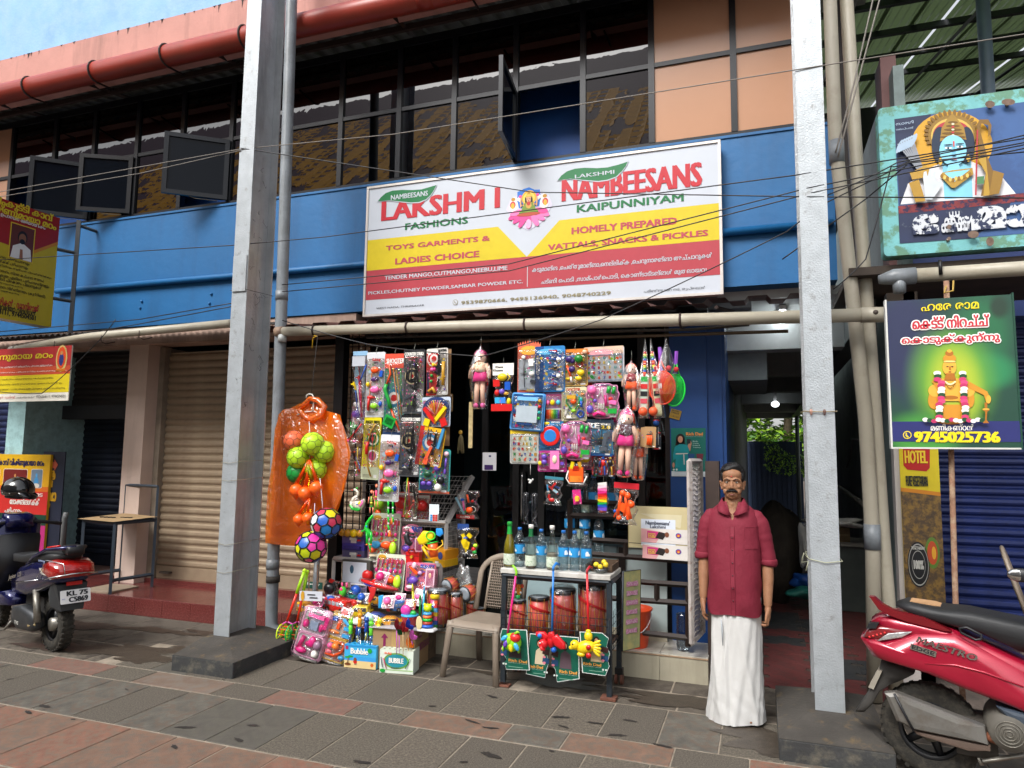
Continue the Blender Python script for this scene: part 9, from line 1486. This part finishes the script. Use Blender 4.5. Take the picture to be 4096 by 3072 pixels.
for s in(-1,1):
 e_((s*.014,-.094,1.512),(.009,.011,.0085));e_((s*.043,-.062,1.522),(.02,.02,.018));e_((s*.04,-.055,1.49),(.022,.024,.026));e_((s*.03,-.073,1.537),(.014,.01,.006))
 e_((s*.076,.006,1.53),(.008,.018,.031),(0,s*.2,s*-.7));e_((s*.074,-.003,1.503),(.007,.009,.01));tb([(s*.078,-.006,1.546),(s*.088,.012,1.556),(s*.087,.02,1.535),(s*.077,.006,1.505)],[.004,.005,.005,.004],8)
tb([(-.026,-.078,1.477),(0,-.088,1.48),(.026,-.078,1.477)],[.005,.008,.005]);tb([(-.022,-.079,1.467),(0,-.088,1.465),(.022,-.079,1.467)],[.005,.0075,.005])
tb([(0,.015,1.54),(0,.01,1.44),(0,.005,1.37),(0,.01,1.3)],[.058,.056,.062,.1],20);e_((0,-.046,1.40),(.01,.011,.016))
for s in(-1,1):tb([(s*.045,.0,1.46),(s*.02,-.045,1.35)],[.012,.012],8);tb([(s*.01,-.066,1.335),(s*.1,-.055,1.36)],[.01,.009],8)
b.rings([[(rx*math.cos(a),ry*math.sin(a)+.01,z)for a in[2*math.pi*i/24 for i in range(24)]]for rx,ry,z in((.05,.05,1.38),(.15,.08,1.345),(.165,.095,1.25),(.15,.09,1.05),(.14,.09,.9),(.12,.08,.78))],SKIN)
for s in(-1,1):
 tb([(s*.07,.01,.85),(s*.085,.01,.46),(s*.09,.03,.1)],[.085,.055,.036],16);e_((s*.09,-.02,.035),(.042,.1,.032));
 for i in range(5):e_((s*(.055+.017*i),-.108+.008*i,.018),(.009,.018,.011),None,8,6)
def hand(wr,s,curl):
 wx,wy,wz=wr;e_((wx,wy-.004,wz-.045),(.017,.037,.044));e_((wx,wy,wz-.012),(.0225,.028,.036))
 for i in range(4):
  y=wy-.033+.02*i;L=(.030,.034,.032,.025)[i];z0=wz-.078+(.004 if i in(0,3)else 0);c=curl;x0=wx
  p1=(x0-s*.004,y,z0-L*.85);p2=(x0-s*(.010+.022*c),y+.001,z0-L*(1.55-.5*c));p3=(x0-s*(.016+.036*c),y+.002,z0-L*(2.15-1.5*c));tb([(x0,y,z0+.012),p1,p2,p3],[.0092,.0088,.008,.0068],8)
 tb([(wx-s*.004,wy-.022,wz-.02),(wx-s*.01,wy-.045,wz-.045),(wx-s*.013,wy-.052,wz-.07),(wx-s*.016,wy-.048,wz-.09)],[.012,.0105,.009,.0075],8)
tb([(-.15,.01,1.3),(-.19,.015,1.18),(-.208,.02,1.04),(-.21,-.005,.93),(-.212,-.03,.81),(-.212,-.035,.775)],[.05,.044,.04,.038,.029,.026],16);hand((-.213,-.038,.765),-1,.35)
tb([(.15,.01,1.3),(.195,.015,1.18),(.222,.02,1.03),(.224,-.008,.92),(.22,-.035,.79),(.22,-.04,.755)],[.05,.044,.04,.038,.029,.026],16);hand((.22,-.043,.745),1,.8)
bo=b.build('body',man);rm=bo.modifiers.new('r','REMESH');rm.mode='VOXEL';rm.voxel_size=.0034;rm.use_smooth_shade=True;sm_=bo.modifiers.new('s','SMOOTH');sm_.factor=.5;sm_.iterations=3
WHE=plast('#c8beb2');BRN=mat('#120c0a',.15,var=0);HAIR=mat('#0b0a0b',.4,var=.2,scale=60,bump=.5,bscale=220)
for s in(-1,1):
 part(man,'eyeball','ball',(s*.0305,-.0735,1.5495),(.0115,.0105,.0075),WHE,14,10);part(man,'iris','ball',(s*.0305,-.0815,1.5495),(.0052,.004,.0056),BRN,10,8)
 part(man,'eyelid','tube',[(s*.0175,-.079,1.552),(s*.0305,-.0865,1.5575),(s*.043,-.076,1.553)],[.0016,.0028,.0016],mat('#5f3e2a',.5,var=0),8);part(man,'eyelid','tube',[(s*.0185,-.0785,1.5465),(s*.0305,-.084,1.5425),(s*.0425,-.0755,1.546)],[.001,.0014,.001],mat('#6f4a34',.5,var=0),6)
 part(man,'eyebrow','tube',[(s*.012,-.0905,1.563),(s*.03,-.0915,1.5715),(s*.05,-.0795,1.567)],[.0025,.0034,.0014],HAIR,8,flat=.6);part(man,'nostril','ball',(s*.008,-.1045,1.5055),(.0035,.003,.002),BRN,8,6)
mp_=[(-.040,-.074,1.484),(-.03,-.085,1.4905),(-.012,-.0955,1.4965),(0,-.0975,1.495),(.012,-.0955,1.4965),(.03,-.085,1.4905),(.040,-.074,1.484)]
part(man,'moustache','tube',mp_,[.0035,.0072,.0078,.006,.0078,.0072,.0035],HAIR,10);part(man,'lower_lip','tube',[(-.02,-.0845,1.4705),(0,-.0935,1.468),(.02,-.0845,1.4705)],[.002,.005,.002],mat('#7d4a42',.45,var=.05),8)
part(man,'forehead_mark','ball',(0,-.0915,1.588),(.004,.002,.004),mat('#c83038',.5),8,5)
hb=MB();hb.ball((0,.012,1.598),(.091,.102,.086),HAIR,56,38)
def hf(p):
 x,y,z=p;n=1+.018*math.sin(x*160+y*40)*math.sin(y*90+z*70);q=Vector((x*n,.012+(y-.012)*n,1.598+(z-1.598)*n));hl_=1.632+.012*math.sin(x*30+1)
 if y<.0 and z<hl_ and not(abs(x)>.067 and z>1.545 and y>-.045):k=.78;q=Vector((x*k,.012+(y-.012)*k,1.598+(z-1.598)*k))
 elif z<1.53 and y<.06:q=Vector((x*.7,y*.7,z))
 if z>1.62 and y<-.02:q+=Vector((.004,-.008,.004+.006*math.sin(x*45)))
 return tuple(q)
hb.v=[hf(p)for p in hb.v];ho=hb.build('hair',man);ho.modifiers.new('s','SMOOTH').iterations=2
SHI=mat('#74142a',.8,var=.07,scale=6,bump=.85,bscale=13,col2='#6f1428',fac2=.4);n=48;sb=MB();A=[2*math.pi*i/n-math.pi/2 for i in range(n)]
def fold(a,z,k=1.):return k*(.006*math.sin(2*a+z*9)*math.sin(z*30+5*a)+.005*math.sin(3*a+z*14)+.004*math.sin(7*a-z*22+1)*(1.2-z)*1.5+.0035*math.sin(z*38+4*math.sin(a*2)))
rs=[]
for rx,ry,z,yo,kk in((.072,.066,1.42,.012,0),(.083,.074,1.41,.012,0),(.118,.088,1.388,.012,0),(.152,.1,1.358,.012,0),(.178,.112,1.315,.01,.5),(.182,.122,1.26,.008,1),(.182,.128,1.2,.0,1),(.18,.132,1.12,-.004,1),(.178,.135,1.04,-.01,1),(.178,.138,.96,-.014,1),(.179,.138,.88,-.014,1),(.182,.137,.8,-.012,1),(.18,.134,.73,-.01,1),(.178,.132,.695,-.01,1)):
 r=[]
 for a in A:
  fr_=max(0,-math.sin(a));f=fold(a,z,kk);dip=0
  if z>1.3:dip=(.12 if z>1.4 else.11 if z>1.39 else.088 if z>1.37 else.058 if z>1.33 else.014)*max(0,1-abs(math.cos(a))/.48)*(fr_>0)
  sq=(abs(math.cos(a))**.85)*math.copysign(1,math.cos(a));r.append((sq*(rx+f),math.sin(a)*(ry+f)+yo+(-.022*dip/.1),z-dip+(.012*math.sin(a*2)**2*-1 if z<.7 else 0)))
 rs.append(r)
sb.rings(rs,SHI,True,caps=False);sb.rings([[(x*.985,y*.985,z)for x,y,z in r]for r in rs[-3:]],SHI,True,caps=False)
for s,pts,rr in((-1,[(-.11,.012,1.342),(-.15,.012,1.32),(-.175,.013,1.27),(-.195,.015,1.19),(-.205,.018,1.12),(-.212,.02,1.055)],[.03,.052,.062,.058,.055,.056]),(1,[(.11,.012,1.342),(.15,.012,1.32),(.178,.013,1.27),(.2,.015,1.19),(.215,.018,1.11),(.226,.02,1.03)],[.03,.052,.062,.058,.055,.057])):
 w=[]
 for i in range(len(pts)-1):
  for k in range(5):w.append((Vector(pts[i]).lerp(Vector(pts[i+1]),k/5),(rr[i]+(rr[i+1]-rr[i])*k/5)*(1+.018*math.sin(i*9+k*1.3))))
 w.append((Vector(pts[-1]),rr[-1]));sb.tube([q[0]for q in w],[q[1]for q in w],SHI,20,caps=False)
sb.build('shirt',man)
for s,c_ in((-1,(-.2125,.02,1.052)),(1,(.2265,.02,1.027))):part(man,'sleeve_cuff','tube',[Vector(c_)+Vector((0,0,.022)),Vector(c_)+Vector((0,0,.012)),Vector(c_)-Vector((s*-.001,0,.012)),Vector(c_)-Vector((0,0,.02))],[.057,.0625,.0625,.055],SHI,20,caps=True)
for s in(-1,1):
 mb=MB();mb.M=Matrix.Translation((0,0,.014));o_=[(s*.004,-.092,1.325),(s*.028,-.088,1.352),(s*.05,-.075,1.385),(s*.07,-.04,1.42),(s*.074,.01,1.43),(s*.05,.06,1.432),(0,.08,1.434)];i_=[(s*.03,-.118,1.318),(s*.062,-.12,1.33),(s*.1,-.103,1.345),(s*.11,-.05,1.372),(s*.1,.012,1.39),(s*.065,.075,1.395),(0,.098,1.395)]
 mb.add(o_+i_+[(x,y-.004,z-.004)for x,y,z in o_],[(k,k+1,k+8,k+7)for k in range(6)],SHI,True);mb.build('collar',man).modifiers.new('t','SOLIDIFY').thickness=.002
F0=[Vector(r[0])for r in rs[5:]];part(man,'placket','rings',[[p+Vector(q)for q in((-.015,-.0025,0),(-.012,-.006,0),(.012,-.006,0),(.015,-.0025,0),(.012,.01,0),(-.012,.01,0))]for p in F0],SHI,False)
for k in(0,1,2,3,4,5,6):p=F0[k];part(man,'button','tube',[p+Vector((0,-.006,-.01)),p+Vector((0,-.0095,-.01))],.0052,plast('#4a1420'),10)
mb=MB();pk_=[[Vector(rs[k][i])+Vector((.0005,-.0035,0))for i in range(3,9)]for k in(5,6,7)];mb.add([p for r in pk_ for p in r],[(r*6+i,r*6+i+1,r*6+i+7,r*6+i+6)for r in range(2)for i in range(5)],SHI,True);mb.build('pocket',man)
part(man,'pocket_hem','tube',pk_[0],.0022,SHI,5)
DH=mat('#c2c1be',.85,var=.04,scale=5,bump=.7,bscale=9);db=MB();n=96;rs=[]
for k in range(26):
 z=.8-.79*k/25;t=k/25;rx=.163+.012*t+.014*t*t;ry=.12+.02*t;r=[]
 for i in range(n):
  a=2*math.pi*i/n-math.pi/2;u=math.cos(a);fr_=-math.sin(a);xo=-.018*t+.01
  f=.0025*math.sin(11*a+t*7)*t+.006*math.sin(4*a-t*5+1)*(.3+t)+.0016*math.sin(19*a+t*12+2*math.sin(a*3))+.011*(1-abs(math.sin(2.5*a-t*2.2+.9)))**4*min(1,t*3)+.007*(1-abs(math.sin(4*a+t*3.1)))**5*min(1,t*3)
  if fr_>0:f+=min(1,t*5)*.014*math.exp(-((u+.45-.22*t)/.05)**2)*(1-.5*t)-.009*math.exp(-((u+.36-.22*t)/.05)**2)+.008*math.exp(-((u-.1-.7*t)/.08)**2)*t+.004*math.sin(z*60+u*9)*math.exp(-((t-.85)/.12)**2)
  r.append((u*(rx+f)+xo,math.sin(a)*(ry+f*1.2)-.005,z+(.012*u if k==25 else 0)))
 rs.append(r)
db.rings(rs,DH,True,caps=False);db.build('wraparound_cloth',man)
part(man,'cloth_border','tube',[(-.085,-.125,.66),(-.078,-.14,.6),(-.075,-.142,.5)],[.004,.007,.003],mat('#9aa0a4',.6),6,flat=.3)
